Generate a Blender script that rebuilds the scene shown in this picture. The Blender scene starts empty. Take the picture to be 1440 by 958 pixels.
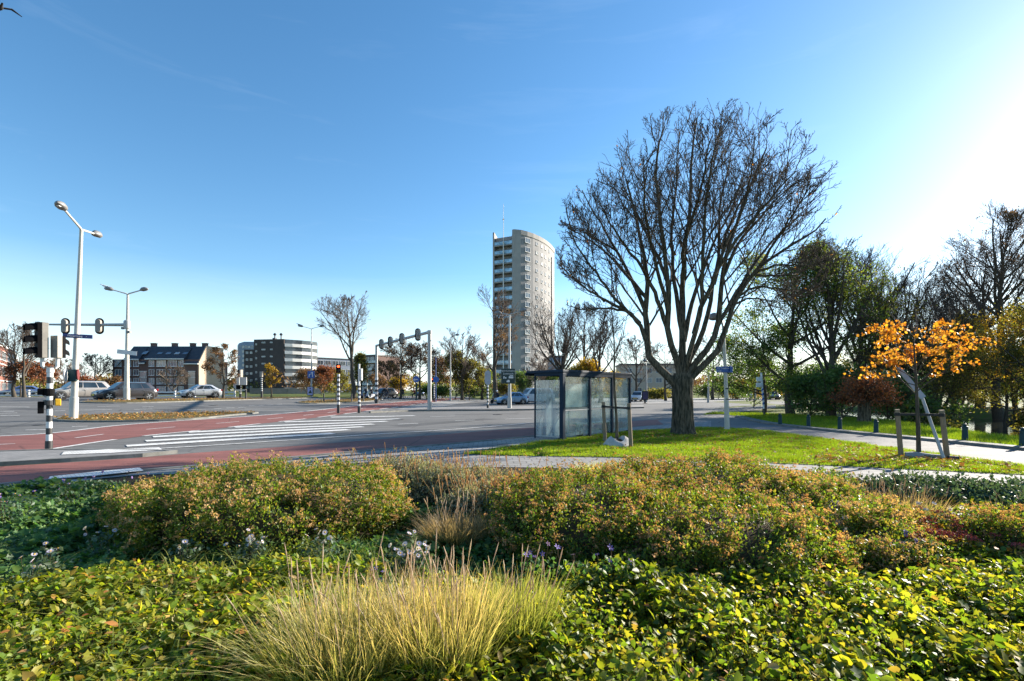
import bpy, bmesh, math, random
import numpy as np
from mathutils import Vector, Matrix
random.seed(7)
RNG = np.random.default_rng(11)
sc = bpy.context.scene
col = sc.collection
R = math.radians
# ------------------------------------------------------------------ camera
F, CX, HY, EYE = 680.0, 720.0, 549.0, 1.70
cam = bpy.data.cameras.new("camera"); cam.sensor_width = 36.0; cam.lens = F/1440*36.0
cam.shift_y = (HY-479.0)/1440.0; cam.clip_end = 9000; cam.clip_start = 0.05
camo = bpy.data.objects.new("camera", cam); col.objects.link(camo)
camo.location = (0, 0, EYE); camo.rotation_euler = (R(90), 0, 0); sc.camera = camo
# ------------------------------------------------------------------ sky, sun, exposure
SUN_AZ, SUN_EL = 57.0, 20.0          # degrees right of the view axis, degrees up
w = bpy.data.worlds.new("World"); sc.world = w; w.use_nodes = True
nt = w.node_tree; nt.nodes.clear()
out = nt.nodes.new("ShaderNodeOutputWorld"); bg = nt.nodes.new("ShaderNodeBackground")
sky = nt.nodes.new("ShaderNodeTexSky"); sky.sky_type = 'NISHITA'; sky.sun_disc = False
sky.sun_elevation = R(SUN_EL); sky.sun_rotation = R(SUN_AZ)
sky.air_density = 1.0; sky.dust_density = 0.21; sky.ozone_density = 2.0; sky.altitude = 0
tc = nt.nodes.new("ShaderNodeTexCoord"); mp = nt.nodes.new("ShaderNodeMapping")
mp.inputs['Rotation'].default_value = (R(6), R(14), R(-40)); mp.inputs['Scale'].default_value = (1.1, 3.2, 14.0)
nz = nt.nodes.new("ShaderNodeTexNoise"); nz.inputs['Scale'].default_value = 1.7; nz.inputs['Detail'].default_value = 7; nz.inputs['Roughness'].default_value = .62
nz.inputs['Distortion'].default_value = .6
rp = nt.nodes.new("ShaderNodeValToRGB"); rp.color_ramp.elements[0].position = .55; rp.color_ramp.elements[1].position = .9
rp.color_ramp.elements[0].color = (0, 0, 0, 1); rp.color_ramp.elements[1].color = (.05, .05, .05, 1)
mx = nt.nodes.new("ShaderNodeMix"); mx.data_type = 'RGBA'
mx.inputs[7].default_value = (7.5, 8.0, 8.6, 1)
nt.links.new(tc.outputs['Generated'], mp.inputs[0]); nt.links.new(mp.outputs[0], nz.inputs[0]); nt.links.new(nz.outputs[0], rp.inputs[0])
hs = nt.nodes.new("ShaderNodeHueSaturation"); hs.inputs['Saturation'].default_value = 1.24; hs.inputs['Hue'].default_value = .497; nt.links.new(sky.outputs[0], hs.inputs['Color'])
nt.links.new(rp.outputs[0], mx.inputs[0]); nt.links.new(hs.outputs[0], mx.inputs[6])
sx = nt.nodes.new("ShaderNodeSeparateXYZ"); nt.links.new(tc.outputs['Generated'], sx.inputs[0])
hr = nt.nodes.new("ShaderNodeValToRGB"); hr.color_ramp.elements[0].position = 0.0; hr.color_ramp.elements[1].position = .22
hr.color_ramp.elements[0].color = (.62, .62, .62, 1); hr.color_ramp.elements[1].color = (0, 0, 0, 1); nt.links.new(sx.outputs[2], hr.inputs[0])
mh = nt.nodes.new("ShaderNodeMix"); mh.data_type = 'RGBA'; mh.inputs[7].default_value = (5.0, 5.75, 6.8, 1)      # thin pale cloud veil low over the horizon
nt.links.new(hr.outputs[0], mh.inputs[0]); nt.links.new(mx.outputs[2], mh.inputs[6]); nt.links.new(mh.outputs[2], bg.inputs[0]); bg.inputs[1].default_value = 0.086
nt.links.new(bg.outputs[0], out.inputs[0])
sl = bpy.data.lights.new("sun", 'SUN'); sl.energy = 5.0; sl.angle = R(.6); sl.color = (1, .91, .78)
so = bpy.data.objects.new("sun", sl); col.objects.link(so)
sd = Vector((math.sin(R(SUN_AZ))*math.cos(R(SUN_EL)), math.cos(R(SUN_AZ))*math.cos(R(SUN_EL)), math.sin(R(SUN_EL))))
so.rotation_euler = sd.to_track_quat('Z', 'Y').to_euler(); so.location = sd*200
sc.view_settings.view_transform = 'Standard'; sc.view_settings.look = 'None'
sc.view_settings.exposure = 1.5; sc.view_settings.gamma = 1; sc.view_settings.use_curve_mapping = False
cy = sc.cycles; cy.max_bounces = 8; cy.transparent_max_bounces = 12; cy.caustics_reflective = False; cy.caustics_refractive = False
try:
    cy.use_denoising = True; cy.denoiser = 'OPENIMAGEDENOISE'
except Exception: pass

# ------------------------------------------------------------------ terrain and projection
def sstep(t):
    t = np.clip(t, 0, 1); return t*t*(3-2*t)
def gz(x, y):
    x = np.asarray(x, float); y = np.asarray(y, float)
    z = .85*np.clip((-x-8)/27, 0, 1)*sstep((y-14)/28)
    e = 17.6+np.maximum(0, y-18)*.36
    z = z-2.2*sstep((x-e)/3.2)*sstep((41-x+y*.05)/5)*sstep((y-9)/3)*sstep((75-y)/8)
    return z
def g0(x, y): return float(gz(x, y))
def W(px, py, D): return Vector(((px-CX)/F*D, D, EYE+(HY-py)/F*D))
def at(px, D):
    x = (px-CX)/F*D; return Vector((x, D, g0(x, D)))
def G(px, py, h=0.0):
    z = h
    for _ in range(40):
        D = (EYE-z)*F/max(py-HY, .6); x = (px-CX)/F*D
        z = z*.5+.5*(g0(x, D)+h) if px < CX else h
    return Vector((x, D, z-h))
def G2(px, py):
    v = G(px, py); return (v.x, v.y)

# ------------------------------------------------------------------ materials
MATS = {}
def newmat(name):
    m = bpy.data.materials.new(name); m.use_nodes = True; MATS[name] = m
    return m, m.node_tree, m.node_tree.nodes['Principled BSDF']
def mix_rgb(n, a, b, f=.5, mode='MIX'):
    x = n.nodes.new("ShaderNodeMix"); x.data_type = 'RGBA'; x.blend_type = mode
    for i, v in ((0, f), (6, a), (7, b)):
        if hasattr(v, 'is_linked') or hasattr(v, 'links'): n.links.new(v, x.inputs[i])
        elif i: x.inputs[i].default_value = (*v[:3], 1)
        else: x.inputs[0].default_value = v
    return x.outputs[2]
def noise(n, scale, detail=4, rough=.6, coord='Object', mscale=None):
    t = n.nodes.new("ShaderNodeTexCoord"); z = n.nodes.new("ShaderNodeTexNoise")
    z.inputs['Scale'].default_value = scale; z.inputs['Detail'].default_value = detail; z.inputs['Roughness'].default_value = rough
    s = t.outputs[coord]
    if mscale:
        q = n.nodes.new("ShaderNodeMapping"); q.inputs['Scale'].default_value = mscale; n.links.new(s, q.inputs[0]); s = q.outputs[0]
    n.links.new(s, z.inputs[0]); return z.outputs[0]
def ramp(n, src, stops):
    r = n.nodes.new("ShaderNodeValToRGB"); e = r.color_ramp.elements
    while len(e) < len(stops): e.new(.5)
    for k, (p, c) in enumerate(stops):
        e[k].position = p; e[k].color = (*((c, c, c) if not hasattr(c, '__len__') else c[:3]), 1)
    n.links.new(src, r.inputs[0]); return r.outputs[0]
def bumpto(n, b, src, strength, dist=.02):
    u = n.nodes.new("ShaderNodeBump"); u.inputs['Strength'].default_value = strength; u.inputs['Distance'].default_value = dist
    n.links.new(src, u.inputs['Height']); n.links.new(u.outputs[0], b.inputs['Normal'])
def M(name, c, rough=.6, metal=0.0, c2=None, scale=5, bump=0, spec=.5, coat=0, det=5, lo=.35, hi=.68, mscale=None):
    if name in MATS: return MATS[name]
    m, n, b = newmat(name)
    b.inputs['Roughness'].default_value = rough; b.inputs['Metallic'].default_value = metal
    b.inputs['Specular IOR Level'].default_value = spec; b.inputs['Coat Weight'].default_value = coat
    if c2 is None: c2 = tuple(v*.78 for v in c)
    s = noise(n, scale, det, mscale=mscale)
    n.links.new(ramp(n, s, [(lo, c), (hi, c2)]), b.inputs['Base Color'])
    if bump: bumpto(n, b, noise(n, scale*6, 4), bump)
    return m
def asphalt(name, c, c2, stain, sc_=.35):
    m, n, b = newmat(name); b.inputs['Roughness'].default_value = .82; b.inputs['Specular IOR Level'].default_value = .35
    big = ramp(n, noise(n, sc_, 5, .65), [(.35, c), (.62, c2)])
    fine = ramp(n, noise(n, 45, 3, .8), [(.3, .62), (.7, 1.25)])
    c3 = mix_rgb(n, big, fine, 1.0, 'MULTIPLY')
    tt = n.nodes.new("ShaderNodeTexCoord"); qq = n.nodes.new("ShaderNodeMapping"); qq.inputs['Rotation'].default_value = (0, 0, R(-45)); qq.inputs['Scale'].default_value = (.05, 1.5, 1)
    z2 = n.nodes.new("ShaderNodeTexNoise"); z2.inputs['Scale'].default_value = 1.3; z2.inputs['Detail'].default_value = 4; n.links.new(tt.outputs['Object'], qq.inputs[0]); n.links.new(qq.outputs[0], z2.inputs[0])
    c3 = mix_rgb(n, c3, ramp(n, z2.outputs[0], [(.36, .80), (.60, 1.12)]), 1.0, 'MULTIPLY')
    vo = n.nodes.new("ShaderNodeTexVoronoi"); vo.feature = 'DISTANCE_TO_EDGE'; vo.inputs['Scale'].default_value = .33; n.links.new(tt.outputs['Object'], vo.inputs[0])
    c3 = mix_rgb(n, c3, ramp(n, vo.outputs[0], [(.0, .45), (.012, 1.0)]), .8, 'MULTIPLY')
    st = ramp(n, noise(n, .9, 6, .7, mscale=(1, .35, 1)), [(.56, 0), (.7, 1)])
    f = n.nodes.new("ShaderNodeMath"); f.operation = 'MULTIPLY'; n.links.new(st, f.inputs[0]); f.inputs[1].default_value = .45
    n.links.new(mix_rgb(n, c3, stain, f.outputs[0]), b.inputs['Base Color'])
    bumpto(n, b, noise(n, 60, 3, .8), .25, .01)
    return m
def paver(name, c, c2, mortar, w_=.3, h_=.3, off=.5, rot=0, bump=.3, rough=.85):
    m, n, b = newmat(name); b.inputs['Roughness'].default_value = rough
    t = n.nodes.new("ShaderNodeTexCoord"); q = n.nodes.new("ShaderNodeMapping"); q.inputs['Rotation'].default_value = (0, 0, rot)
    k = n.nodes.new("ShaderNodeTexBrick"); k.offset = off
    k.inputs['Scale'].default_value = 1; k.inputs['Brick Width'].default_value = w_; k.inputs['Row Height'].default_value = h_
    k.inputs['Mortar Size'].default_value = min(w_, h_)*.05; k.inputs['Bias'].default_value = 0
    k.inputs['Color1'].default_value = (*c, 1); k.inputs['Color2'].default_value = (*c2, 1); k.inputs['Mortar'].default_value = (*mortar, 1)
    n.links.new(t.outputs['Object'], q.inputs[0]); n.links.new(q.outputs[0], k.inputs[0])
    v = ramp(n, noise(n, 1.3, 6, .7), [(.3, .72), (.7, 1.12)])
    n.links.new(mix_rgb(n, k.outputs[0], v, 1.0, 'MULTIPLY'), b.inputs['Base Color'])
    return m
def brick(name, c, c2, mortar, axis='XZ', rot=0):
    """brick courses on upright walls: horizontal run from x+y, rows from z"""
    m, n, b = newmat(name); b.inputs['Roughness'].default_value = .88
    t = n.nodes.new("ShaderNodeTexCoord"); s = n.nodes.new("ShaderNodeSeparateXYZ"); a = n.nodes.new("ShaderNodeMath"); q = n.nodes.new("ShaderNodeCombineXYZ")
    n.links.new(t.outputs['Object'], s.inputs[0]); n.links.new(s.outputs[0], a.inputs[0]); n.links.new(s.outputs[1], a.inputs[1])
    n.links.new(a.outputs[0], q.inputs[0]); n.links.new(s.outputs[2], q.inputs[1])
    k = n.nodes.new("ShaderNodeTexBrick"); k.inputs['Scale'].default_value = 1; k.inputs['Brick Width'].default_value = .23; k.inputs['Row Height'].default_value = .07
    k.inputs['Mortar Size'].default_value = .008
    k.inputs['Color1'].default_value = (*c, 1); k.inputs['Color2'].default_value = (*c2, 1); k.inputs['Mortar'].default_value = (*mortar, 1)
    n.links.new(q.outputs[0], k.inputs[0])
    v = ramp(n, noise(n, .5, 6, .7), [(.3, .8), (.7, 1.12)])
    n.links.new(mix_rgb(n, k.outputs[0], v, 1.0, 'MULTIPLY'), b.inputs['Base Color'])
    return m
def leafmat(name, stops, rough=.5, trans=.4, tcol=1.6, spec=.4):
    """stops: colours picked per leaf; part of the light passes through the blade"""
    if name in MATS: return MATS[name]
    m, n, b = newmat(name); b.inputs['Roughness'].default_value = rough; b.inputs['Specular IOR Level'].default_value = spec
    g = n.nodes.new("ShaderNodeNewGeometry")
    c = ramp(n, g.outputs['Random Per Island'], [(i/max(1, len(stops)-1), s) for i, s in enumerate(stops)])
    v = ramp(n, noise(n, 1.6, 3), [(.3, .7), (.7, 1.25)])
    c = mix_rgb(n, c, v, 1.0, 'MULTIPLY')
    n.links.new(c, b.inputs['Base Color'])
    t = n.nodes.new("ShaderNodeBsdfTranslucent")
    tc_ = mix_rgb(n, c, (tcol, tcol*.95, tcol*.45), 1.0, 'MULTIPLY'); n.links.new(tc_, t.inputs[0])
    x = n.nodes.new("ShaderNodeMixShader"); x.inputs[0].default_value = trans
    o = n.nodes['Material Output']
    n.links.new(b.outputs[0], x.inputs[1]); n.links.new(t.outputs[0], x.inputs[2]); n.links.new(x.outputs[0], o.inputs[0])
    return m
def panemat(name, stops, rough=.1):
    m, n, b = newmat(name); b.inputs['Roughness'].default_value = rough; b.inputs['Specular IOR Level'].default_value = .9
    o = n.nodes.new("ShaderNodeObjectInfo"); n.links.new(ramp(n, o.outputs['Random'], stops), b.inputs['Base Color']); return m
def glassmat(name, c=(.02, .025, .03), rough=.05):
    if name in MATS: return MATS[name]
    m, n, b = newmat(name); b.inputs['Roughness'].default_value = rough; b.inputs['Specular IOR Level'].default_value = .9
    b.inputs['Base Color'].default_value = (*c, 1)
    v = ramp(n, noise(n, .8, 2), [(.35, c), (.65, tuple(min(1, k*2.2) for k in c))]); n.links.new(v, b.inputs['Base Color'])
    return m

# ------------------------------------------------------------------ object helpers
def tag(o, label=None, cat=None, group=None, kind=None):
    if label: o['label'] = label
    if cat: o['category'] = cat
    if group: o['group'] = group
    if kind: o['kind'] = kind
    return o
def thing(name, label, cat, loc=(0, 0, 0), rz=0.0, group=None):
    o = bpy.data.objects.new(name, None); o.empty_display_size = .2; col.objects.link(o)
    o.location = loc; o.rotation_euler = (0, 0, rz)
    return tag(o, label, cat, group)
def dup(root, loc=None, rz=None, label=None, group=None, scale=None):
    r = root.copy(); col.objects.link(r)
    if loc is not None: r.location = loc
    if rz is not None: r.rotation_euler = (0, 0, rz)
    if scale is not None: r.scale = scale
    if label: r['label'] = label
    if group: r['group'] = group
    for ch in list(root.children):
        c = ch.copy(); col.objects.link(c); c.parent = r
        for g in list(ch.children):
            d = g.copy(); col.objects.link(d); d.parent = c
    return r
def mesh_np(name, V, faces, mats, parent=None, midx=None, smooth=False):
    """faces: list of int arrays (M,k)"""
    me = bpy.data.meshes.new(name)
    V = np.asarray(V, np.float32).reshape(-1, 3); fl = [np.asarray(f, np.int32) for f in faces if len(f)]
    loops = np.concatenate([f.ravel() for f in fl]); tot = np.concatenate([np.full(len(f), f.shape[1], np.int32) for f in fl])
    st = np.concatenate([[0], np.cumsum(tot)[:-1]]).astype(np.int32)
    me.vertices.add(len(V)); me.vertices.foreach_set("co", V.ravel())
    me.loops.add(len(loops)); me.loops.foreach_set("vertex_index", loops)
    me.polygons.add(len(tot)); me.polygons.foreach_set("loop_start", st)
    try: me.polygons.foreach_set("loop_total", tot)
    except Exception: pass
    for m in (mats if isinstance(mats, (list, tuple)) else [mats]): me.materials.append(m)
    if midx is not None: me.polygons.foreach_set("material_index", np.asarray(midx, np.int32))
    if smooth: me.polygons.foreach_set("use_smooth", np.ones(len(tot), bool))
    me.update(calc_edges=True); me.validate()
    o = bpy.data.objects.new(name, me); col.objects.link(o)
    if parent is not None: o.parent = parent
    return o
class MB:
    def __init__(s): s.v = []; s.f = []; s.m = []
    def add(s, vs, fs, m=0, mat=None):
        k = len(s.v)
        s.v += [tuple(mat @ Vector(p)) for p in vs] if mat is not None else [tuple(p) for p in vs]
        s.f += [tuple(i+k for i in f) for f in fs]; s.m += [m]*len(fs); return s
    def box(s, c, d, m=0, rz=0.0, mat=None):
        x, y, z = (k/2 for k in d)
        vs = [(-x, -y, -z), (x, -y, -z), (x, y, -z), (-x, y, -z), (-x, -y, z), (x, -y, z), (x, y, z), (-x, y, z)]
        T = Matrix.Translation(c) @ Matrix.Rotation(rz, 4, 'Z')
        if mat is not None: T = mat @ T
        return s.add(vs, [(3, 2, 1, 0), (4, 5, 6, 7), (0, 1, 5, 4), (1, 2, 6, 5), (2, 3, 7, 6), (3, 0, 4, 7)], m, T)
    def tube(s, pts, rad, n=10, m=0, caps=True, mat=None):
        pts = [Vector(p) for p in pts]; rad = rad if hasattr(rad, '__len__') else [rad]*len(pts)
        vs = []; fs = []; ref = None
        for i, p in enumerate(pts):
            t = (pts[min(i+1, len(pts)-1)]-pts[max(i-1, 0)]).normalized()
            if ref is None: ref = Vector((0, 0, 1)) if abs(t.z) < .9 else Vector((1, 0, 0))
            a = t.cross(ref).normalized(); b = t.cross(a).normalized()
            for k in range(n):
                q = 2*math.pi*k/n; vs.append(p+(a*math.cos(q)+b*math.sin(q))*rad[i])
        for i in range(len(pts)-1):
            for k in range(n): fs.append((i*n+k, i*n+(k+1) % n, (i+1)*n+(k+1) % n, (i+1)*n+k))
        if caps: fs += [tuple(range(n))[::-1], tuple(range((len(pts)-1)*n, len(pts)*n))]
        return s.add(vs, fs, m, mat)
    def lathe(s, prof, n=16, m=0, c=(0, 0, 0), mat=None):
        vs = []; fs = []
        for r, z in prof:
            for k in range(n):
                q = 2*math.pi*k/n; vs.append((c[0]+r*math.cos(q), c[1]+r*math.sin(q), c[2]+z))
        for i in range(len(prof)-1):
            for k in range(n): fs.append((i*n+k, i*n+(k+1) % n, (i+1)*n+(k+1) % n, (i+1)*n+k))
        fs += [tuple(range(n))[::-1], tuple(range((len(prof)-1)*n, len(prof)*n))]
        return s.add(vs, fs, m, mat)
    def prism(s, poly, z0, z1, m=0, mat=None, mtop=None):
        n = len(poly); vs = [(x, y, z0) for x, y in poly]+[(x, y, z1) for x, y in poly]
        s.add(vs, [(i, (i+1) % n, n+(i+1) % n, n+i) for i in range(n)], m, mat)
        return s.add(vs, [tuple(range(n))[::-1], tuple(range(n, 2*n))], m if mtop is None else mtop, mat)
    def loft(s, rings, m=0, caps=True, mat=None):
        n = len(rings[0]); vs = [p for r in rings for p in r]
        fs = [(i*n+k, i*n+(k+1) % n, (i+1)*n+(k+1) % n, (i+1)*n+k) for i in range(len(rings)-1) for k in range(n)]
        if caps: fs += [tuple(range(n))[::-1], tuple(range((len(rings)-1)*n, len(rings)*n))]
        return s.add(vs, fs, m, mat)
    def build(s, name, mats, parent=None, smooth=False, bevel=0):
        me = bpy.data.meshes.new(name); me.from_pydata(s.v, [], s.f)
        for m in (mats if isinstance(mats, (list, tuple)) else [mats]): me.materials.append(m)
        me.polygons.foreach_set("material_index", s.m)
        bm = bmesh.new(); bm.from_mesh(me); bmesh.ops.recalc_face_normals(bm, faces=bm.faces[:]); bm.to_mesh(me); bm.free()
        if smooth:
            me.polygons.foreach_set("use_smooth", [True]*len(me.polygons))
            if hasattr(me, 'set_sharp_from_angle'): me.set_sharp_from_angle(angle=R(38))
        me.update()
        o = bpy.data.objects.new(name, me); col.objects.link(o)
        if parent is not None: o.parent = parent
        if bevel:
            b = o.modifiers.new("edge", 'BEVEL'); b.width = bevel; b.segments = 2; b.limit_method = 'ANGLE'
        return o
def text(name, body, size, loc, rot, mat, parent, depth=.003, align='CENTER'):
    c = bpy.data.curves.new(name, 'FONT'); c.body = body; c.size = size; c.extrude = depth; c.align_x = align; c.align_y = 'CENTER'
    c.materials.append(mat); o = bpy.data.objects.new(name, c); col.objects.link(o)
    me = bpy.data.meshes.new_from_object(o.evaluated_get(bpy.context.evaluated_depsgraph_get())); bpy.data.objects.remove(o); o = bpy.data.objects.new(name, me); col.objects.link(o); o.location = loc; o.rotation_euler = rot; o.parent = parent
    return o
# ------------------------------------------------------------------ ground sheet, roads, kerbs, markings
def smooth(pts, k=6, closed=False):
    P = [np.array(p, float) for p in pts]; o = []
    n = len(P)
    for i in range(n if closed else n-1):
        a, b, c, d = (P[(i-1) % n] if closed or i > 0 else P[0]), P[i], P[(i+1) % n], (P[(i+2) % n] if closed or i+2 < n else P[-1])
        for j in range(k):
            t = j/k; o.append(tuple(.5*((2*b)+(-a+c)*t+(2*a-5*b+4*c-d)*t*t+(-a+3*b-3*c+d)*t**3)))
    if not closed: o.append(tuple(P[-1]))
    return o
LX = list(range(-36, -6)); LY = list(range(13, 44))
def drape(name, poly, mat, lift=.006, kind='structure', extra=None):
    bm = bmesh.new(); vs = [bm.verts.new((x, y, 0)) for x, y in poly]; bm.faces.new(vs); bm.normal_update()
    bmesh.ops.triangulate(bm, faces=bm.faces[:])
    xs = [p[0] for p in poly]; ys = [p[1] for p in poly]
    for X in LX+(extra[0] if extra else []):
        if min(xs) < X < max(xs): bmesh.ops.bisect_plane(bm, geom=bm.verts[:]+bm.edges[:]+bm.faces[:], plane_co=(X, 0, 0), plane_no=(1, 0, 0), dist=1e-4)
    for Y in LY+(extra[1] if extra else []):
        if min(ys) < Y < max(ys): bmesh.ops.bisect_plane(bm, geom=bm.verts[:]+bm.edges[:]+bm.faces[:], plane_co=(0, Y, 0), plane_no=(0, 1, 0), dist=1e-4)
    for v in bm.verts: v.co.z = g0(v.co.x, v.co.y)+lift
    bmesh.ops.recalc_face_normals(bm, faces=bm.faces[:])
    if sum(f.normal.z for f in bm.faces) < 0: bmesh.ops.reverse_faces(bm, faces=bm.faces[:])
    me = bpy.data.meshes.new(name); bm.to_mesh(me); bm.free(); me.materials.append(mat)
    o = bpy.data.objects.new(name, me); col.objects.link(o)
    if kind: o['kind'] = kind
    return o
def resample(line, step):
    P = [np.array(p, float) for p in line]; o = [P[0]]
    for a, b in zip(P, P[1:]):
        n = max(1, int(np.linalg.norm(b-a)/step))
        o += [a+(b-a)*k/n for k in range(1, n+1)]
    return o
def ribbon_mesh(mb, line, wd, lift, thick=0, m=0, closed=False):
    P = resample(line, 1.0); n = len(P); vs = []
    for i, p in enumerate(P):
        t = P[min(i+1, n-1)]-P[max(i-1, 0)]; t = t/(np.linalg.norm(t)+1e-9); q = np.array((-t[1], t[0]))*wd/2
        for s in (1, -1):
            x, y = p+q*s; vs.append((x, y, g0(x, y)+lift))
    fs = [(2*i, 2*i+2, 2*i+3, 2*i+1) for i in range(n-1)]
    if thick:
        k = len(vs); vs += [(x, y, z-thick) for x, y, z in vs]
        for i in range(n-1):
            fs += [(2*i, k+2*i, k+2*i+2, 2*i+2), (2*i+1, 2*i+3, k+2*i+3, k+2*i+1)]
        fs += [(0, 1, k+1, k), (2*n-2, k+2*n-2, k+2*n-1, 2*n-1)]
    mb.add(vs, fs, m)
def px(pts, k=0):
    if k: pts = smooth(pts, k)
    return [G2(*p) for p in pts]

m_grass = M('ground_grass', (.085, .14, .020), .9, c2=(.15, .125, .05), scale=1.2, bump=.4, spec=.1)
m_asph = asphalt('asphalt', (.125, .122, .115), (.155, .15, .142), (.085, .083, .08))
m_asph2 = asphalt('asphalt_lane', (.135, .135, .14), (.165, .163, .16), (.10, .10, .10))
m_red = asphalt('red_asphalt', (.205, .072, .058), (.25, .092, .074), (.14, .06, .052), .5)
m_conc = paver('concrete_tiles', (.26, .25, .235), (.30, .29, .27), (.15, .145, .135), .3, .3, .5, .75)
m_path = paver('footway_tiles', (.23, .22, .21), (.29, .28, .265), (.11, .105, .10), .3, .3, .5, -.05)
m_brickroad = paver('grey_paving', (.20, .195, .19), (.25, .24, .23), (.12, .115, .11), .21, .105, .5, .3)
m_kerb = M('kerb_concrete', (.22, .215, .20), .85, c2=(.13, .13, .115), scale=3, bump=.15, spec=.3)
m_white = M('road_paint', (.70, .69, .66), .7, c2=(.36, .355, .34), scale=9, det=9, lo=.44, hi=.70, spec=.3)
m_tact = paver('tactile_white', (.70, .69, .66), (.60, .59, .56), (.28, .27, .26), .3, .06, 0, .75)
m_soil = M('soil', (.035, .026, .016), .95, c2=(.06, .045, .028), scale=9, bump=.8, spec=.1)
m_litter = M('leaf_litter_ground', (.16, .105, .05), .95, c2=(.10, .095, .03), scale=14, bump=.6, spec=.1, det=8)

def gridlines(a, b, fine, far):
    c = list(np.arange(a, b+.01, fine)); s = fine; lo, hi = a, b
    while hi < far:
        s *= 1.5; hi += s; lo -= s; c.append(hi); c.insert(0, lo)
    return np.array(c)
gx = gridlines(-60, 70, 1.0, 3000); gy = gridlines(-8, 100, 1.0, 3000)
X, Y = np.meshgrid(gx, gy); Z = gz(X, Y)
nx, ny = len(gx), len(gy); I = np.arange(nx*ny).reshape(ny, nx)
mesh_np('ground', np.stack([X, Y, Z], -1), [np.stack([I[:-1, :-1], I[:-1, 1:], I[1:, 1:], I[1:, :-1]], -1).reshape(-1, 4)], m_grass, smooth=True)['kind'] = 'structure'

# asphalt: crossroads, running from the near cycle track to the far verge
road = [(-75, 9), (-20, 9), (-9.5, 11.6), (0, 20.2), (6.5, 24.2), (9.5, 27.5), (13, 36), (24, 52), (44, 66), (70, 74), (70, 88), (24, 84), (4, 72), (-3, 72), (-6, 84), (-10, 120), (-22, 120), (-24, 70), (-34, 65), (-75, 64)]
drape('road', road, m_asph, .006)
# pale paved corner beyond the crossing, on the right
drape('pavement', px([(592, 578), (640, 569), (668, 565), (760, 566), (900, 568), (1005, 565), (1090, 562), (1090, 560.2), (900, 559.8), (740, 560.8), (640, 561.5), (600, 567.5), (570, 573), (545, 579)]), m_conc, .014)
drape('pavement_refuge', px([(520, 581), (545, 578), (592, 577.5), (700, 577), (745, 576.5), (905, 573.5), (905, 570.5), (745, 572.5), (660, 573), (600, 573.5)]), m_brickroad, .09)
# red cycle track, near
RT_far = [(-60, 661), (0, 657), (100, 651), (200, 644), (290, 636.5), (400, 629), (520, 619.5), (640, 610), (745, 602), (850, 595), (940, 589.5), (1000, 586)]
RT_near = [(-60, 689), (0, 683), (100, 674), (200, 663), (330, 652), (400, 645.5), (520, 634.5), (640, 624.5), (745, 614.5), (850, 604), (940, 597), (1000, 592)]
drape('cycle_track', px(RT_far, 3)+px(RT_near, 3)[::-1], m_red, .014)
# red cycle crossing, farther out
R2_top = [(-80, 619), (0, 614), (42, 612), (90, 608), (160, 599.5), (250, 592.5), (350, 586), (430, 579), (500, 571), (560, 565.6), (600, 562.3), (622, 560.5)]
R2_bot = [(-80, 640), (0, 637), (75, 632), (140, 622), (210, 613), (300, 604), (360, 597), (430, 589.5), (500, 580.5), (560, 572.5), (600, 567), (655, 560.7)]
drape('cycle_crossing', px(R2_top, 3)+px(R2_bot, 3)[::-1], m_red, .014)
# refuge between the two red bands, with its kerb
ref = px([(-60, 641), (0, 639), (60, 637), (130, 636), (200, 637), (245, 638.5), (200, 643), (100, 649.5), (0, 655.5), (-60, 659.5)])
drape('traffic_refuge', ref, m_brickroad, .085)
# footway this side of the cycle track, running behind the planting
FW_near = [(-80, 702), (0, 692), (100, 680), (200, 669), (330, 668), (480, 664), (640, 660), (690, 658), (880, 662), (1000, 665), (1100, 668), (1200, 676), (1300, 687), (1440, 698), (1540, 706), (1900, 735)]
FW_far = [(-80, 691.5), (0, 683.6), (100, 674.6), (200, 663.6), (330, 652.6), (400, 646), (520, 635), (640, 625), (745, 615), (850, 604.5), (940, 597.3), (1000, 592.3), (1030, 597)]
LW_near = [(650, 640), (700, 642), (780, 643.5), (870, 645), (950, 648), (1080, 653), (1200, 658), (1300, 663), (1440, 670), (1560, 677)]
LW_far = [(700, 632), (760, 623), (790, 619.5), (885, 607.5), (945, 604.5), (1000, 602.5), (1060, 605.5), (1130, 614), (1200, 624), (1300, 638), (1440, 656.5), (1560, 673)]
drape('footway', px(FW_near, 2)+px([(1900, 704), (1600, 680), (1560, 677), (1440, 670), (1300, 663), (1200, 658), (1080, 653), (1000, 604), (1000, 592.3), (940, 597.3), (850, 604.5), (745, 615), (640, 625), (520, 635), (400, 646), (330, 652.6), (200, 663.6), (100, 674.6), (0, 683.6), (-80, 691.5)]), m_path, .022)
LAWN = px(LW_near, 3)+px(LW_far, 3)[::-1]
drape('lawn_ground', LAWN, m_grass, .032)
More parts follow.
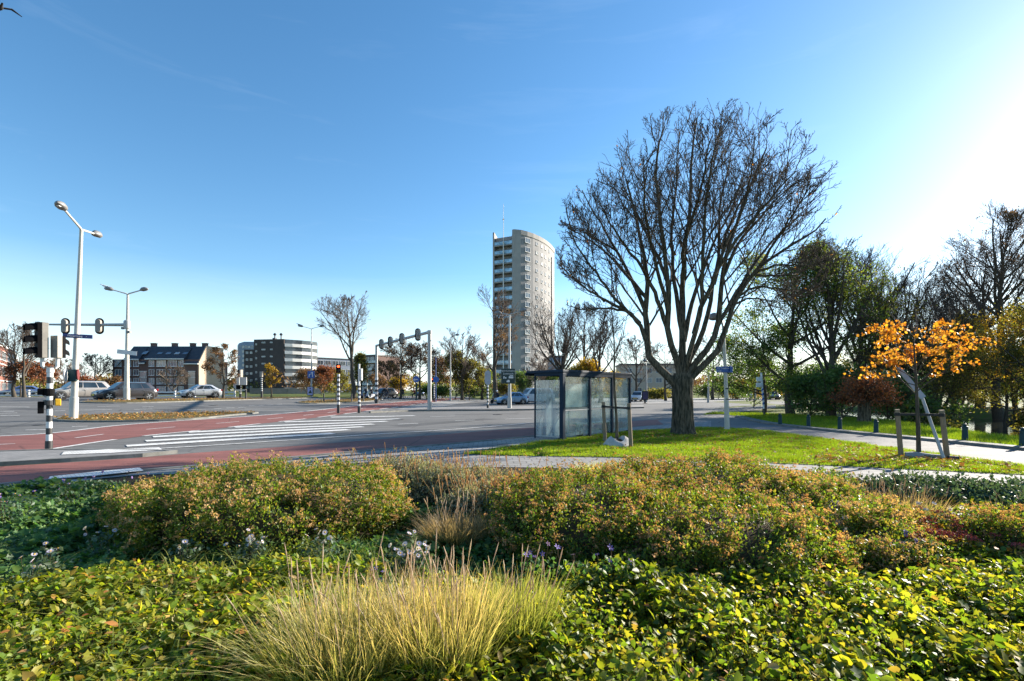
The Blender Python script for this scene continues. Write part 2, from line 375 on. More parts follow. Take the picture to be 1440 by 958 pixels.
# lane behind the lawn with its kerb and verge
LN_far = [(1000, 578), (1030, 583), (1040, 587), (1062, 593), (1100, 600), (1200, 610.5), (1300, 620), (1440, 634), (1560, 645), (1900, 676)]
drape('side_lane', px([(925, 592), (960, 584), (985, 577), (1000, 576)])+px(LN_far, 2)+px([(1900, 703), (1600, 678.5), (1560, 674), (1440, 657), (1300, 638.5), (1200, 624.5), (1130, 614.5), (1060, 606), (1000, 603), (945, 605)]), m_asph2, .018)
drape('side_path', px([(985, 577), (1040, 573), (1090, 570), (1130, 567.5), (1130, 570.5), (1090, 574), (1040, 580), (1018, 583)]), m_asph2, .024)
def kerbline(name, line, wd=.14, h=.12):
    mb = MB(); ribbon_mesh(mb, line, wd, h, thick=h+.05); o = mb.build(name, m_kerb); o['kind'] = 'structure'; return o
def off_px(pts, k=2): return px(pts, k)
kerbline('kerb', off_px([(1040, 586.5), (1062, 592.6), (1100, 599.4), (1200, 610), (1300, 619.4), (1440, 633.4), (1560, 644), (1900, 675)]), .5, .10)
kerbline('kerb', off_px([(520, 581), (560, 579.3), (600, 578.6), (700, 578), (745, 577.3), (905, 574.2)]), .16, .12)
kerbline('kerb', ref+[ref[0]], .15, .10)
kerbline('kerb', off_px([(-80, 691.6), (0, 683.6), (100, 674.6), (200, 663.6), (330, 652.6), (400, 646), (520, 635), (640, 625), (745, 615), (850, 604.5)]), .12, .05)
# leaf-covered traffic islands
def island(name, pts, k=3):
    p = px(smooth(pts, k, True)); drape(name, p, m_litter, .085); kerbline('kerb', p+[p[0]], .14, .09)
    return p
ISL = [island('traffic_island', [(78, 592), (100, 586.5), (180, 583.5), (260, 581.8), (330, 580.8), (362, 581.5), (330, 584.5), (270, 590.5), (200, 593), (130, 594)]),
       island('traffic_island', [(112, 566.3), (150, 563.6), (220, 562.2), (300, 561), (380, 559.6), (440, 558.6), (440, 560), (380, 561.8), (300, 564.2), (220, 566.6), (160, 567.6)]),
       island('traffic_island', [(418, 566.7), (440, 564.2), (480, 562.4), (530, 561.3), (536, 562.8), (510, 565.6), (470, 567.6), (435, 568)])]
# painted markings: one mesh per kind of line
mk = MB(); LIFT = .022
def line(pts, wd=.12, k=2, dash=None, mb=mk, lift=LIFT):
    P = px(pts, k)
    if not dash: ribbon_mesh(mb, P, wd, lift); return
    Q = resample(P, .25); acc = 0; seg = []; on, off = dash
    for a, b in zip(Q, Q[1:]):
        if acc % (on+off) < on: seg.append(a)
        elif len(seg) > 1: ribbon_mesh(mb, seg, wd, lift); seg = []
        acc += np.linalg.norm(b-a)
    if len(seg) > 1: ribbon_mesh(mb, seg, wd, lift)
def mid(a, b, f): return [(p[0]*(1-f)+q[0]*f, p[1]*(1-f)+q[1]*f) for p, q in zip(a, b)]
line(R2_top, .18, 3); line(R2_bot[2:], .18, 3, (2.6, 1.2)); line(mid(R2_top, R2_bot, .52), .10, 3, (1.6, 1.8))
line([(210, 632.5), (300, 627), (400, 620.2), (520, 612), (640, 604.4), (745, 595.5)], .14, 3)
line([(330, 655), (480, 643), (600, 634.5), (715, 625.5)], .09, 3); line([(420, 660), (560, 648.5), (690, 637)], .07, 3)
line([(560, 597.2), (588, 596)], .16); line([(640, 592.3), (668, 591.3)], .14); line([(710, 590), (748, 588.6)], .14); line([(605, 586.6), (640, 585.6)], .12)
for seg in ([(0, 572.6), (42, 573)], [(0, 579.2), (20, 579.2)], [(0, 581.8), (24, 581.3)], [(0, 585.2), (28, 584.8)], [(77, 578.4), (92, 577.9)], [(110, 577.4), (157, 576.5)],
            [(137, 572.2), (168, 571.6)], [(148, 582.2), (181, 581.2)], [(188, 576.4), (214, 575.6)], [(200, 572.8), (216, 572.3)], [(214, 582.4), (229, 582)], [(238, 580.7), (258, 580.2)],
            [(262, 576.7), (290, 575.9)], [(301, 575.2), (311, 574.9)], [(318, 574.2), (330, 573.8)], [(335, 573.6), (346, 573.2)], [(350, 571.4), (358, 571.1)], [(364, 570.6), (372, 570.3)], [(377, 569.8), (384, 569.5)], [(390, 569), (397, 568.7)],
            [(36, 605.6), (64, 604.9)], [(101, 600.7), (123, 600)], [(0, 566.5), (55, 566)], [(950, 600), (975, 597)], [(1003, 586.5), (1025, 586)]):
    line(seg, .15, 0)
mk.build('road_markings', m_white)['kind'] = 'structure'
zb = MB()
for a, b in (((465, 587.2), (583, 585)), ((400, 594), (562, 589.6)), ((330, 601.5), (543.5, 593)), ((265, 608.5), (525, 597)), ((215, 615), (510, 600.8)), ((205, 621), (490, 604.9)), ((178, 628), (468, 610.2))):
    ribbon_mesh(zb, px([a, b]), .62, LIFT)
zb.build('zebra_crossing', m_white)['kind'] = 'structure'
for q in ([(86, 645), (90, 640.5), (150, 637), (224, 634), (228, 637.5), (160, 642)], [(68, 678.5), (70, 674.6), (130, 668), (196, 661.5), (202, 666), (135, 673.5)]):
    drape('tactile_paving', px(q), m_tact, .098 if q[0][1] < 660 else .062)
for (pa, pb) in (((700, 575.5), (1000, 571.5)),): pass
m_patch = asphalt('asphalt_patch', (.075, .074, .072), (.095, .093, .09), (.05, .05, .05), .8)
def rpatch(a, b, wd):
    pa, pb = np.array(G2(*a)), np.array(G2(*b)); t = (pb-pa)/np.linalg.norm(pb-pa); q = np.array((-t[1], t[0]))*wd/2; drape('road_patch', [tuple(pa+q), tuple(pb+q), tuple(pb-q), tuple(pa-q)], m_patch, .010)
rpatch((560, 600), (690, 589), 1.1); rpatch((230, 577), (300, 573), 1.6); rpatch((20, 575), (70, 576.5), 1.0); rpatch((430, 572), (470, 569.5), 1.4); rpatch((640, 583), (730, 582), .8); rpatch((0, 600), (60, 597), 1.2)
m_iron = M('cast_iron', (.05, .048, .045), .6, .5, c2=(.09, .08, .07), scale=14, bump=.5)
for k, (a, b, lab) in enumerate(((560, 590.5, 'round iron manhole cover in the lane right of the zebra stripes'), (300, 570.5, 'round iron manhole cover on the wide road beyond the long leafy island'), (60, 598, 'round iron manhole cover beside the nearest lamp post island'), (700, 583.5, 'round iron manhole cover in the shaded lane left of the shelter'))):
    p = G(a, b); o_ = bpy.data.objects.new('manhole_cover', None); col.objects.link(o_); o_.location = (p.x, p.y, p.z+.02); tag(o_, lab, 'manhole cover', 'manhole covers'); q = MB(); q.lathe([(.34, -.02), (.34, .004), (.29, .008), (.28, .004), (.01, .004)], 24); q.build('lid', m_iron, o_)
# soil under the planting, and the canal
bed = [(-14, 6.5)]+px([(0, 692), (100, 681), (200, 670), (330, 669), (480, 665), (640, 661), (690, 659), (880, 663), (1000, 666), (1100, 669), (1200, 677), (1300, 688), (1440, 699), (1880, 735)])+[(11, .3), (-9, .3)]
drape('planting_bed', bed, m_soil, .03)
mw, n, b = newmat('canal_water'); b.inputs['Base Color'].default_value = (.02, .025, .02, 1); b.inputs['Roughness'].default_value = .06; b.inputs['IOR'].default_value = 1.33
bumpto(n, b, noise(n, 3.5, 3, .6, mscale=(1, .5, 1)), .12, .05)
wm = MB(); wm.add([(14, 6, -.8), (64, 6, -.8), (64, 80, -.8), (14, 80, -.8)], [(0, 1, 2, 3)]); wm.build('canal', mw)['kind'] = 'structure'
# ------------------------------------------------------------------ buildings
m_win = panemat('window_glass', [(0, (.02, .028, .04)), (.5, (.05, .065, .085)), (.72, (.10, .12, .14)), (.8, (.42, .40, .36)), (1, (.30, .32, .34))]); m_winl = panemat('window_glass_pale', [(0, (.05, .065, .09)), (.5, (.13, .16, .20)), (.75, (.22, .25, .28)), (.82, (.46, .44, .40)), (1, (.36, .38, .40))], .15)
m_frame = M('window_frame_white', (.72, .72, .70), .5, scale=2, c2=(.62, .62, .6)); m_roof = M('roof_tiles_dark', (.03, .035, .048), .6, c2=(.045, .05, .06), scale=2, bump=.2)
m_b_red = brick('brick_red', (.27, .085, .055), (.21, .065, .045), (.20, .14, .11)); m_b_brown = brick('brick_brown', (.15, .080, .066), (.12, .065, .056), (.12, .10, .09))
m_b_beige = brick('brick_beige', (.48, .34, .23), (.42, .30, .21), (.45, .38, .30)); m_b_dark = brick('brick_dark', (.085, .062, .056), (.068, .052, .05), (.07, .06, .058))
m_b_tower = brick('brick_grey', (.27, .26, .26), (.235, .23, .235), (.29, .285, .28)); m_tconc = M('tower_concrete', (.37, .35, .325), .85, c2=(.31, .295, .28), scale=.4, spec=.2)
m_white_b = M('white_render', (.74, .73, .70), .7, c2=(.62, .60, .57), scale=.8); m_dgrey = M('dark_grey_panel', (.06, .065, .075), .5, scale=2)
m_balc = glassmat('balcony_glass', (.16, .26, .34), .15); m_bluegrey = M('blue_grey_cladding', (.25, .29, .36), .6, c2=(.19, .23, .29), scale=.6)
m_beige_b = M('beige_render', (.50, .40, .31), .8, c2=(.42, .34, .27), scale=.5)
def win_mesh(parent, loc, rz, wd, ht, bars=1, sill=True, fr=m_frame, gl=m_win, name='window', transom=False):
    mb = MB(); t = .07
    mb.box((0, .02, 0), (wd-.02, .03, ht-.02), 1)
    for s in (-1, 1): mb.box((s*(wd-t)/2, -.02, 0), (t, .10, ht)); mb.box((0, -.02, s*(ht-t)/2), (wd-2*t, .10, t))
    for k in range(bars): mb.box((-wd/2+wd*(k+1)/(bars+1), -.015, 0), (.06, .08, ht-2*t))
    if transom: mb.box((0, -.012, ht*.2), (wd-2*t, .07, .05))
    if sill: mb.box((0, -.08, -ht/2-.04), (wd+.1, .2, .07))
    o = mb.build(name, [fr, gl], parent); o.location = loc; o.rotation_euler = (0, 0, rz); return o
def put(proto, parent, loc, rz=0.0):
    o = proto.copy(); col.objects.link(o); o.parent = parent; o.location = loc; o.rotation_euler = (0, 0, rz); return o
class Rows:
    """windows on the wall from a to b (plan points, facing right of a->b turned to the viewer)"""
    def __init__(s, parent): s.p = parent; s.c = {}
    def add(s, a, b, u, z, key, **kw):
        a = Vector((*a, 0)); b = Vector((*b, 0)); d = (b-a).normalized(); rz = math.atan2(d.y, d.x)
        p = a+d*u+Vector((0, 0, z))+Vector((d.y, -d.x, 0))*.03
        if key in s.c: return put(s.c[key], s.p, p, rz)
        s.c[key] = win_mesh(s.p, p, rz, **kw); return s.c[key]

# --- tall tower
def tower():
    D0 = Vector((0, 0, 0)); t = thing('apartment_tower', 'tall grey residential tower with curved side and recessed balconies behind the bus shelter', 'tower')
    A, B = (-5.9, 148.0), (.7, 145.0); C0 = (2.6, 145.6)
    curve = [(2.6, 145.6), (4.6, 147.1), (6.5, 149.0), (8.3, 151.3), (9.9, 153.8), (11.3, 156.5), (12.5, 159.3), (13.5, 162.2), (14.5, 165.5)]
    mb = MB(); H_ = 50.0
    # body set back behind the balcony front
    mb.prism([(-5.45, 149.6), (-.1, 147.1), (.0, 145.4), B, C0, *curve[1:], (9, 172), (-3, 166)], 0, 48.6, 0)
    mb.build('wall', m_b_tower, t)
    mb = MB(); mb.prism([A, (A[0]+.5, A[1]-.2), (-5.2, 149.4), (-2.6, 166), (-3.2, 166.4)], 0, H_, 0)   # left fin
    mb.prism([(.02, 145.28), (.74, 144.96), (2.66, 145.56), (2.5, 146.3), (.2, 146.6)], 0, H_, 0); mb.build('pillar', m_tconc, t)
    mb = MB(); cc = [(x+.12, y-.10) for x, y in [C0]+curve[1:]]; inn = [(x-.35, y+.4) for x, y in cc]
    mb.prism(cc+inn[::-1], 48.6, H_+.0, 0); mb.build('parapet', m_tconc, t)
    fl = 17; dz = 2.78; d = (Vector((*B, 0))-Vector((*A, 0))).normalized(); L = (Vector((*B, 0))-Vector((*A, 0))).length
    rz = math.atan2(d.y, d.x)
    first = None
    for k in range(fl):
        z = 1.2+k*dz; c = Vector((*A, 0))+d*(L/2+.05)
        if first is None:
            mb = MB(); mb.box((0, 1.0, 0), (L-1.0, 2.0, .30)); first = mb.build('balcony', m_tconc, t)
            q = MB(); q.box((0, .06, .72), (L-1.1, .04, .95), 0); q.box((0, .05, 1.22), (L-1.0, .08, .05), 1); rail = q.build('railing', [m_balc, m_dgrey], first)
            b = first
        else:
            b = first.copy(); col.objects.link(b); r2 = rail.copy(); col.objects.link(r2); r2.parent = b
        b.location = c+Vector((0, 0, z)); b.rotation_euler = (0, 0, rz)
    mb = MB()
    for k in range(fl):
        z = 1.2+k*dz+1.4
        for u in (.28, .72):
            p = Vector((*A, 0))+d*(L*u)+Vector((-d.y, d.x, 0))*1.72
            mb.box((p.x, p.y, z), (2.3, .1, 2.0), 0, rz)
    mb.build('balcony_window', m_winl, t)
    rw = Rows(t)
    pts = [C0]+curve[1:]
    for k in range(fl):
        z = 1.9+k*dz+.9
        rw.add((4.6-.0, 147.1), (6.5, 149.0), .2, z, 'triple', wd=2.2, ht=1.5, bars=2, gl=m_winl)
    for k in range(fl):
        z = 1.9+k*dz+.9
        for j, u in ((2, 2.0), (3, 2.2), (4, 1.8), (5, 2.2)):
            rw.add(pts[j], pts[j+1], u, z, 's%d' % j, wd=.9, ht=1.05, bars=0, fr=m_white_b, gl=m_winl)
    mb = MB(); mb.box((13.12, 161.0, 24), (.25, .5, 44), 0, R(70)); mb.build('downpipe', m_dgrey, t)
    mb = MB(); x, y = (-2.6, 146.0); mb.tube([(x, y, 2), (x, y, 46)], .16, 8); mb.tube([(x, y, 46), (x, y, 58)], [.12, .05], 8)
    for z in (35.4, 38.2, 41, 43.8, 46.4, 53.4): mb.box((x, y+.3, z), (.5, .9, .16))
    mb.build('antenna_mast', m_white_b, t)
tower()
# --- brick apartment block with dark mansard roof (left)
def mansard():
    D = 100.0; t = thing('brick_apartments', 'dark brick apartment row with slate mansard roof and beige gable end', 'apartment block')
    x0, x1 = -82.6, -64.7; xe = -64.72; zg = .85; ze = 8.1; zr = 11.0
    mb = MB(); mb.box(((x0+x1)/2, D+5, (zg+ze)/2-.5), (x1-x0, 10, ze-zg+1)); mb.build('wall', m_b_brown, t)
    g = MB(); P = [(x1+.14, D-.25, zg-.5), (x1+.14, D+10, zg-.5), (x1+.14, D+8, zr+.1), (x1+.14, D+2.3, zr+.1), (x1+.14, D-.25, 7.5)]
    g.add(P+[(x-.3, y+.1, z) for x, y, z in P], [(0, 1, 2, 3, 4), (9, 8, 7, 6, 5)]+[(i, (i+1) % 5, 5+(i+1) % 5, 5+i) for i in range(5)])
    g.build('gable_wall', m_b_beige, t)
    w_ = MB(); w_.box((x1+.14, D+6.2, zr-1.3), (.12, 1.0, 1.4), 0, 0); w_.build('window', m_white_b, t)
    r = MB()
    secs = [(x0+2.5, -76.9, 8.1), (-75.6, -67.6, 8.2), (-67.55, x1+.1, 7.2), (-76.85, -75.65, 7.3)]
    rf = MB()
    prof = lambda z0: [(D-.35, z0), (D+2.4, zr), (D+8, zr), (D+8, z0)]
    for a, b, z0 in secs:
        pr = prof(z0); rf.loft([[(a, y, z) for y, z in pr], [(b, y, z) for y, z in pr]])
    rf.loft([[(x0+2.5, y, z) for y, z in prof(8.1)], [(x0-.2, y, z) for y, z in [(D-.2, 5.6), (D+2.4, 6.6), (D+8, 6.6), (D+8, 5.6)]]])
    ro = rf.build('roof', m_roof, t)
    for x in (-76.6, -73.4, -71.6, -69.8, -68.1):
        q = MB(); q.box((x, D+1.05, 9.05), (.95, .06, 1.2), 0, mat=Matrix.Translation((x, D+.98, 9.55)) @ Matrix.Rotation(R(-54), 4, 'X') @ Matrix.Translation((-x, -D-1.05, -9.05)))
        q.build('skylight', m_winl, ro)
    for x in (-77, -72.5, -68.6, -66):
        q = MB(); q.box((x, D+4, zr+.35), (.9, .8, .8)); q.box((x, D+4, zr+.8), (1.1, .9, .08)); q.build('chimney', m_b_brown, ro)
    gu = MB()
    for a, b, z0 in secs: gu.box(((a+b)/2, D-.45, z0-.05), (b-a-.05, .25, .22))
    gu.build('gutter', m_white_b, t)
    rw = Rows(t); a, b = (x0, D), (x1, D)
    for z in (1.9, 3.6, 5.4, 7.25):
        for u, wd, k in ((2.2, 1.3, 'n'), (4.2, 1.3, 'n'), (5.9, 1.1, 'm'), (9.1, 1.2, 'm'), (11.1, 1.9, 'w'), (13.4, 1.9, 'w'), (15.2, 1.0, 'n2')):
            pass
            rw.add(a, b, u-1.0, z, k, wd=wd, ht=1.25, bars=2 if wd > 1.5 else 1, gl=m_winl)
    for u in (6.35, 16.4):
        s = MB(); s.box((x0+u, D-.04, 3.4), (1.4, .08, 4.6), 1); 
        for z in (1.4, 2.9, 4.4, 5.6): s.box((x0+u, D-.07, z), (1.5, .14, .12), 0)
        s.build('stair_window', [m_frame, m_win], t)
mansard()
# --- red brick block at the far left edge
def redblock():
    t = thing('red_brick_building', 'red brick building with white cornice at the far left edge behind a bare tree', 'building')
    a, b = Vector((-77.0, 71.0, 0)), Vector((-96.5, 94, 0))
    d = (b-a).normalized(); n = Vector((-d.y, d.x, 0)); L = (b-a).length; rz = math.atan2(d.y, d.x)
    mb = MB(); c = (a+b)/2+n*6; mb.box((c.x, c.y, 4.6), (L, 12, 8.8), 0, rz); mb.build('wall', m_b_red, t)
    mb = MB(); mb.box((c.x, c.y, 9.15), (L+.3, 12.3, .3), 0, rz)
    for z in (3.3, 6.1): mb.box(((a+b)/2-n*.03).to_tuple()[:2]+(z,), (L, .12, .18), 0, rz)
    mb.build('cornice', m_white_b, t)
    rw = Rows(t)
    for z in (2.2, 4.9, 7.5):
        for k in range(5): rw.add((a.x, a.y), (b.x, b.y), 3+k*(L-6)/4, z, 'w', wd=4.4, ht=1.5, bars=4)
redblock()
# --- dark apartment block with white balcony bands
def darkblock():
    D = 180.0; t = thing('apartment_block', 'dark brick apartment block with white curved balcony bands on its right end', 'apartment block')
    X = lambda p, d=D: (p-CX)/F*d
    mb = MB(); mb.prism([(X(357), D), (X(403), D-2), (X(403)+.2, D+12), (X(357), D+14)], 0, 20.6); mb.prism([(X(340), D+1.5), (X(357)-.02, D+1.2), (X(357)-.02, D+13), (X(340), D+13)], 0, 17.0)
    cv = [(X(403)+.25, D-2), (X(412), D-.4), (X(421), D+2), (X(428), D+5), (X(432), D+9), (X(432)-2, D+14), (X(403)+.25, D+14)]
    mb.prism([(x-.2, y+1.0) for x, y in cv], 0, 20.2); mb.build('wall', m_b_dark, t)
    f = None
    for k in range(7):
        z = 1.5+k*2.72
        if f is None:
            q = MB(); q.prism(cv, 0, 1.15); f = q.build('balcony', m_white_b, t); b = f
        else: b = f.copy(); col.objects.link(b)
        b.location = (0, 0, z)
    g = None
    for k in range(7):
        z = 2.7+k*2.72
        if g is None:
            q = MB(); q.prism([(x-.1, y+.45) for x, y in cv], 0, 1.5); g = q.build('glazing', glassmat('dark_glazing', (.035, .042, .05), .1), t); b = g
        else: b = g.copy(); col.objects.link(b)
        b.location = (0, 0, z)
    rw = Rows(t)
    for k in range(7):
        z = 3.2+k*2.6
        rw.add((X(357), D), (X(403), D-2), 1.0, z, 'a', wd=.6, ht=.7, bars=0, sill=False)
        if k > 2: rw.add((X(357), D), (X(403), D-2), 4.0, z+.6, 'b', wd=1.5, ht=.5, bars=0, sill=False, gl=m_winl)
        if k > 2: rw.add((X(357), D), (X(403), D-2), 7.2, z+.6, 'c', wd=1.0, ht=.5, bars=0, sill=False, gl=m_winl)
        if k < 6:
            for u in (1.0, 2.6): rw.add((X(340), D+1.5), (X(357), D+1.2), u+.2, z-.4, 'd', wd=.9, ht=.8, bars=1, sill=False, gl=m_winl)
    q = MB()
    for p in (381, 390): q.tube([(X(p), D+3, 20), (X(p), D+3, 22.6)], .25, 8); q.lathe([(.5, 22.5), (.6, 22.9), (.3, 23.3), (.05, 23.4)], 10, 0, (X(p), D+3, 0))
    q.box((X(379), D+4, 21), (1.2, 1.2, 1.2)); q.build('chimney', m_dgrey, t)
    w = thing('garden_wall', 'long low beige brick wall in front of the dark apartment block', 'wall')
    mb = MB(); pts = [(352, 120), (380, 118), (405, 117), (440, 118), (452, 124)]
    P = [Vector((X(p, d), d, 0)) for p, d in pts]
    for a, b in zip(P, P[1:]):
        c = (a+b)/2; L = (b-a).length; rz = math.atan2((b-a).y, (b-a).x); mb.box((c.x, c.y, .85+.55), (L, .3, 1.4), 0, rz); mb.box((c.x, c.y, 2.15), (L, .4, .12), 1, rz)
    mb.build('wall_panel', [m_b_beige, m_beige_b], w)
darkblock()
def slab(name, label, cat, p0, p1, d0, d1, ztop, depth, wall, floors, wd, ht, step, gl, z0=2.0, band=None, roofm=None):
    t = thing(name, label, cat); a = Vector(((p0-CX)/F*d0, d0, 0)); b = Vector(((p1-CX)/F*d1, d1, 0)); d = (b-a).normalized(); n = Vector((-d.y, d.x, 0)); L = (b-a).length; rz = math.atan2(d.y, d.x)
    c = (a+b)/2+n*depth/2; mb = MB(); mb.box((c.x, c.y, ztop/2), (L, depth, ztop), 0, rz); mb.build('wall', wall, t)
    mb = MB(); mb.box((c.x, c.y, ztop+.2), (L+.4, depth+.4, .4), 0, rz); mb.build('roof', roofm or m_dgrey, t)
    rw = Rows(t); nn = max(1, int((L-1)/step)); dz = (ztop-.8)/floors
    cnt = 0
    for f in range(floors):
        z = z0+f*dz
        if z+ht/2 > ztop-.2: continue
        for k in range(nn):
            if cnt >= 96: break
            rw.add((a.x, a.y), (b.x, b.y), 1+(k+.5)*(L-2)/nn, z, 'w', wd=wd, ht=ht, bars=1, gl=gl, sill=False); cnt += 1
        if band:
            q = MB(); e = (a+b)/2-n*.25; q.box((e.x, e.y, z-ht/2-.5), (L, .5, .8), 0, rz); q.build('balcony', band, t)
    return t
def bluetower():
    D = 260.0; t = thing('residential_tower', 'pale blue grey tower with rounded top far behind the dark apartment block', 'tower')
    x0, x1 = (331-CX)/F*D, (360-CX)/F*D; mb = MB(); poly = [(x0, D+2), (x0+1.5, D+.4), (x0+4, D), (x1, D), (x1, D+12), (x0, D+12)]
    mb.prism(poly, 0, 26.0); mb.build('wall', m_bluegrey, t)
    mb = MB(); mb.loft([[(x, y, 26.0) for x, y in poly], [(x+(.6 if x < x0+2 else 0), y+.3, 27.2) for x, y in poly], [(x+(2.5 if x < x0+2 else .3), y+.6, 27.9) for x, y in poly]]); mb.build('roof', m_bluegrey, t)
    rw = Rows(t)
    for k in range(10):
        for j in range(5): rw.add((x0+4, D), (x1, D), j*1.6+.2, 3+k*2.45, 'w', wd=1.0, ht=1.2, bars=0, sill=False)
bluetower()
slab('office_building', 'long low blue glazed building beyond the autumn shrubs', 'office building', 430, 500, 190, 205, 14.5, 12, m_bluegrey, 4, 2.4, 1.7, 3.2, m_win, 2.6)
slab('apartment_block', 'distant brown flats with white balcony bands behind the left gantry leg', 'apartment block', 503, 530, 170, 166, 13.6, 12, m_b_brown, 5, 1.9, 1.2, 2.6, m_winl, 2.4, band=m_white_b)
slab('apartment_block', 'low pale beige flats with regular windows behind the big bare tree', 'apartment block', 872, 968, 122, 120, 8.0, 11, m_beige_b, 3, 1.5, 1.2, 2.6, m_winl, 1.8)
slab('office_building', 'small blue grey building with glazed storeys just behind the shelter roof', 'office building', 774, 792, 110, 110, 9.2, 8, m_bluegrey, 3, 1.1, .9, 1.5, m_win, 2.0)
# --- white post and rail fence
def railfence(label, p0, p1, D, h=.85):
    t = thing('white_fence', label, 'fence'); mb = MB(); x0, x1 = (p0-CX)/F*D, (p1-CX)/F*D; z = g0((x0+x1)/2, D)
    n = int((x1-x0)/2.6)+1
    for k in range(n+1):
        x = x0+(x1-x0)*k/n; q = MB(); q.box((x, D, z+h/2-.1), (.18, .16, h+.2)); q.box((x, D, z+h+.015), (.21, .19, .03)); q.build('post', m_white_b, t)
    for zz in (.25, .8): q = MB(); q.box(((x0+x1)/2, D-.13, z+zz*h), (x1-x0, .06, .17)); q.build('rail', m_white_b, t)
railfence('low white post and rail fence at the left edge in front of the blue car', -30, 64, 62)
railfence('low white post and rail fence behind the silver hatchback', 218, 330, 63, .75)
# ------------------------------------------------------------------ vehicles
m_tyre = M('tyre_rubber', (.018, .018, .018), .85, scale=20); m_rim = M('alloy_rim', (.55, .55, .56), .3, .8, scale=9); m_black = M('black_plastic', (.02, .02, .022), .5, scale=9)
m_carglass = glassmat('car_glass', (.015, .022, .028), .03); m_chrome = M('chrome_trim', (.6, .6, .6), .2, 1.0)
m_plate = M('number_plate_yellow', (.75, .50, .03), .5, scale=30, c2=(.7, .46, .03)); m_hl = M('headlight_lens', (.65, .68, .7), .15, .2, scale=9); m_tl = M('tail_lens', (.35, .01, .012), .25, scale=9)
def paint(name, c, metal=.35): return M('car_paint_'+name, c, .28, metal, c2=tuple(k*.93 for k in c), scale=30, coat=1.0)
def make_car(name, label, cat, pm, L=4.2, Wd=1.78, Hh=1.47, belt=.93, hood=.98, kind='hatch', group=None):
    t = thing(name, label, cat, group=group); h = L/2; w = Wd/2; gr = .20
    if kind == 'van': st = [(h, .55, .40, .70), (h-.06, .9, .30, .82), (h-.35, 1.05, .22, .95), (h-.95, belt+.13, .2, 1), (-h+.25, belt+.16, .2, 1), (-h+.05, belt+.12, .25, .97), (-h, .8, .38, .9)]
    else: st = [(h, .58, .36, .58), (h-.05, .70, .27, .76), (h-.22, .78, .22, .88), (h-.55, .86, .2, .96), (h-1.12, belt+.02, .2, 1), (0, belt+.03, .2, 1.0), (-h+.45, belt+.05, .2, .99), (-h+.18, belt+.04, .24, .94), (-h+.03, belt-.05, .3, .84), (-h, belt-.3, .36, .78)]
    rings = []
    for x, zt, zb, k in st:
        hw = w*k; m_ = zb+(zt-zb)*.55
        half = [(0, zb), (hw*.82, zb), (hw*.95, zb+.12), (hw, m_), (hw*.965, zt-.07), (hw*.88, zt), (hw*.5, zt+.025)]
        ring = [(x, y, z) for y, z in half]+[(x, 0, zt+.035)]+[(x, -y, z) for y, z in half[:0:-1]]
        rings.append(ring)
    b = MB(); b.loft(rings)
    # cabin
    if kind == 'van': xa, xb, xc, xd = h-.85, h-1.75, -h+.28, -h+.12
    elif kind == 'suv': xa, xb, xc, xd = h-1.12, h-1.95, -h+.65, -h+.14
    else: xa, xb, xc, xd = h-1.05, h-1.95, -h+.95, -h+.22
    z0, z1 = belt-.02, Hh; wb, wt = w*.93, w*.72
    lo = [(xa, wb*.86), (xa-.25, wb*.97), (0, wb), (xd+.35, wb*.97), (xd, wb*.84)]; zr = z1-.06
    up = [(xb+.12, wt*.86), (xb-.15, wt), (min(0, xb-.4), wt*1.03), (xc+.3, wt), (xc, wt*.86)]
    RT = lambda P, z, s=1.0: [(x, y*s, z) for x, y in P]+[(x, -y*s, z) for x, y in P[::-1]]
    b.loft([RT(lo, z0), RT([(u[0]*.9+l[0]*.1, u[1]*.92+l[1]*.08) for u, l in zip(up, lo)], zr-.02), RT([(x*.985, y*.95) for x, y in up], z1-.015), RT([(x*.85, y*.6) for x, y in up], z1+.02)])
    body = b.build('body', pm, t, smooth=True)
    # glass
    lerp = lambda a, c, f: Vector(a).lerp(Vector(c), f)
    def pane(P, name='window', off=.012):
        n = (P[1]-P[0]).cross(P[2]-P[0]).normalized(); c = sum(P, Vector())/len(P)
        if n.dot(c-Vector((0, 0, .9))) < 0: n = -n
        q = MB(); V = [p+n*off for p in P]+[p-n*.03 for p in P]; k = len(P)
        q.add(V, [tuple(range(k)), tuple(range(2*k-1, k-1, -1))]+[(i, (i+1) % k, k+(i+1) % k, k+i) for i in range(k)]); q.build(name, m_carglass, t)
    def S(i, f, s):  # side point
        l, u = lo[i], ((up[i][0]*.9+lo[i][0]*.1), (up[i][1]*.92+lo[i][1]*.08)); p = lerp((l[0], l[1]*s, z0), (u[0], u[1]*s, zr), f); return p
    f0, f1 = .16, .93
    pane([S(0, f0, 1), S(0, f0, -1), S(0, f1, -1), S(0, f1, 1)], 'windscreen', .02)
    pane([S(4, f0+.1, 1), S(4, f0+.1, -1), S(4, f1, -1), S(4, f1, 1)], 'rear_window', .02)
    for s in (1, -1):
        A0, A1 = S(1, f0, s), S(1, f1, s); C0, C1 = S(2, f0, s), S(2, f1, s); E0, E1 = S(3, f0, s), S(3, f1, s)
        pane([lerp(A0, C0, .04), lerp(A0, C0, .94), lerp(A1, C1, .94), lerp(A1, C1, .06)])
        if kind != 'panel':
            pane([lerp(C0, E0, .03), lerp(C0, E0, .60), lerp(C1, E1, .62), lerp(C1, E1, .03)])
            pane([lerp(C0, E0, .66), lerp(C0, E0, .98), lerp(C1, E1, .94), lerp(C1, E1, .68)])
    # wheels
    wr = .33 if kind != 'suv' else .36
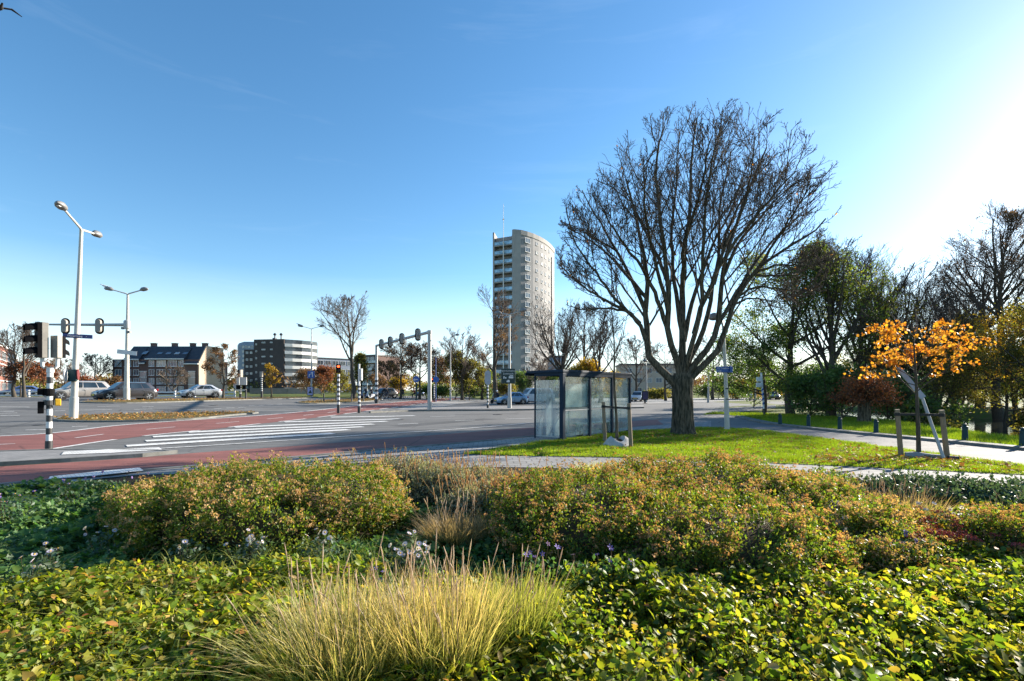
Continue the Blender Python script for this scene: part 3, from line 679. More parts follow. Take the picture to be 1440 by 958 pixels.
    for x in (h-.82, -h+.76):
        for s in (1, -1):
            T = Matrix.Translation((x, s*(w-.11), wr)) @ Matrix.Rotation(R(90)*(-s), 4, 'X')
            q = MB(); q.lathe([(wr*.62, -.10), (wr*.95, -.11), (wr, -.07), (wr, .07), (wr*.95, .105), (wr*.66, .115)], 24, 0, mat=T); wh = q.build('wheel', m_tyre, t, smooth=True)
            q = MB(); q.lathe([(wr*.64, .09), (wr*.66, .125), (wr*.60, .115), (.06, .10)], 24, 1, mat=T)
            for k in range(5): q.box((0, 0, 0), (.07, wr*.6, .03), 0, mat=T @ Matrix.Rotation(2*math.pi*k/5, 4, 'Z') @ Matrix.Translation((0, wr*.33, .122)))
            q.lathe([(.07, .10), (.06, .14), (.01, .145)], 12, 0, mat=T); q.build('rim', [m_rim, m_black], wh)
            q = MB(); T2 = Matrix.Translation((x, s*(w-.035), wr+.02)) @ Matrix.Rotation(R(90)*(-s), 4, 'X'); q.lathe([(wr+.075, -.3), (wr+.075, .028), (wr+.02, .04), (wr+.02, -.3)], 24, 0, mat=T2); q.build('wheel_arch', m_black, t)
    for s in (1, -1):
        q = MB(); q.loft([[(h-.10, s*w*.50, .72), (h-.12, s*w*.50, .60), (h-.20, s*w*.80, .64), (h-.16, s*w*.78, .76)], [(h-.03, s*w*.48, .70), (h-.05, s*w*.48, .61), (h-.17, s*w*.885, .65), (h-.42, s*w*.925, .80)]]); q.build('headlight', m_hl, t)
        q = MB(); q.box((-h+.10, s*w*.82, belt-.07), (.16, .22, .2)); q.build('tail_light', m_tl, t, bevel=.02)
        q = MB(); q.box((xa-.32, s*(w+.06), belt+.08), (.12, .2, .13)); q.box((xa-.30, s*(w-.04), belt+.05), (.05, .12, .05)); q.build('mirror', pm if kind != 'suv' else m_black, t, bevel=.02)
        for xx in (-.05, -1.05): q = MB(); q.box((xx, s*(w+.004), belt-.13), (.17, .03, .03)); q.build('door_handle', m_chrome, t)
        q = MB()
        for xx in (xa-.28, -.12, -1.12 if kind != 'van' else -1.3): q.box((xx, s*(w-.004), .62), (.012, .012, .5), 0)
        q.box((0, s*(w-.02), .26), (L*.55, .05, .12)); q.build('door_seam', m_black, t)
    q = MB(); q.box((h-.02, 0, .45), (.05, Wd*.52, .16)); q.box((h-.04, 0, .63), (.05, Wd*.34, .10)); q.build('grille', m_black, t)
    for x, z in ((h+.012, .47), (-h-.015, .62)): q = MB(); q.box((x, 0, z), (.02, .5, .11)); q.build('number_plate', m_plate, t)
    return t
def place(t, px_, D, heading, dz=0):
    p = at(px_, D); t.location = (p.x, p.y, p.z+.01+dz); t.rotation_euler = (0, 0, R(heading))
# heading: direction the bonnet points; 180 = towards the left of the picture
place(make_car('car', 'champagne silver estate waiting behind the left traffic signal post', 'car', paint('champagne', (.42, .39, .36)), 4.65, 1.86, 1.66, 1.0, kind='suv'), 112, 43.5, 238)
place(make_car('car', 'dark grey estate car half hidden by the lamp post with signal arm', 'car', paint('charcoal', (.055, .053, .06)), 4.5, 1.83, 1.57, .97, kind='suv'), 176, 42.8, 238)
place(make_car('car', 'silver hatchback driving past the brown-leaved young tree', 'car', paint('silver', (.58, .60, .62)), 4.1, 1.76, 1.46), 281, 54.5, 232)
place(make_car('car', 'light blue hatchback behind the green signboard post', 'car', paint('light_blue', (.26, .42, .60)), 3.95, 1.72, 1.46), 718.5, 57.5, 203)
place(make_car('white_van', 'white passenger van behind the light blue hatchback', 'van', paint('white', (.78, .78, .77), .0), 5.0, 1.95, 1.95, 1.12, kind='van'), 752, 62.5, 203)
place(make_car('car', 'white car facing the junction beside the dark advert board', 'car', paint('white_b', (.75, .76, .78), .0), 4.4, 1.8, 1.5), 897.5, 74, 243)
place(make_car('car', 'black car waiting behind the scooters at the gantry', 'car', paint('black', (.018, .019, .024)), 4.5, 1.85, 1.62, kind='suv'), 540, 80, 228)
place(make_car('parked_car', 'white parked car above the far hedge right of the advert board', 'car', paint('white_c', (.72, .72, .73), .0), 4.2, 1.78, 1.48), 932, 104, 185)
place(make_car('parked_car', 'dark parked car next to the white one above the far hedge', 'car', paint('dark_b', (.05, .05, .06)), 4.2, 1.78, 1.48), 948, 103, 185)
place(make_car('parked_car', 'dark car with pale roof far off under the leaning willow', 'car', paint('dark_c', (.05, .045, .05)), 4.2, 1.78, 1.48), 1087, 88, 250)
place(make_car('parked_car', 'blue car parked behind the white fence at the left edge', 'car', paint('van_blue', (.08, .14, .32), .1), 4.4, 1.8, 1.45), 31, 68, 225)
place(make_car('parked_car', 'blue parked car under the trees beyond the cyclists', 'car', paint('mid_blue', (.07, .12, .26)), 4.2, 1.78, 1.48), 596, 112, 250)

# ------------------------------------------------------------------ people on two wheels
m_cloth_d = M('dark_clothing', (.022, .024, .032), .9, scale=12); m_cloth_r = M('red_jacket', (.30, .035, .03), .9, scale=12); m_skin = M('skin', (.50, .30, .22), .6, scale=12); m_helm = M('helmet', (.65, .65, .66), .3, scale=9)
m_trouser = M('navy_trousers', (.03, .035, .06), .9, scale=12)
def rider(label, loc, rz, jacket, seat=.78, helmet=True, foot=.30, group=None):
    """seated person, facing +x"""
    t = thing('person', label, 'person', loc, rz, group)
    J = {'pelvis': (0, 0, seat+.10), 'waist': (.04, 0, seat+.28), 'chest': (.13, 0, seat+.50), 'neck': (.18, 0, seat+.66), 'chin': (.22, 0, seat+.73), 'head': (.22, 0, seat+.83), 'crown': (.21, 0, seat+.93)}
    rad = {'pelvis': .15, 'waist': .14, 'chest': .16, 'neck': .06, 'chin': .075, 'head': .095, 'crown': .07}
    E = [('pelvis', 'waist'), ('waist', 'chest'), ('chest', 'neck'), ('neck', 'chin'), ('chin', 'head'), ('head', 'crown')]
    for s, n in ((1, 'l'), (-1, 'r')):
        up = .10 if s > 0 else -.06
        for k, p, r_ in (('hip', (.05, s*.10, seat+.05), .10), ('knee', (.40, s*.13, seat-.06+up), .07), ('calf', (.36, s*.12, (seat+foot)/2-.05+up), .058), ('ankle', (.30, s*.12, foot+up), .042), ('toe', (.46, s*.13, foot-.04+up), .035),
                         ('shoulder', (.13, s*.19, seat+.57), .075), ('elbow', (.30, s*.25, seat+.36), .052), ('wrist', (.50, s*.22, seat+.30), .036), ('hand', (.58, s*.21, seat+.29), .04)):
            J[k+n] = p; rad[k+n] = r_
        E += [('pelvis', 'hip'+n), ('hip'+n, 'knee'+n), ('knee'+n, 'calf'+n), ('calf'+n, 'ankle'+n), ('ankle'+n, 'toe'+n), ('chest', 'shoulder'+n), ('shoulder'+n, 'elbow'+n), ('elbow'+n, 'wrist'+n), ('wrist'+n, 'hand'+n)]
    K = list(J); me = bpy.data.meshes.new('body'); me.from_pydata([J[k] for k in K], [(K.index(a), K.index(b)) for a, b in E], [])
    o = bpy.data.objects.new('body', me); col.objects.link(o); o.parent = t
    md = o.modifiers.new('skin', 'SKIN')
    if not me.skin_vertices: 
        bm = bmesh.new(); bm.from_mesh(me); bm.verts.layers.skin.verify(); bm.to_mesh(me); bm.free()
    for i, k in enumerate(K): me.skin_vertices[0].data[i].radius = (rad[k], rad[k]); me.skin_vertices[0].data[i].use_root = (k == 'pelvis')
    s2 = o.modifiers.new('sub', 'SUBSURF'); s2.levels = 1; s2.render_levels = 1
    dg = bpy.context.evaluated_depsgraph_get(); ev = o.evaluated_get(dg); m2 = bpy.data.meshes.new_from_object(ev); o.modifiers.clear(); o.data = m2; m2.name = 'body'
    for m in (jacket, m_trouser, m_skin, m_black): m2.materials.append(m)
    for p in m2.polygons:
        c = p.center; p.use_smooth = True
        p.material_index = 2 if (c.z > seat+.67 or (c.x > .53 and c.z > seat+.1)) else (3 if c.z < foot+.10 else (0 if c.z > seat+.17 else 1))
    q = MB()
    if helmet: q.lathe([(.125, -.06), (.135, .0), (.125, .07), (.08, .125), (.01, .145)], 14, 0, (.205, 0, seat+.84)); q.build('helmet', m_helm, t, smooth=True)
    else: q.lathe([(.085, -.06), (.112, .0), (.105, .05), (.07, .095), (.01, .11)], 12, 0, (.195, 0, seat+.85)); q.build('hair', m_black, t, smooth=True)
    return t
m_scoot = M('scooter_blue', (.05, .07, .20), .3, scale=9, coat=.5); m_scootw = M('scooter_white', (.75, .76, .78), .3, scale=9, coat=.5); m_scootk = M('scooter_black', (.02, .02, .025), .35, scale=9, coat=.5)
def scooter(label, loc, rz, pm):
    t = thing('motor_scooter', label, 'scooter', loc, rz)
    for x in (.62, -.58):
        T = Matrix.Translation((x, 0, .24)) @ Matrix.Rotation(R(90), 4, 'X'); q = MB(); q.lathe([(.15, -.05), (.22, -.06), (.24, 0), (.22, .06), (.15, .05)], 20, 0, mat=T); wh = q.build('wheel', m_tyre, t, smooth=True)
        q = MB(); q.lathe([(.155, -.045), (.05, -.03), (.05, .03), (.155, .045)], 16, 0, mat=T); q.build('rim', m_rim, wh)
    q = MB(); q.loft([[(-.85, y, z) for y, z in ((.10, .55), (.10, .68), (-.10, .68), (-.10, .55))], [(-.5, y, z) for y, z in ((.19, .40), (.17, .72), (-.17, .72), (-.19, .40))], [(-.05, y, z) for y, z in ((.19, .24), (.15, .70), (-.15, .70), (-.19, .24))], [(.0, y, z) for y, z in ((.2, .22), (.2, .34), (-.2, .34), (-.2, .22))], [(.4, y, z) for y, z in ((.2, .22), (.2, .32), (-.2, .32), (-.2, .22))]])
    q.loft([[(.38, y, z) for y, z in ((.2, .22), (.2, .34), (-.2, .34), (-.2, .22))], [(.52, y, z) for y, z in ((.24, .45), (.22, .80), (-.22, .80), (-.24, .45))], [(.46, y, z) for y, z in ((.14, .95), (.14, 1.0), (-.14, 1.0), (-.14, .95))]])
    q.build('fairing', pm, t, smooth=True)
    q = MB(); q.box((-.35, 0, .76), (.75, .28, .10)); q.build('seat', m_black, t, bevel=.03)
    q = MB(); q.tube([(.46, -.33, 1.04), (.50, 0, 1.0), (.46, .33, 1.04)], .018, 8); q.tube([(.46, .28, 1.04), (.48, .36, 1.22)], .008, 6); q.tube([(.46, -.28, 1.04), (.48, -.36, 1.22)], .008, 6); q.box((.48, .37, 1.25), (.02, .12, .08)); q.box((.48, -.37, 1.25), (.02, .12, .08)); q.build('handlebar', m_black, t)
    q = MB(); q.lathe([(.07, 0), (.06, .03), (.01, .04)], 12, 0, mat=Matrix.Translation((.55, 0, .78)) @ Matrix.Rotation(R(90), 4, 'Y')); q.build('headlight', m_hl, t)
    q = MB(); q.loft([[(.50, y, 1.0) for y in (.12, -.12)]+[(.52, y, 1.0) for y in (-.12, .12)], [(.38, y, 1.35) for y in (.10, -.10)]+[(.40, y, 1.35) for y in (-.10, .10)]]); q.build('windshield', m_winl, t)
    return t
m_bike = M('bicycle_frame', (.03, .03, .035), .4, scale=9)
def bicycle(label, loc, rz, pm=m_bike):
    t = thing('bicycle', label, 'bicycle', loc, rz)
    for x in (.54, -.54):
        T = Matrix.Translation((x, 0, .34)) @ Matrix.Rotation(R(90), 4, 'X'); q = MB(); q.lathe([(.315, -.018), (.34, -.012), (.345, 0), (.34, .012), (.315, .018)], 28, 0, mat=T)
        a = MB()
        n = 28; vs = [(x+r_*math.cos(2*math.pi*k/n), y, .34+r_*math.sin(2*math.pi*k/n)) for r_, y in ((.345, -.02), (.345, .02), (.305, .02), (.305, -.02)) for k in range(n)]
        a.add(vs, [(i*n+k, i*n+(k+1) % n, ((i+1) % 4)*n+(k+1) % n, ((i+1) % 4)*n+k) for i in range(4) for k in range(n)]); wh = a.build('wheel', m_tyre, t)
        b = MB()
        for k in range(10): b.tube([(x, 0, .34), (x+.31*math.cos(k*math.pi/5), 0, .34+.31*math.sin(k*math.pi/5))], .004, 4)
        b.tube([(x, -.05, .34), (x, .05, .34)], .022, 8); b.build('spokes', m_rim, wh)
    q = MB(); bb = (-.08, 0, .30); hd = (.36, 0, .82); se = (-.26, 0, .78)
    for a, b in ((bb, hd), (bb, se), (se, (.36, 0, .74)), (bb, (-.54, 0, .34)), (se, (-.54, 0, .34)), ((.34, 0, .88), (.54, 0, .34))): q.tube([a, b], .018, 8)
    q.build('frame', pm, t); q = MB(); q.tube([(-.26, 0, .78), (-.29, 0, .92)], .014, 8); q.loft([[(-.42, .09, .93), (-.42, -.09, .93), (-.42, -.09, .97), (-.42, .09, .97)], [(-.12, .02, .94), (-.12, -.02, .94), (-.12, -.02, .97), (-.12, .02, .97)]]); q.build('saddle', m_black, t)
    q = MB(); q.tube([(.22, -.28, 1.06), (.32, -.15, 1.05), (.33, 0, 1.0), (.32, .15, 1.05), (.22, .28, 1.06)], .014, 8); q.tube([(.35, 0, .84), (.33, 0, 1.0)], .016, 8); q.build('handlebar', m_bike, t)
    q = MB(); q.box((-.56, 0, .74), (.36, .13, .02)); q.tube([(-.72, 0, .73), (-.54, 0, .34)], .008, 6); q.box((-.08, .1, .22), (.1, .09, .025)); q.box((-.08, -.1, .38), (.1, .09, .025)); q.build('carrier', m_bike, t)
    return t
def ride(px_, D, rz, kind, lab_v, lab_p, pm, jacket, helmet=True):
    p = at(px_, D); p.z += .012; a = R(rz)
    if kind == 'scooter': scooter(lab_v, p, a, pm); s, ft, off = .75, .36, -.30
    else: bicycle(lab_v, p, a, pm); s, ft, off = .88, .34, -.27
    rider(lab_p, p+Vector((off*math.cos(a), off*math.sin(a), 0)), a, jacket, s, helmet, ft)
ride(521, 70, 235, 'scooter', 'blue and white motor scooter beside the striped gantry leg', 'person in dark jacket riding the blue and white scooter', m_scootw, m_cloth_d)
ride(513, 73, 240, 'scooter', 'dark blue motor scooter nearest the striped post', 'person in navy jacket riding the dark blue scooter', m_scoot, m_trouser)
ride(543, 66, 205, 'bicycle', 'bicycle with pale rims in front of the waiting black car', 'person in black cycling in front of the waiting black car', m_rim, m_cloth_d, False)
ride(566, 78, 250, 'bicycle', 'dark bicycle beside the first street tree trunk', 'person in dark coat cycling beside the first street tree trunk', m_bike, m_cloth_d, False)
ride(581, 76, 200, 'bicycle', 'dark bicycle below the round blue arrow sign', 'person in red jacket cycling below the round blue arrow sign', m_bike, m_cloth_r, False)
ride(698, 62, 205, 'scooter', 'black motor scooter left of the light blue hatchback', 'person with white helmet on the black scooter', m_scootk, m_cloth_d)
# ------------------------------------------------------------------ street furniture
m_galv = M('galvanised_steel', (.40, .40, .38), .5, .25, c2=(.33, .33, .32), scale=3); m_cream = M('cream_pole_paint', (.55, .53, .47), .5, c2=(.47, .45, .40), scale=2.5); m_lampgrey = M('lamp_housing_grey', (.22, .21, .20), .45, scale=5)
m_lens = M('lamp_lens', (.55, .56, .55), .2, scale=5); m_pwhite = M('pole_white', (.72, .72, .70), .55, c2=(.58, .58, .56), scale=6); m_pblack = M('pole_black', (.022, .022, .024), .5, c2=(.04, .04, .04), scale=6)
m_sigbeige = M('signal_housing_beige', (.30, .275, .235), .6, c2=(.25, .23, .20), scale=5, bump=.03); m_sigblack = M('signal_front_black', (.004, .004, .005), .7, scale=9, spec=.08)
m_yel = M('push_button_yellow', (.75, .42, .02), .4, scale=9); m_bluesign = M('sign_blue', (.015, .09, .36), .4, c2=(.012, .08, .31), scale=4); m_navy = M('sign_navy', (.02, .04, .16), .4, scale=4); m_greensign = M('sign_dark_green', (.012, .035, .032), .5, scale=4)
m_dkgreen = M('bollard_green_blue', (.015, .045, .052), .6, c2=(.022, .055, .06), scale=9, spec=.2); m_signback = M('sign_back_grey', (.36, .38, .42), .5, .2, scale=5); m_lilac = M('board_lilac', (.42, .42, .68), .5, scale=4)
m_shel = M('shelter_blue_grey', (.010, .024, .044), .55, 0, c2=(.014, .03, .05), scale=4, spec=.15); m_wood = M('stake_wood', (.26, .19, .12), .85, c2=(.17, .13, .09), scale=6, mscale=(8, 8, 1), bump=.3)
m_strap = M('rubber_strap', (.015, .015, .015), .7, scale=9); m_redl, n_, b_ = newmat('red_light'); b_.inputs['Base Color'].default_value = (.8, .03, .01, 1); b_.inputs['Emission Color'].default_value = (1, .08, .02, 1); b_.inputs['Emission Strength'].default_value = 2.2
m_off = M('signal_lens_dark', (.03, .03, .03), .2, scale=9); m_concb = M('grey_barrier', (.30, .32, .34), .85, c2=(.22, .24, .26), scale=7, bump=.3); m_burlap = M('burlap_bag', (.52, .49, .46), .95, c2=(.38, .35, .32), scale=8, bump=.6)
m_redplate = M('sign_back_red', (.16, .025, .022), .6, scale=5)
def head_mesh(mb, c, d, up=.12, L_=.75):
    """oval lantern: from c outward along d"""
    d = Vector(d).normalized(); s = d.cross(Vector((0, 0, 1))).normalized(); u = s.cross(d)
    rings = []
    for f, wd, ht in ((0, .06, .06), (.08, .13, .12), (.3, .21, .22), (.6, .22, .22), (.85, .15, .15), (1, .03, .03)):
        p = Vector(c)+d*(f*L_); rings.append([p+s*(wd*math.cos(q))+u*(ht*math.sin(q)*(.55 if math.sin(q) < 0 else 1)) for q in [2*math.pi*k/14 for k in range(14)]])
    mb.loft(rings)
def lamp(label, base, h, arms, r0=.10, r1=.05, lean=(0, 0), pole=None, group='street lamps'):
    t = thing('street_lamp', label, 'street lamp', base, 0, group); pole = pole or m_cream
    T = Vector((lean[0], lean[1], h)); mb = MB(); mb.tube([(0, 0, 0), T*.12, T*.121, T], [r0*1.25, r0*1.2, r0, r1], 14); mb.lathe([(r0*1.7, 0), (r0*1.7, .05), (r0*1.3, .12)], 14); mb.build('pole', pole, t, smooth=True)
    q = MB(); q.box((0, -r0*1.19, .75), (.09, .02, .35)); q.build('service_door', pole, t)
    for (ax, ay, ln, rise) in arms:
        d = Vector((ax, ay, 0)).normalized(); e = T+d*ln+Vector((0, 0, rise)); q = MB(); q.tube([T-Vector((0, 0, .08)), T+d*.1+Vector((0, 0, rise*.10)), e], [r1*.9, r1*.75, r1*.6], 10); a = q.build('arm', pole, t, smooth=True)
        q = MB(); dd = (e-T).normalized()*.6+d*.4; head_mesh(q, e-dd.normalized()*.05, dd); hd = q.build('lamp_head', m_lampgrey, t, smooth=True)
        q = MB(); p = e+dd.normalized()*.40; s = d.cross(Vector((0, 0, 1))); rz = math.atan2(d.y, d.x)
        q.lathe([(.01, -.02), (.8, 0), (.8, .015)], 14, 0, mat=Matrix.Translation(p-Vector((0, 0, .085))) @ Matrix.Rotation(rz, 4, 'Z') @ Matrix.Diagonal((.3, .14, 1, 1))); q.build('lens', m_lens, hd)
    return t
pA = at(103, 25); lamp('nearest tall cream street lamp with two arms and a blue street sign on its pole', pA, 10-.15, ((.36, -.93, 1.75, .42), (-.30, .95, 1.25, .18)), .15, .075, (.42, 0))
pB = at(178, 41.7); LB = lamp('cream street lamp carrying the long horizontal traffic signal arm', pB, 9.2, ((-1, -.15, 1.15, .33), (1, -.12, 1.25, .30)), .19, .08, (.10, 0))
pC = at(438, 67); lamp('grey street lamp with two arms above the blue square road sign', pC, 9.6, ((-1, -.2, 1.1, .28), (1, -.1, 1.2, .3)), .12, .055, (0, 0), m_galv)
pE = at(716.5, 44); lamp('pale street lamp behind the dark green information board', pE, 8.6, ((-1, .1, .75, .1), (1, -.2, .95, .25)), .16, .07, (0, 0), m_galv)
def hooklamp(label, base, h, reach, pole):
    t = thing('street_lamp', label, 'street lamp', base, 0, 'street lamps'); mb = MB(); mb.tube([(0, 0, 0), (0, 0, 1.2), (0, 0, 1.21), (0, 0, h-.9), (reach*.1, 0, h-.4), (reach*.4, 0, h-.08), (reach, 0, h)], [.16, .15, .12, .07, .06, .055, .05], 10); mb.build('pole', pole, t, smooth=True)
    q = MB(); head_mesh(q, (reach-.05, 0, h), (1, 0, .08), L_=.7); q.build('lamp_head', m_lampgrey, t, smooth=True)
hooklamp('grey street lamp with a single hooked arm by the shrubbery', at(633.4, 75), 10.2, .75, m_galv)
hooklamp('thin grey street lamp behind the big tree limbs by the beige flats', at(909, 71), 6.0, -.5, m_galv)
hooklamp('thin lamp post right of the big trunk with small plates', at(996, 66), 6.2, .5, m_galv)
hooklamp('thin lamp post beside the blue advert board under the willow', at(1062, 76), 6.0, .5, m_galv)
# arm with two signals, clamped to lamp B
tb = thing('overhead_traffic_signal', 'long horizontal arm with two traffic signals seen from behind, clamped to a lamp post', 'traffic signal', pB+Vector((.03, 0, 0)))
mb = MB(); mb.tube([(0, 0, 6.55), (-2.2, -.0, 6.55), (-6.75, 0, 6.58)], [.14, .12, .08], 12); mb.lathe([(.24, 6.2), (.25, 6.25), (.25, 6.8), (.22, 6.9), (.13, 6.95)], 14); mb.build('arm', m_galv, tb, smooth=True)
def backhead(parent, c, scale=1.0, rz=0.0, lens=None):
    q = MB(); T = Matrix.Translation(c) @ Matrix.Rotation(rz, 4, 'Z') @ Matrix.Scale(scale, 4)
    for y0, y1, g, m in ((-.16, .12, 0, 0),):
        n = 12; out_ = [(.2*math.cos(a), .36+.2*math.sin(a)) for a in np.linspace(0, math.pi, n)]+[(.2*math.cos(a), -.36+.2*math.sin(a)) for a in np.linspace(math.pi, 2*math.pi, n)]
        q.loft([[(x*.9, y0, z*.96) for x, z in out_], [(x, y0+.05, z) for x, z in out_], [(x, y1, z) for x, z in out_]], 0, mat=T)
    for z in (-.36, 0, .36):
        q.loft([[(.12*math.cos(a), .12, z+.12*math.sin(a)) for a in np.linspace(0, 2*math.pi, 12, False)], [(.125*math.cos(a), .40 if math.sin(a) > -.3 else .14, z+.125*math.sin(a)-.04) for a in np.linspace(0, 2*math.pi, 12, False)]], 1, False, mat=T)
    h = q.build('signal_head', [m_sigbeige, m_sigblack], parent, smooth=True)
    q = MB(); n = 14; o2 = [(.32*math.cos(a), .38+.32*math.sin(a)) for a in np.linspace(0, math.pi, n)]+[(.32*math.cos(a), -.38+.32*math.sin(a)) for a in np.linspace(math.pi, 2*math.pi, n)]
    q.loft([[(x, .13, z) for x, z in o2], [(x, .15, z) for x, z in o2]], mat=T); q.build('backing_board', m_sigblack, h)
for p in (91, 139): backhead(tb, ((p-178)/F*41.7, -.05, 6.45), 1.0, R(18))
q = MB(); q.box((-.28, -.1, 6.25), (.2, .16, .2)); q.box((.3, -.18, 5.9), (.3, .2, .22)); q.build('detector', m_lampgrey, tb)
tb2 = thing('direction_sign', 'small white plate strapped across the lamp post with the signal arm', 'sign', pB+Vector((.20, -.2, 4.15)), R(30)); mb = MB(); mb.box((0, 0, 0), (1.35, .03, .36), mat=Matrix.Rotation(R(6), 4, 'Y')); mb.box((-.25, .08, 0), (.2, .14, .06)); mb.build('plate', m_pwhite, tb2)

def striped(mb, x, y, h0, h1, r, n, base=None, lean=0.0):
    """rings of black and white: material 0 white, 1 black"""
    z = h0
    if base: mb.tube([(x, y, h0), (x+lean*base, y, h0+base)], [r*1.25, r*1.2], 14, 1); z += base
    dz = (h1-z)/n
    for k in range(n):
        a, b = z+k*dz, z+(k+1)*dz; mb.tube([(x+lean*(a-h0), y, a), (x+lean*(b-h0), y, b)], r, 14, k % 2)
def signal3(parent, c, rz, lit=None, sc_=1.0, front_len=.42, n=3, sx=1.0, sy=1.0):
    """box shaped traffic signal, front along +x: beige shell, black front with long visors"""
    T = Matrix.Translation(c) @ Matrix.Rotation(rz, 4, 'Z') @ Matrix.Diagonal((sc_*sx, sc_*sy, sc_, 1)); hh = .34*n
    q = MB(); q.box((-.06, 0, 0), (.20, .34, hh), 0, mat=T); q.box((-.085, 0, 0), (.13, .355, .012), 0, mat=T)
    sh = q.build('housing', m_sigbeige, parent, bevel=.02)
    q = MB(); q.box((.105, 0, 0), (.13, .35, hh-.01), 0, mat=T)
    for k in range(n):
        z = hh/2-.17-k*.34; A = np.linspace(-.35, math.pi+.35, 12)
        o_ = [(.14*math.cos(a), .14*math.sin(a)) for a in A]; i_ = [(.128*math.cos(a), .128*math.sin(a)) for a in A[::-1]]
        pr = o_+i_
        q.loft([[(.16, y, z+zz) for y, zz in pr], [(.11+front_len*.55, y, z+zz-.015) for y, zz in pr], [(.11+front_len*(1 if True else 1), y*.92, z+zz*.92-.05) for y, zz in pr]], 0, mat=T)
    q.build('visor', m_sigblack, sh, smooth=True)
    for k in range(n):
        z = hh/2-.17-k*.34; q = MB(); q.lathe([(.10, 0), (.095, .03), (.05, .045), (.005, .05)], 14, 0, mat=T @ Matrix.Translation((.162, 0, z)) @ Matrix.Rotation(R(90), 4, 'Y')); q.build('lens', m_redl if lit == k else m_off, sh)
# --- nearest traffic light (left)
p1 = at(68.5, 13.6); t1 = thing('traffic_light', 'nearest traffic light on a black and white striped post with beige signal boxes', 'traffic light', p1, R(43.8))
mb = MB(); striped(mb, 0, 0, 0, 2.25, .070, 11, .28, .012); mb.build('post', [m_pwhite, m_pblack], t1, smooth=True)
q = MB(); z = 2.27
q.tube([(.03, 0, 2.2), (.03, 0, 2.33)], .085, 14); q.tube([(-.13, 0, 2.64), (-.13, 0, 2.38), (-.09, 0, 2.34), (.14, 0, 2.34), (.18, 0, 2.38), (.18, 0, 2.64)], .048, 10); q.build('bracket', m_pwhite, t1, smooth=True)
signal3(t1, (-.14, 0, 3.10), R(194), None, .97, .40, 3, .72, .85); signal3(t1, (.19, 0, 2.93), R(40), None, .92, .26, 2, .75, .72)
q = MB(); q.box((-.16, 0, 1.22), (.13, .15, .34)); q.lathe([(.125, 1.55), (.13, 1.60), (.13, 1.70), (.125, 1.75)], 14); q.box((-.17, 0, 1.66), (.12, .16, .18)); q.build('signal_box', m_sigblack, t1, bevel=.015)
q = MB(); q.box((.19, -.02, 1.36), (.13, .12, .20)); q.build('push_button', m_yel, t1, bevel=.02)
q = MB(); q.lathe([(.115, 1.28), (.115, 1.42)], 14); q.build('clamp', m_pblack, t1)
# --- things on lamp A
ts = thing('street_sign', 'navy street name sign reading Moerweg on the nearest lamp post', 'street sign', pA+Vector((.30, -.22, 4.32)), R(36)); mb = MB(); mb.box((.1, 0, 0), (1.15, .03, .20)); mb.build('plate', m_navy, ts, bevel=.008); text('lettering', 'Moerweg   ←'.replace('←', '-'), .15, (.08, -.02, 0), (R(90), 0, 0), m_pwhite, ts); q = MB(); q.box((.02, .1, 0), (.16, .18, .08)); q.build('bracket', m_galv, ts)
tq = thing('road_sign', 'road sign seen edge on with red back strapped to the nearest lamp post', 'road sign', pA+Vector((.1, -.2, 2.3)))
mb = MB(); mb.lathe([(.36, -.02), (.36, .02)], 22, 0, mat=Matrix.Translation((-.22, -.1, 0)) @ Matrix.Rotation(R(122), 4, 'Z') @ Matrix.Rotation(R(90), 4, 'X') @ Matrix.Scale(1.0, 4)); mb.build('disc', m_pwhite, tq)
mb = MB(); mb.lathe([(.28, -.02), (.28, .02)], 22, 0, mat=Matrix.Translation((.22, .12, .05)) @ Matrix.Rotation(R(122), 4, 'Z') @ Matrix.Rotation(R(90), 4, 'X')); mb.build('disc', m_redplate, tq)
mb = MB(); mb.box((.05, 0, 0), (.44, .12, .62)); mb.build('signal_box', m_dkgreen, tq, bevel=.03)
# --- gantry over the road
gA = at(604, 39.5); gB = at(529.5, 54); tg = thing('signal_gantry', 'tall grey gantry with four traffic signals across the road', 'traffic gantry', gA)
B_ = gB-gA; HG = 6.45
mb = MB(); mb.tube([(0, 0, 0), (0, 0, .02), (0, 0, HG)], [.22, .17, .15], 14); mb.lathe([(.30, 0), (.30, .05), (.22, .1)], 14); mb.lathe([(.19, HG-.1), (.19, HG+.12), (.1, HG+.16)], 12); mb.build('leg', m_galv, tg, smooth=True)
mb = MB(); mb.tube([B_+Vector((0, 0, 2.9)), B_+Vector((0, 0, HG+.05))], .14, 14, 2); striped(mb, B_.x, B_.y, B_.z, B_.z+2.9, .17, 9, .5); mb.build('leg', [m_pwhite, m_pblack, m_galv], tg, smooth=True)
mb = MB(); mb.tube([(0, 0, HG), B_+Vector((0, 0, HG))], .13, 12); mb.build('beam', m_galv, tg, smooth=True)
for f in (.15, .42, .65, .85):
    backhead(tg, B_*f+Vector((-.05, -.2, HG+.0)), .78, R(25))
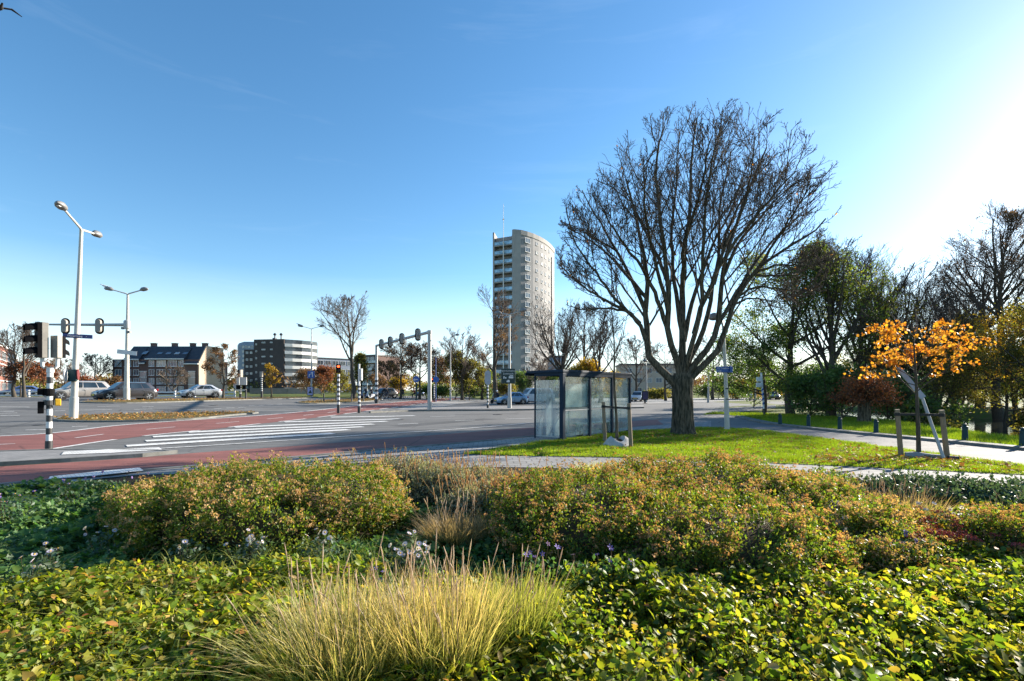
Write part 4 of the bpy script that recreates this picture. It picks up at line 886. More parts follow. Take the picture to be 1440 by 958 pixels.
# --- other striped posts
def spost(label, px_, D, h, n, base=.5, head=None, r=.07, top=None, cat='traffic light'):
    p = at(px_, D); t = thing('traffic_light', label, cat, p); mb = MB(); striped(mb, 0, 0, 0, h, r, n, base)
    if top: mb.tube([(0, 0, h), (0, 0, top)], r*.8, 12, 0)
    mb.build('post', [m_pwhite, m_pblack], t, smooth=True); return t
t = spost('striped post with a glowing red signal at the zebra crossing', 476, 33.5, 2.72, 13, .62, r=.085); signal3(t, (0, -.02, 3.1), R(-70), 0, .9, .16, 2)
t = spost('striped post with a pale sign above it just right of the red signal', 505, 34.5, 2.1, 11, .5, r=.085, top=3.5); q = MB(); q.box((.16, 0, 2.75), (.12, .3, .85)); q.build('sign_box', m_lens, t, bevel=.02)
t = spost('striped post with round grey sign among the left island trees', 338, G(338, 561.2).y, 2.0, 11, .6, r=.10, top=2.4); signal3(t, (0, 0, 2.75), R(170), None, 1.1, .25, 3); q = MB(); q.lathe([(.42, -.015), (.42, .015)], 20, 0, mat=Matrix.Translation((-.35, -.05, 1.55)) @ Matrix.Rotation(R(80), 4, 'X')); q.build('round_sign', m_signback, t)
t = spost('striped post with grey signal back beside the small orange tree', 368, G(368, 560.2).y, 2.5, 13, .9, r=.10); signal3(t, (0, 0, 2.95), R(75), None, 1.0, .2, 2)
t = spost('striped post with grey oval signal left of the light blue hatchback', 686, 44, 2.15, 11, .42, r=.085); q = MB(); n = 12; o2 = [(.28*math.cos(a), .38+.28*math.sin(a)) for a in np.linspace(0, math.pi, n)]+[(.28*math.cos(a), -.38+.28*math.sin(a)) for a in np.linspace(math.pi, 2*math.pi, n)]
q.loft([[(x, -.1, 2.85+z) for x, z in o2], [(x, -.07, 2.85+z) for x, z in o2]]); q.build('backing_board', m_signback, t); q = MB(); q.box((0, .03, 2.85), (.26, .2, .8)); q.build('signal_head', m_lampgrey, t, bevel=.03)
t = spost('striped post with red light and round blue sign behind the gantry leg', 610.5, 67, 2.45, 15, .6, r=.09); signal3(t, (-.28, -.02, 3.0), R(-80), 0, .85, .14, 2)
q = MB(); q.lathe([(.42, -.015), (.42, .015)], 20, 0, mat=Matrix.Translation((.25, -.1, 3.1)) @ Matrix.Rotation(R(85), 4, 'X')); q.tube([(.25, 0, 0), (.25, 0, 6.2)], .05, 8); q.build('round_sign', m_bluesign, t)
t = spost('leaning white signal post with blue spiral stripes on the green verge', 1075, G(1075, 585.5).y, .1, 1, .5, r=.06)
# spiral-banded leaning post
pS = t.location; q = MB(); hS = 2.85; lean = -.075
mbm = []
q.tube([(lean*.5, 0, .5), (lean*hS, 0, hS)], .062, 12, 0)
for k in range(4):
    n = 20; vs = []; fs = []
    for i in range(n+1):
        a = 2*math.pi*i/n
        for dz in (0, .14):
            zz = .62+k*.30+.22*i/n+dz; vs.append((lean*zz+.066*math.cos(a), .066*math.sin(a), zz))
    fs = [(2*i, 2*i+2, 2*i+3, 2*i+1) for i in range(n)]; q.add(vs, fs, 1)
q.build('mast', [m_pwhite, m_bluesign], t)
for z in (2.05, 2.42): q = MB(); q.box((-.36, -.03, z), (.36, .14, .30)); q.build('signal_head', m_pwhite, t, bevel=.03)
# --- signs
pN = at(1022.5, 20.6); tn = thing('lamp_post', 'pale tapered lamp post right of the big trunk carrying blue street signs', 'lamp post', pN); mb = MB(); mb.tube([(0, 0, 0), (-.03, 0, 1.35), (-.03, 0, 1.36), (-.16, 0, 4.4)], [.105, .095, .08, .06], 14); mb.lathe([(.14, 0), (.14, .04), (.11, .08)], 14); mb.build('pole', m_cream, tn, smooth=True)
q = MB(); q.tube([(-.16, 0, 4.35), (-.2, .1, 4.75), (-.22, .6, 4.9)], [.05, .045, .04], 10); q.build('arm', m_cream, tn, smooth=True); q = MB(); head_mesh(q, (-.22, .55, 4.9), (0, 1, .05), L_=.6); q.build('lamp_head', m_lampgrey, tn, smooth=True)
for z in (1.3, 1.75): q = MB(); q.lathe([(.10, z), (.10, z+.05)], 14, 0, (-.02, 0, 0)); q.build('band', m_black, tn)
tn2 = thing('street_sign', 'bright blue two line street name sign on the pale lamp post', 'street sign', pN+Vector((-.16, -.11, 2.58)), R(4)); mb = MB(); mb.box((0, 0, 0), (.72, .025, .25)); mb.build('plate', m_bluesign, tn2, bevel=.006)
text('lettering', 'P.J. Troelstra-', .095, (-.32, -.016, .05), (R(90), 0, 0), m_pwhite, tn2, align='LEFT'); text('lettering', 'kade', .095, (-.32, -.016, -.06), (R(90), 0, 0), m_pwhite, tn2, align='LEFT')
tn3 = thing('street_sign', 'plain blue street sign pointing away behind the two line sign', 'street sign', pN+Vector((.22, .14, 2.62)), R(62)); mb = MB(); mb.box((0, 0, 0), (.72, .025, .25)); mb.build('plate', m_bluesign, tn3, bevel=.006)
ti = thing('information_board', 'dark green information board with white lettering and pictograms on the lamp post', 'sign board', pE+Vector((-.12, -.26, 2.98))); mb = MB(); mb.box((0, 0, 0), (1.26, .05, 1.36)); mb.build('panel', m_greensign, ti, bevel=.02)
text('lettering', 'Sportcomplex', .21, (0, -.03, .48), (R(90), 0, 0), m_pwhite, ti); text('lettering', 'Zuiderpark', .21, (0, -.03, .22), (R(90), 0, 0), m_pwhite, ti)
q = MB()
for cx, cz, w_, h_ in ((.26, -.10, .40, .20), (.30, .02, .30, .14), (-.38, -.12, .10, .22), (-.22, -.16, .12, .12), (0, -.48, .28, .14), (.03, -.38, .18, .08)): q.box((cx, -.032, cz), (w_, .015, h_))
q.build('pictogram', m_pwhite, ti); q = MB(); q.box((.1, .14, 0), (.1, .2, 1.0)); q.build('bracket', m_galv, ti)
tr = thing('road_sign', 'square blue road sign with a white curved arrow on the grey lamp post', 'road sign', pC+Vector((0, -.16, 3.25))); mb = MB(); mb.box((0, 0, 0), (.95, .04, 1.0)); mb.build('plate', m_bluesign, tr, bevel=.03); q = MB(); q.tube([(-.25, -.03, -.32), (-.22, -.03, 0), (.0, -.03, .08), (.2, -.03, .1)], .05, 6); q.tube([(.22, -.03, -.35), (.22, -.03, .3)], .05, 6); q.box((.12, -.03, .3), (.28, .02, .09)); q.build('arrow', m_pwhite, tr)
tr = thing('information_board', 'lilac board with a green triangle pictogram low on the grey lamp post', 'sign board', pC+Vector((-.05, -.2, .95))); mb = MB(); mb.box((0, 0, 0), (.84, .12, 1.22)); mb.build('panel', m_black, tr, bevel=.02); q = MB(); q.box((-.03, -.07, .02), (.70, .02, 1.08)); q.build('poster', m_lilac, tr); q = MB(); q.add([(-.28, -.085, -.3), (.26, -.085, -.3), (0, -.085, .22), (-.28, -.075, -.3), (.26, -.075, -.3), (0, -.075, .22)], [(0, 1, 2), (5, 4, 3), (0, 3, 4, 1), (1, 4, 5, 2), (2, 5, 3, 0)]); q.lathe([(.1, -.088), (.1, -.078)], 10, 0, (0, 0, 0), mat=Matrix.Translation((0, 0, .38)) @ Matrix.Rotation(R(-90), 4, 'X') @ Matrix.Translation((0, 0, 0))); q.build('pictogram', m_greensign, tr)
pb = at(346, G(346, 562).y); tr = thing('information_sign', 'white framed panel on a post between the left striped posts', 'sign board', pb); D_ = pb.y; s_ = D_/F
mb = MB(); mb.tube([(0, 0, 0), (0, 0, 1.1)], .09, 8, 1); mb.box((-.65, 0, 1.05), (1.3, .12, .16)); mb.build('post', [m_cream, m_pblack], tr); q = MB(); q.box((-.95, 0, 2.05), (.42, .06, .85)); q.box((-.3, 0, 2.05), (.75, .06, .85)); q.build('panel', m_pwhite, tr); q = MB(); q.box((-.85, 0, 1.36), (.5, .05, .5)); q.box((-.2, 0, 1.36), (.35, .05, .5)); q.build('poster', m_sigblack, tr)
pr = at(585.5, 72); tr = thing('road_sign', 'round blue arrow sign on a green post under the street trees', 'road sign', pr); mb = MB(); mb.tube([(0, 0, 0), (0, 0, 2.6)], .14, 10, 0); mb.build('post', m_dkgreen, tr); q = MB(); q.lathe([(.48, -.02), (.48, .02)], 22, 0, mat=Matrix.Translation((0, -.18, 3.15)) @ Matrix.Rotation(R(90), 4, 'X')); q.build('disc', m_bluesign, tr); q = MB(); q.box((-.02, -.21, 3.1), (.5, .02, .12)); q.add([(-.42, -.215, 3.1), (-.15, -.215, 3.32), (-.15, -.215, 2.88), (-.42, -.2, 3.1), (-.15, -.2, 3.32), (-.15, -.2, 2.88)], [(0, 1, 2), (5, 4, 3), (0, 3, 4, 1), (1, 4, 5, 2), (2, 5, 3, 0)]); q.build('arrow', m_pwhite, tr)
def adboard(label, px_, D, w_, h_, pm, cm):
    t = thing('advert_board', label, 'advert board', at(px_, D)); mb = MB(); mb.box((0, 0, .25), (.18, .12, .5)); mb.box((0, 0, .02), (.5, .4, .04)); mb.build('stand', m_black, t); q = MB(); q.box((0, 0, .45+h_/2), (w_, .16, h_)); f = q.build('frame', m_black, t, bevel=.04); q = MB(); q.box((0, -.09, .45+h_/2), (w_-.22, .02, h_-.25)); q.build('poster', pm, t); return t
adboard('dark advert board with a purple poster left of the big trunk', 907, 62, .85, 1.15, M('poster_purple', (.07, .05, .14), .4, c2=(.03, .03, .06), scale=2), None)
adboard('dark advert board with a pale blue poster far under the willow', 1054.5, 78, .85, 1.15, M('poster_blue', (.20, .32, .62), .4, c2=(.45, .52, .68), scale=2.5), None)
# --- red shop banners far off by the flats
tr = thing('fuel_price_sign', 'small red and white board in front of the distant flats', 'sign board', at(516, 120)); mb = MB(); mb.box((0, 0, 2.2), (.25, .25, 4.4)); mb.box((1.9, 0, 2.2), (.25, .25, 4.4)); mb.build('post', m_galv, tr); q = MB(); q.box((.95, -.1, 3.4), (1.7, .15, 1.6)); q.build('panel', m_pwhite, tr); q = MB(); q.box((.95, -.19, 3.75), (1.6, .03, .25)); q.box((.2, -.19, 3.3), (.3, .03, 1.2)); q.build('stripe', m_redplate, tr)
# --- bollards
def bollard(label, p, h, r, group):
    t = thing('bollard', label, 'bollard', p, 0, group); mb = MB(); mb.lathe([(r*1.15, 0), (r*1.15, .04), (r, .07), (r*.85, h*.78), (r*1.0, h*.80), (r*1.0, h*.84), (r*.55, h*.88)], 14); mb.build('post', m_dkgreen, t, smooth=True); q = MB(); q.lathe([(r*.5, h*.87), (r*.72, h*.92), (r*.6, h*.97), (.005, h)], 14); q.build('knob', m_dkgreen, t, smooth=True)
pos = [(1097, 599.5), (1137, 602.5), (1181, 607), (1232, 612), (1357, 622.5), (1438.5, 631)]
wh = ['farthest dark green bollard on the lane kerb', 'second farthest dark green bollard on the lane kerb', 'dark green bollard left of the russet pollard tree', 'dark green bollard just right of the russet pollard tree', 'dark green bollard in front of the glinting canal water', 'nearest dark green bollard at the right edge of the picture']
for (a, b), l in zip(pos, wh): bollard(l, G(a, b), .62, .085, 'bollards along the lane kerb')
wh = ['low black bollard at the left end of the leafy island', 'low black bollard left of the red signal post', 'low black bollard between the two striped posts', 'low black bollard beside the blue scooter']
for a, l in zip((455.5, 473, 494.5, 511), wh):
    p = at(a, G(a, 565.5).y); t = thing('bollard', l, 'bollard', p, 0, 'bollards on the leafy island'); mb = MB(); mb.lathe([(.09, 0), (.075, .05), (.07, .85), (.08, .86), (.075, .95), (.02, .97)], 12); mb.build('post', m_pblack, t, smooth=True)
# --- bus shelter
def glasspane(name, alpha_lo, alpha_hi, tint, streak=(6, 6, 1.2), lo=.42, hi=.6):
    m, n, b = newmat(name); b.inputs['Base Color'].default_value = (*tint, 1); b.inputs['Roughness'].default_value = .35
    tr = n.nodes.new("ShaderNodeBsdfTransparent"); tr.inputs[0].default_value = (.86, .93, .93, 1); tl = n.nodes.new("ShaderNodeBsdfTranslucent"); tl.inputs[0].default_value = (*tint, 1); gl = n.nodes.new("ShaderNodeBsdfGlossy"); gl.inputs['Roughness'].default_value = .06
    x0 = n.nodes.new("ShaderNodeMixShader"); x0.inputs[0].default_value = .5; n.links.new(b.outputs[0], x0.inputs[1]); n.links.new(tl.outputs[0], x0.inputs[2])
    x1 = n.nodes.new("ShaderNodeMixShader"); n.links.new(ramp(n, noise(n, 1.6, 8, .72, mscale=streak), [(lo, alpha_lo), (hi, alpha_hi)]), x1.inputs[0]); n.links.new(tr.outputs[0], x1.inputs[1]); n.links.new(x0.outputs[0], x1.inputs[2])
    x2 = n.nodes.new("ShaderNodeMixShader"); x2.inputs[0].default_value = .08; n.links.new(x1.outputs[0], x2.inputs[1]); n.links.new(gl.outputs[0], x2.inputs[2])
    n.links.new(x2.outputs[0], n.nodes['Material Output'].inputs[0]); return m
m_fog = glasspane('misted_glass', .16, .60, (.62, .68, .70), (1.6, 1.6, .45), .38, .70); m_clear = glasspane('wet_glass', .06, .40, (.62, .74, .72), (1.2, 1.2, .9), .38, .66); m_post = M('poster_pale_blue', (.30, .42, .48), .4, c2=(.42, .52, .55), scale=1.5)
def shelter():
    a = Vector((1.69, 16.2, 0)); b = Vector((4.72, 19.45, 0)); c = Vector((.83, 17.05, 0))
    d = (b-a).normalized(); rz = math.atan2(d.y, d.x); L = (b-a).length
    t = thing('bus_shelter', 'blue grey bus shelter with misted glass walls on the lawn edge', 'bus shelter', a, rz)
    # local: x along the back wall, y = away from lawn (towards the road), back wall at y=0
    Wd = 1.20; Hs = 2.30
    def post(x, y, h, s=.10, name='post'): q = MB(); q.box((x, y, h/2), (s, s, h)); q.build(name, m_shel, t, bevel=.012)
    xs = [0, L*.36, L*.70, L]
    for k, x in enumerate(xs): post(x, 0, Hs-.02, .15 if k == 0 else .11)
    post(0, Wd, Hs-.03, .05); 
    q = MB(); q.box((L/2, .73, Hs+.04), (L+.16, 1.62, .10)); q.build('roof', m_shel, t, bevel=.02)
    q = MB(); q.box((L/2, -.02, Hs-.06), (L, .10, .12)); q.box((0, Wd/2, Hs-.06), (.06, Wd, .10)); q.box((L/2, 1.57, Hs-.03), (L+.2, .06, .10)); q.build('beam', m_shel, t, bevel=.008)
    for k in range(3):
        x0, x1 = xs[k]+.065, xs[k+1]-.065
        for z0, z1 in ((.14, 1.0), (1.05, 2.16)):
            q = MB(); q.box(((x0+x1)/2, 0, (z0+z1)/2), (x1-x0, .012, z1-z0)); q.build('glass_panel', m_clear, t)
        q = MB(); q.box(((x0+x1)/2, 0, 1.025), (x1-x0, .05, .035)); q.build('rail', m_galv, t)
    q = MB(); q.box((0, .5*(.08+Wd-.03), 1.10), (.012, Wd-.13, 1.9)); q.build('glass_panel', m_fog, t); q = MB(); q.box((0, Wd/2, .12), (.04, Wd-.1, .04)); q.build('rail', m_galv, t)
    x0, x1 = xs[0]+.09, xs[1]-.08; q = MB(); q.box(((x0+x1)/2, .05, 1.52), (x1-x0, .02, .82)); f = q.build('poster', m_post, t); q = MB()
    for s in (-1, 1): q.box(((x0+x1)/2, .045, 1.52+s*.42), (x1-x0, .03, .03)); q.box(((x0+x1)/2+s*(x1-x0)/2, .045, 1.52), (.03, .03, .86))
    q.build('poster_frame', m_shel, f)
    q = MB(); q.box((L*.54, .38, .48), (L*.50, .34, .05)); q.build('bench', m_cream, t, bevel=.015); q = MB(); [q.box((x, .38, .23), (.06, .28, .46)) for x in (L*.34, L*.74)]; q.build('bench_leg', m_shel, t)
    q = MB(); q.box((L*.50, 1.35, 1.55), (.34, .04, .8)); q.build('timetable', M('timetable_yellow', (.75, .55, .10), .5, c2=(.65, .60, .45), scale=5), t); q = MB(); q.tube([(L*.50, 1.38, 0), (L*.50, 1.38, 2.3)], .03, 8); q.build('timetable_post', m_galv, t)
    q = MB(); [q.box((x, 0, .05), (.2, .2, .1)) for x in xs]; q.build('foot', m_shel, t)
shelter()
# --- birds
m_bw = M('feather_white', (.70, .70, .70), .8, scale=20); m_bg = M('feather_dark', (.03, .03, .035), .8, scale=20)
def bird(label, loc, rz, mats, fly=False, s=1.0):
    t = thing('bird', label, 'bird', loc, rz); t.scale = (s, s, s); q = MB(); rg = []
    for x, z, w_, h_ in ((-.28, .13, .02, .01), (-.16, .14, .05, .035), (-.03, .15, .085, .075), (.09, .17, .075, .075), (.16, .22, .04, .045), (.20, .26, .042, .045), (.25, .26, .03, .03), (.31, .245, .004, .004)):
        rg.append([(x, w_*math.cos(a), z+h_*math.sin(a)) for a in np.linspace(0, 2*math.pi, 12, False)])
    q.loft(rg)
    if fly:
        for sgn in (1, -1): q.loft([[(.10, sgn*.05, .17), (-.08, sgn*.05, .17), (-.08, sgn*.05, .18), (.10, sgn*.05, .185)], [(.12, sgn*.35, .30), (-.05, sgn*.35, .30), (-.05, sgn*.35, .305), (.12, sgn*.35, .31)], [(-.02, sgn*.72, .24), (-.08, sgn*.72, .24), (-.08, sgn*.72, .242), (-.02, sgn*.72, .245)]])
    else:
        for sgn in (1, -1): q.tube([(.0, sgn*.03, 0), (.0, sgn*.03, .1)], .006, 5)
    q.build('body', mats, t, smooth=True); return t
bird('white gull standing on the left head of the lamp with the signal arm', pB+Vector((-1.75, -.2, 9.72)), R(200), m_bw)
bird('dark bird perched on the left head of the lamp above the blue sign', pC+Vector((-1.6, -.4, 10.0)), R(190), m_bg)
bird('dark bird perched on the right arm of the lamp above the blue sign', pC+Vector((1.0, -.1, 9.97)), R(10), m_bg)
bird('small dark bird in flight at the top left corner', W(1, 16, 22), R(-30), m_bg, True, 1.0)
# ------------------------------------------------------------------ trees
def nrm(v): return v/(np.linalg.norm(v, axis=-1, keepdims=True)+1e-9)
def tube_np(P, Rr, S):
    """P (N,K,3), Rr (N,K) -> verts, quads"""
    N, K, _ = P.shape; T = np.empty_like(P); T[:, 1:-1] = P[:, 2:]-P[:, :-2]; T[:, 0] = P[:, 1]-P[:, 0]; T[:, -1] = P[:, -1]-P[:, -2]; T = nrm(T)
    ref = np.where((np.abs(T[:, :, 2]).mean(1) > .75)[:, None], np.array([1., 0, 0]), np.array([0, 0, 1.]))[:, None, :]
    A = nrm(np.cross(T, np.broadcast_to(ref, T.shape))); B = np.cross(T, A)
    q = np.arange(S)*2*np.pi/S
    V = P[:, :, None]+Rr[:, :, None, None]*(A[:, :, None]*np.cos(q)[:, None]+B[:, :, None]*np.sin(q)[:, None])
    idx = np.arange(N*K*S).reshape(N, K, S); a = idx[:, :-1]; b = idx[:, 1:]
    Fq = np.stack([a, np.roll(a, -1, 2), np.roll(b, -1, 2), b], -1).reshape(-1, 4)
    return V.reshape(-1, 3), Fq
def join(parts):
    V = []; Fs = []; k = 0
    for v, f in parts: V.append(v); Fs.append(f+k); k += len(v)
    return np.concatenate(V), np.concatenate(Fs)
def grow(rng, P, Rr, n, t0, t1, ratio, ang, K, up, wander, rr, rmin, env=None, top=.55, flat=0.0):
    N, Kp, _ = P.shape; L = np.linalg.norm(np.diff(P, axis=1), axis=-1).sum(1)
    t = t0+(t1-t0)*(np.arange(n)[None]+rng.random((N, n)))/n; f = t*(Kp-1); i = np.minimum(f.astype(int), Kp-2); u = (f-i)[..., None]
    r = np.arange(N)[:, None]; p = P[r, i]*(1-u)+P[r, i+1]*u; tan = nrm(P[r, i+1]-P[r, i]); rad = Rr[r, i]*(1-u[..., 0])+Rr[r, i+1]*u[..., 0]
    rv = rng.normal(size=p.shape); rv[..., 2] *= 1-flat; perp = nrm(rv-(rv*tan).sum(-1, keepdims=True)*tan)
    a = np.radians(ang*(.7+.6*rng.random((N, n))))[..., None]
    d = nrm(np.cos(a)*tan+np.sin(a)*perp+np.array([0, 0, up*.8])); ln = L[:, None]*ratio*(1.1-top*t)*(.65+.6*rng.random((N, n)))
    p = p.reshape(-1, 3); d = d.reshape(-1, 3); ln = ln.ravel(); rad = rad.ravel()
    if env is not None:
        for _ in range(4):
            o = env(p+d*ln[:, None]) > 1; ln[o] *= .76
    out_ = [p]; q = p
    for k in range(K-1):
        d = nrm(d+wander*rng.normal(size=d.shape)+np.array([0, 0, up*.45])); q = q+d*(ln/(K-1))[:, None]; out_.append(q)
    r0 = np.maximum(rad*rr, rmin*1.15); tt = np.linspace(0, 1, K)[None]
    return np.stack(out_, 1), np.maximum(r0[:, None]*(1-tt*.72), rmin)
TEMPL = {}
TEMPL['leaf'] = (np.array([(0, 0, 0), (.42, .30, .06), (1, 0, -.10), (.42, -.30, .06)], float), np.array([(0, 2, 1), (0, 3, 2)]))
TEMPL['ovate'] = (np.array([(0, 0, 0), (.22, .25, .05), (.60, .27, .05), (1, 0, -.12), (.60, -.27, .05), (.22, -.25, .05), (.45, 0, -.02)], float), np.array([(0, 6, 1), (1, 6, 2), (6, 3, 2), (0, 5, 6), (5, 4, 6), (6, 4, 3)]))
_a = [(.0, 0), (.25, .42), (.42, .22), (.62, .50), (.72, .18), (1.0, 0)]
TEMPL['lobed'] = (np.array([(x, y, .05*abs(y)) for x, y in _a]+[(x, -y, .05*abs(y)) for x, y in _a[1:-1]]+[(.4, 0, -.03)], float), np.array([(0, 10, 1), (1, 10, 2), (2, 10, 3), (3, 10, 4), (4, 10, 5), (0, 6, 10), (6, 7, 10), (7, 8, 10), (8, 9, 10), (9, 5, 10)]))
TEMPL['petal'] = (np.array([(0, 0, 0), (.6, .2, .05), (1, 0, 0), (.6, -.2, .05)], float), np.array([(0, 2, 1), (0, 3, 2)]))
def leaves_np(rng, P, ax, nr, size, templ='leaf'):
    tv, tf = TEMPL[templ]; ax = nrm(ax); s = nrm(np.cross(nr, ax)); n2 = np.cross(ax, s); sz = np.asarray(size).reshape(-1, 1, 1)
    V = P[:, None]+sz*(tv[None, :, :1]*ax[:, None]+tv[None, :, 1:2]*s[:, None]+tv[None, :, 2:]*n2[:, None])
    return V.reshape(-1, 3), (tf[None]+(np.arange(len(P))*len(tv))[:, None, None]).reshape(-1, 3)
def rnd_dirs(rng, n, zb=0.0):
    v = rng.normal(size=(n, 3)); v[:, 2] += zb; return nrm(v)
m_bark = M('bark_grey_brown', (.10, .085, .066), .95, c2=(.055, .047, .037), scale=4, bump=.9, mscale=(6, 6, 1.2), spec=.15, det=8)
m_barkm = M('bark_mossy', (.135, .11, .078), .95, c2=(.036, .033, .022), scale=3.0, bump=1.0, lo=.42, hi=.60, mscale=(6, 6, 1), spec=.15, det=8)
m_twig = M('twig_brown', (.10, .078, .062), .9, c2=(.075, .06, .05), scale=3, spec=.15)
m_twigp = M('twig_pale', (.21, .165, .13), .9, c2=(.16, .125, .10), scale=3, spec=.15)
lf_green = leafmat('leaf_green', [(.07, .13, .025), (.10, .165, .03), (.15, .19, .035), (.20, .19, .035)], .5, .5, 1.7)
lf_dark = leafmat('leaf_dark_green', [(.055, .11, .034), (.08, .145, .04), (.12, .165, .042)], .45, .48, 1.7)
lf_orange = leafmat('leaf_orange', [(.52, .20, .02), (.58, .27, .03), (.42, .12, .015), (.60, .34, .05), (.34, .14, .04)], .5, .5, 1.5)
lf_yellow = leafmat('leaf_yellow', [(.42, .26, .02), (.50, .33, .03), (.30, .22, .02), (.36, .19, .02)], .5, .5, 1.3)
lf_russet = leafmat('leaf_russet', [(.24, .075, .03), (.32, .10, .035), (.18, .06, .028), (.28, .13, .05)], .6, .35, 1.2)
lf_brown = leafmat('leaf_brown', [(.20, .115, .06), (.26, .14, .06), (.16, .09, .05)], .7, .3, 1.2)
lf_olive = leafmat('leaf_olive', [(.15, .15, .032), (.21, .19, .04), (.11, .13, .03), (.26, .18, .045)], .55, .48, 1.5)
def grow_tree(rng, h, spread, n1=12, n2=8, n3=6, n4=4, fork=.28, ang=38, up=.10, r0=None, leaf=None, nleaf=0, lsize=.12, twig=None, bark=None, tmin=.008, drop=0.0, leader=True, ang0=45, leafzone=(0, 1), clump=.25, ratio1=.62, lean=0.0, env_k=1.0, templ='leaf'):
    """returns a builder: (wood verts/faces, twig, leaf arrays) in local metres, base at origin"""
    r0 = r0 or h*.021; K = 10
    hz = np.linspace(0, h*(.92 if leader else fork+.12), K); P = np.zeros((1, K, 3)); P[0, :, 2] = hz; P[0, :, 0] = lean*hz+np.cumsum(rng.normal(size=K))*h*.006; P[0, :, 1] = np.cumsum(rng.normal(size=K))*h*.006; P[0, 0, :2] = 0
    Rr = (r0*(1-.93*np.linspace(0, 1, K)**1.1) if leader else r0*(1-.35*np.linspace(0, 1, K)))[None]; Rr[0, 0] *= 1.35
    zc = h*(fork+1)*.52; c = np.array([lean*zc, 0, zc]); e = np.array([spread, spread, h-zc])*env_k
    ph = rng.random(6)*6.283
    def env(q):
        v = (q-c)/e; a = np.arctan2(v[..., 1], v[..., 0]); z = v[..., 2]
        return np.linalg.norm(v, axis=-1)*(1+.10*np.sin(2*a+ph[0]+2*z)+.09*np.sin(5*a+ph[1])*np.cos(3*z+ph[2])+.07*np.sin(9*a+7*z+ph[3]))
    t0 = fork/.92 if leader else .72
    P1, R1 = grow(rng, P, Rr, n1, t0, .97, ratio1*1.12 if leader else (1-fork)*1.15/(fork+.12)*.8, ang0*1.15, 9, up*1.1, .06, .62, .02, env, top=.45)
    P2, R2 = grow(rng, P1, R1, n2, .22, 1.0, .52, ang, 7, up, .07, .52, tmin*1.5, env)
    P3, R3 = grow(rng, P2, R2, n3, .2, 1.0, .55, ang, 5, up*.8-drop, .09, .5, tmin, env)
    wood = join([tube_np(P, Rr, 12), tube_np(P1, R1, 7)]); tw = [tube_np(P2, R2, 5), tube_np(P3, R3, 3)]; Pl = P3
    if n4:
        P4, R4 = grow(rng, P3, R3, n4, .25, 1.0, .55, ang, 4, up*.6-drop, .11, .6, tmin*.75, env); tw.append(tube_np(P4, R4, 3)); Pl = P4
    lv = None
    if leaf and nleaf:
        allp = np.concatenate([Pl.reshape(-1, 3), P3.reshape(-1, 3)]); z = allp[:, 2]/h; ok = allp[(z >= leafzone[0]) & (z <= leafzone[1])]
        if len(ok):
            # leaves sit in clumps round a share of the twig points
            cl = ok[rng.integers(0, len(ok), max(30, nleaf//22))]; p = cl[rng.integers(0, len(cl), nleaf)]+rng.normal(size=(nleaf, 3))*clump
            lv = leaves_np(rng, p, rnd_dirs(rng, nleaf, -.4), rnd_dirs(rng, nleaf, .5), lsize*(.6+.8*rng.random(nleaf)), templ)
    return wood, join(tw), lv
def tree_obj(name, label, cat, loc, data, leafm=None, bark=None, twig=None, group=None, rz=0.0):
    t = thing(name, label, cat, loc, rz, group); wood, tw, lv = data
    mesh_np('trunk', wood[0], [wood[1]], bark or m_bark, t, smooth=True)
    if lv is None: mesh_np('crown', tw[0], [tw[1]], twig or m_twig, t)
    else:
        mesh_np('crown', np.concatenate([tw[0], lv[0]]), [tw[1], lv[1]+len(tw[0])], [twig or m_twig, leafm], t, np.concatenate([np.zeros(len(tw[1])), np.ones(len(lv[1]))]))
    return t
rng = np.random.default_rng(5)
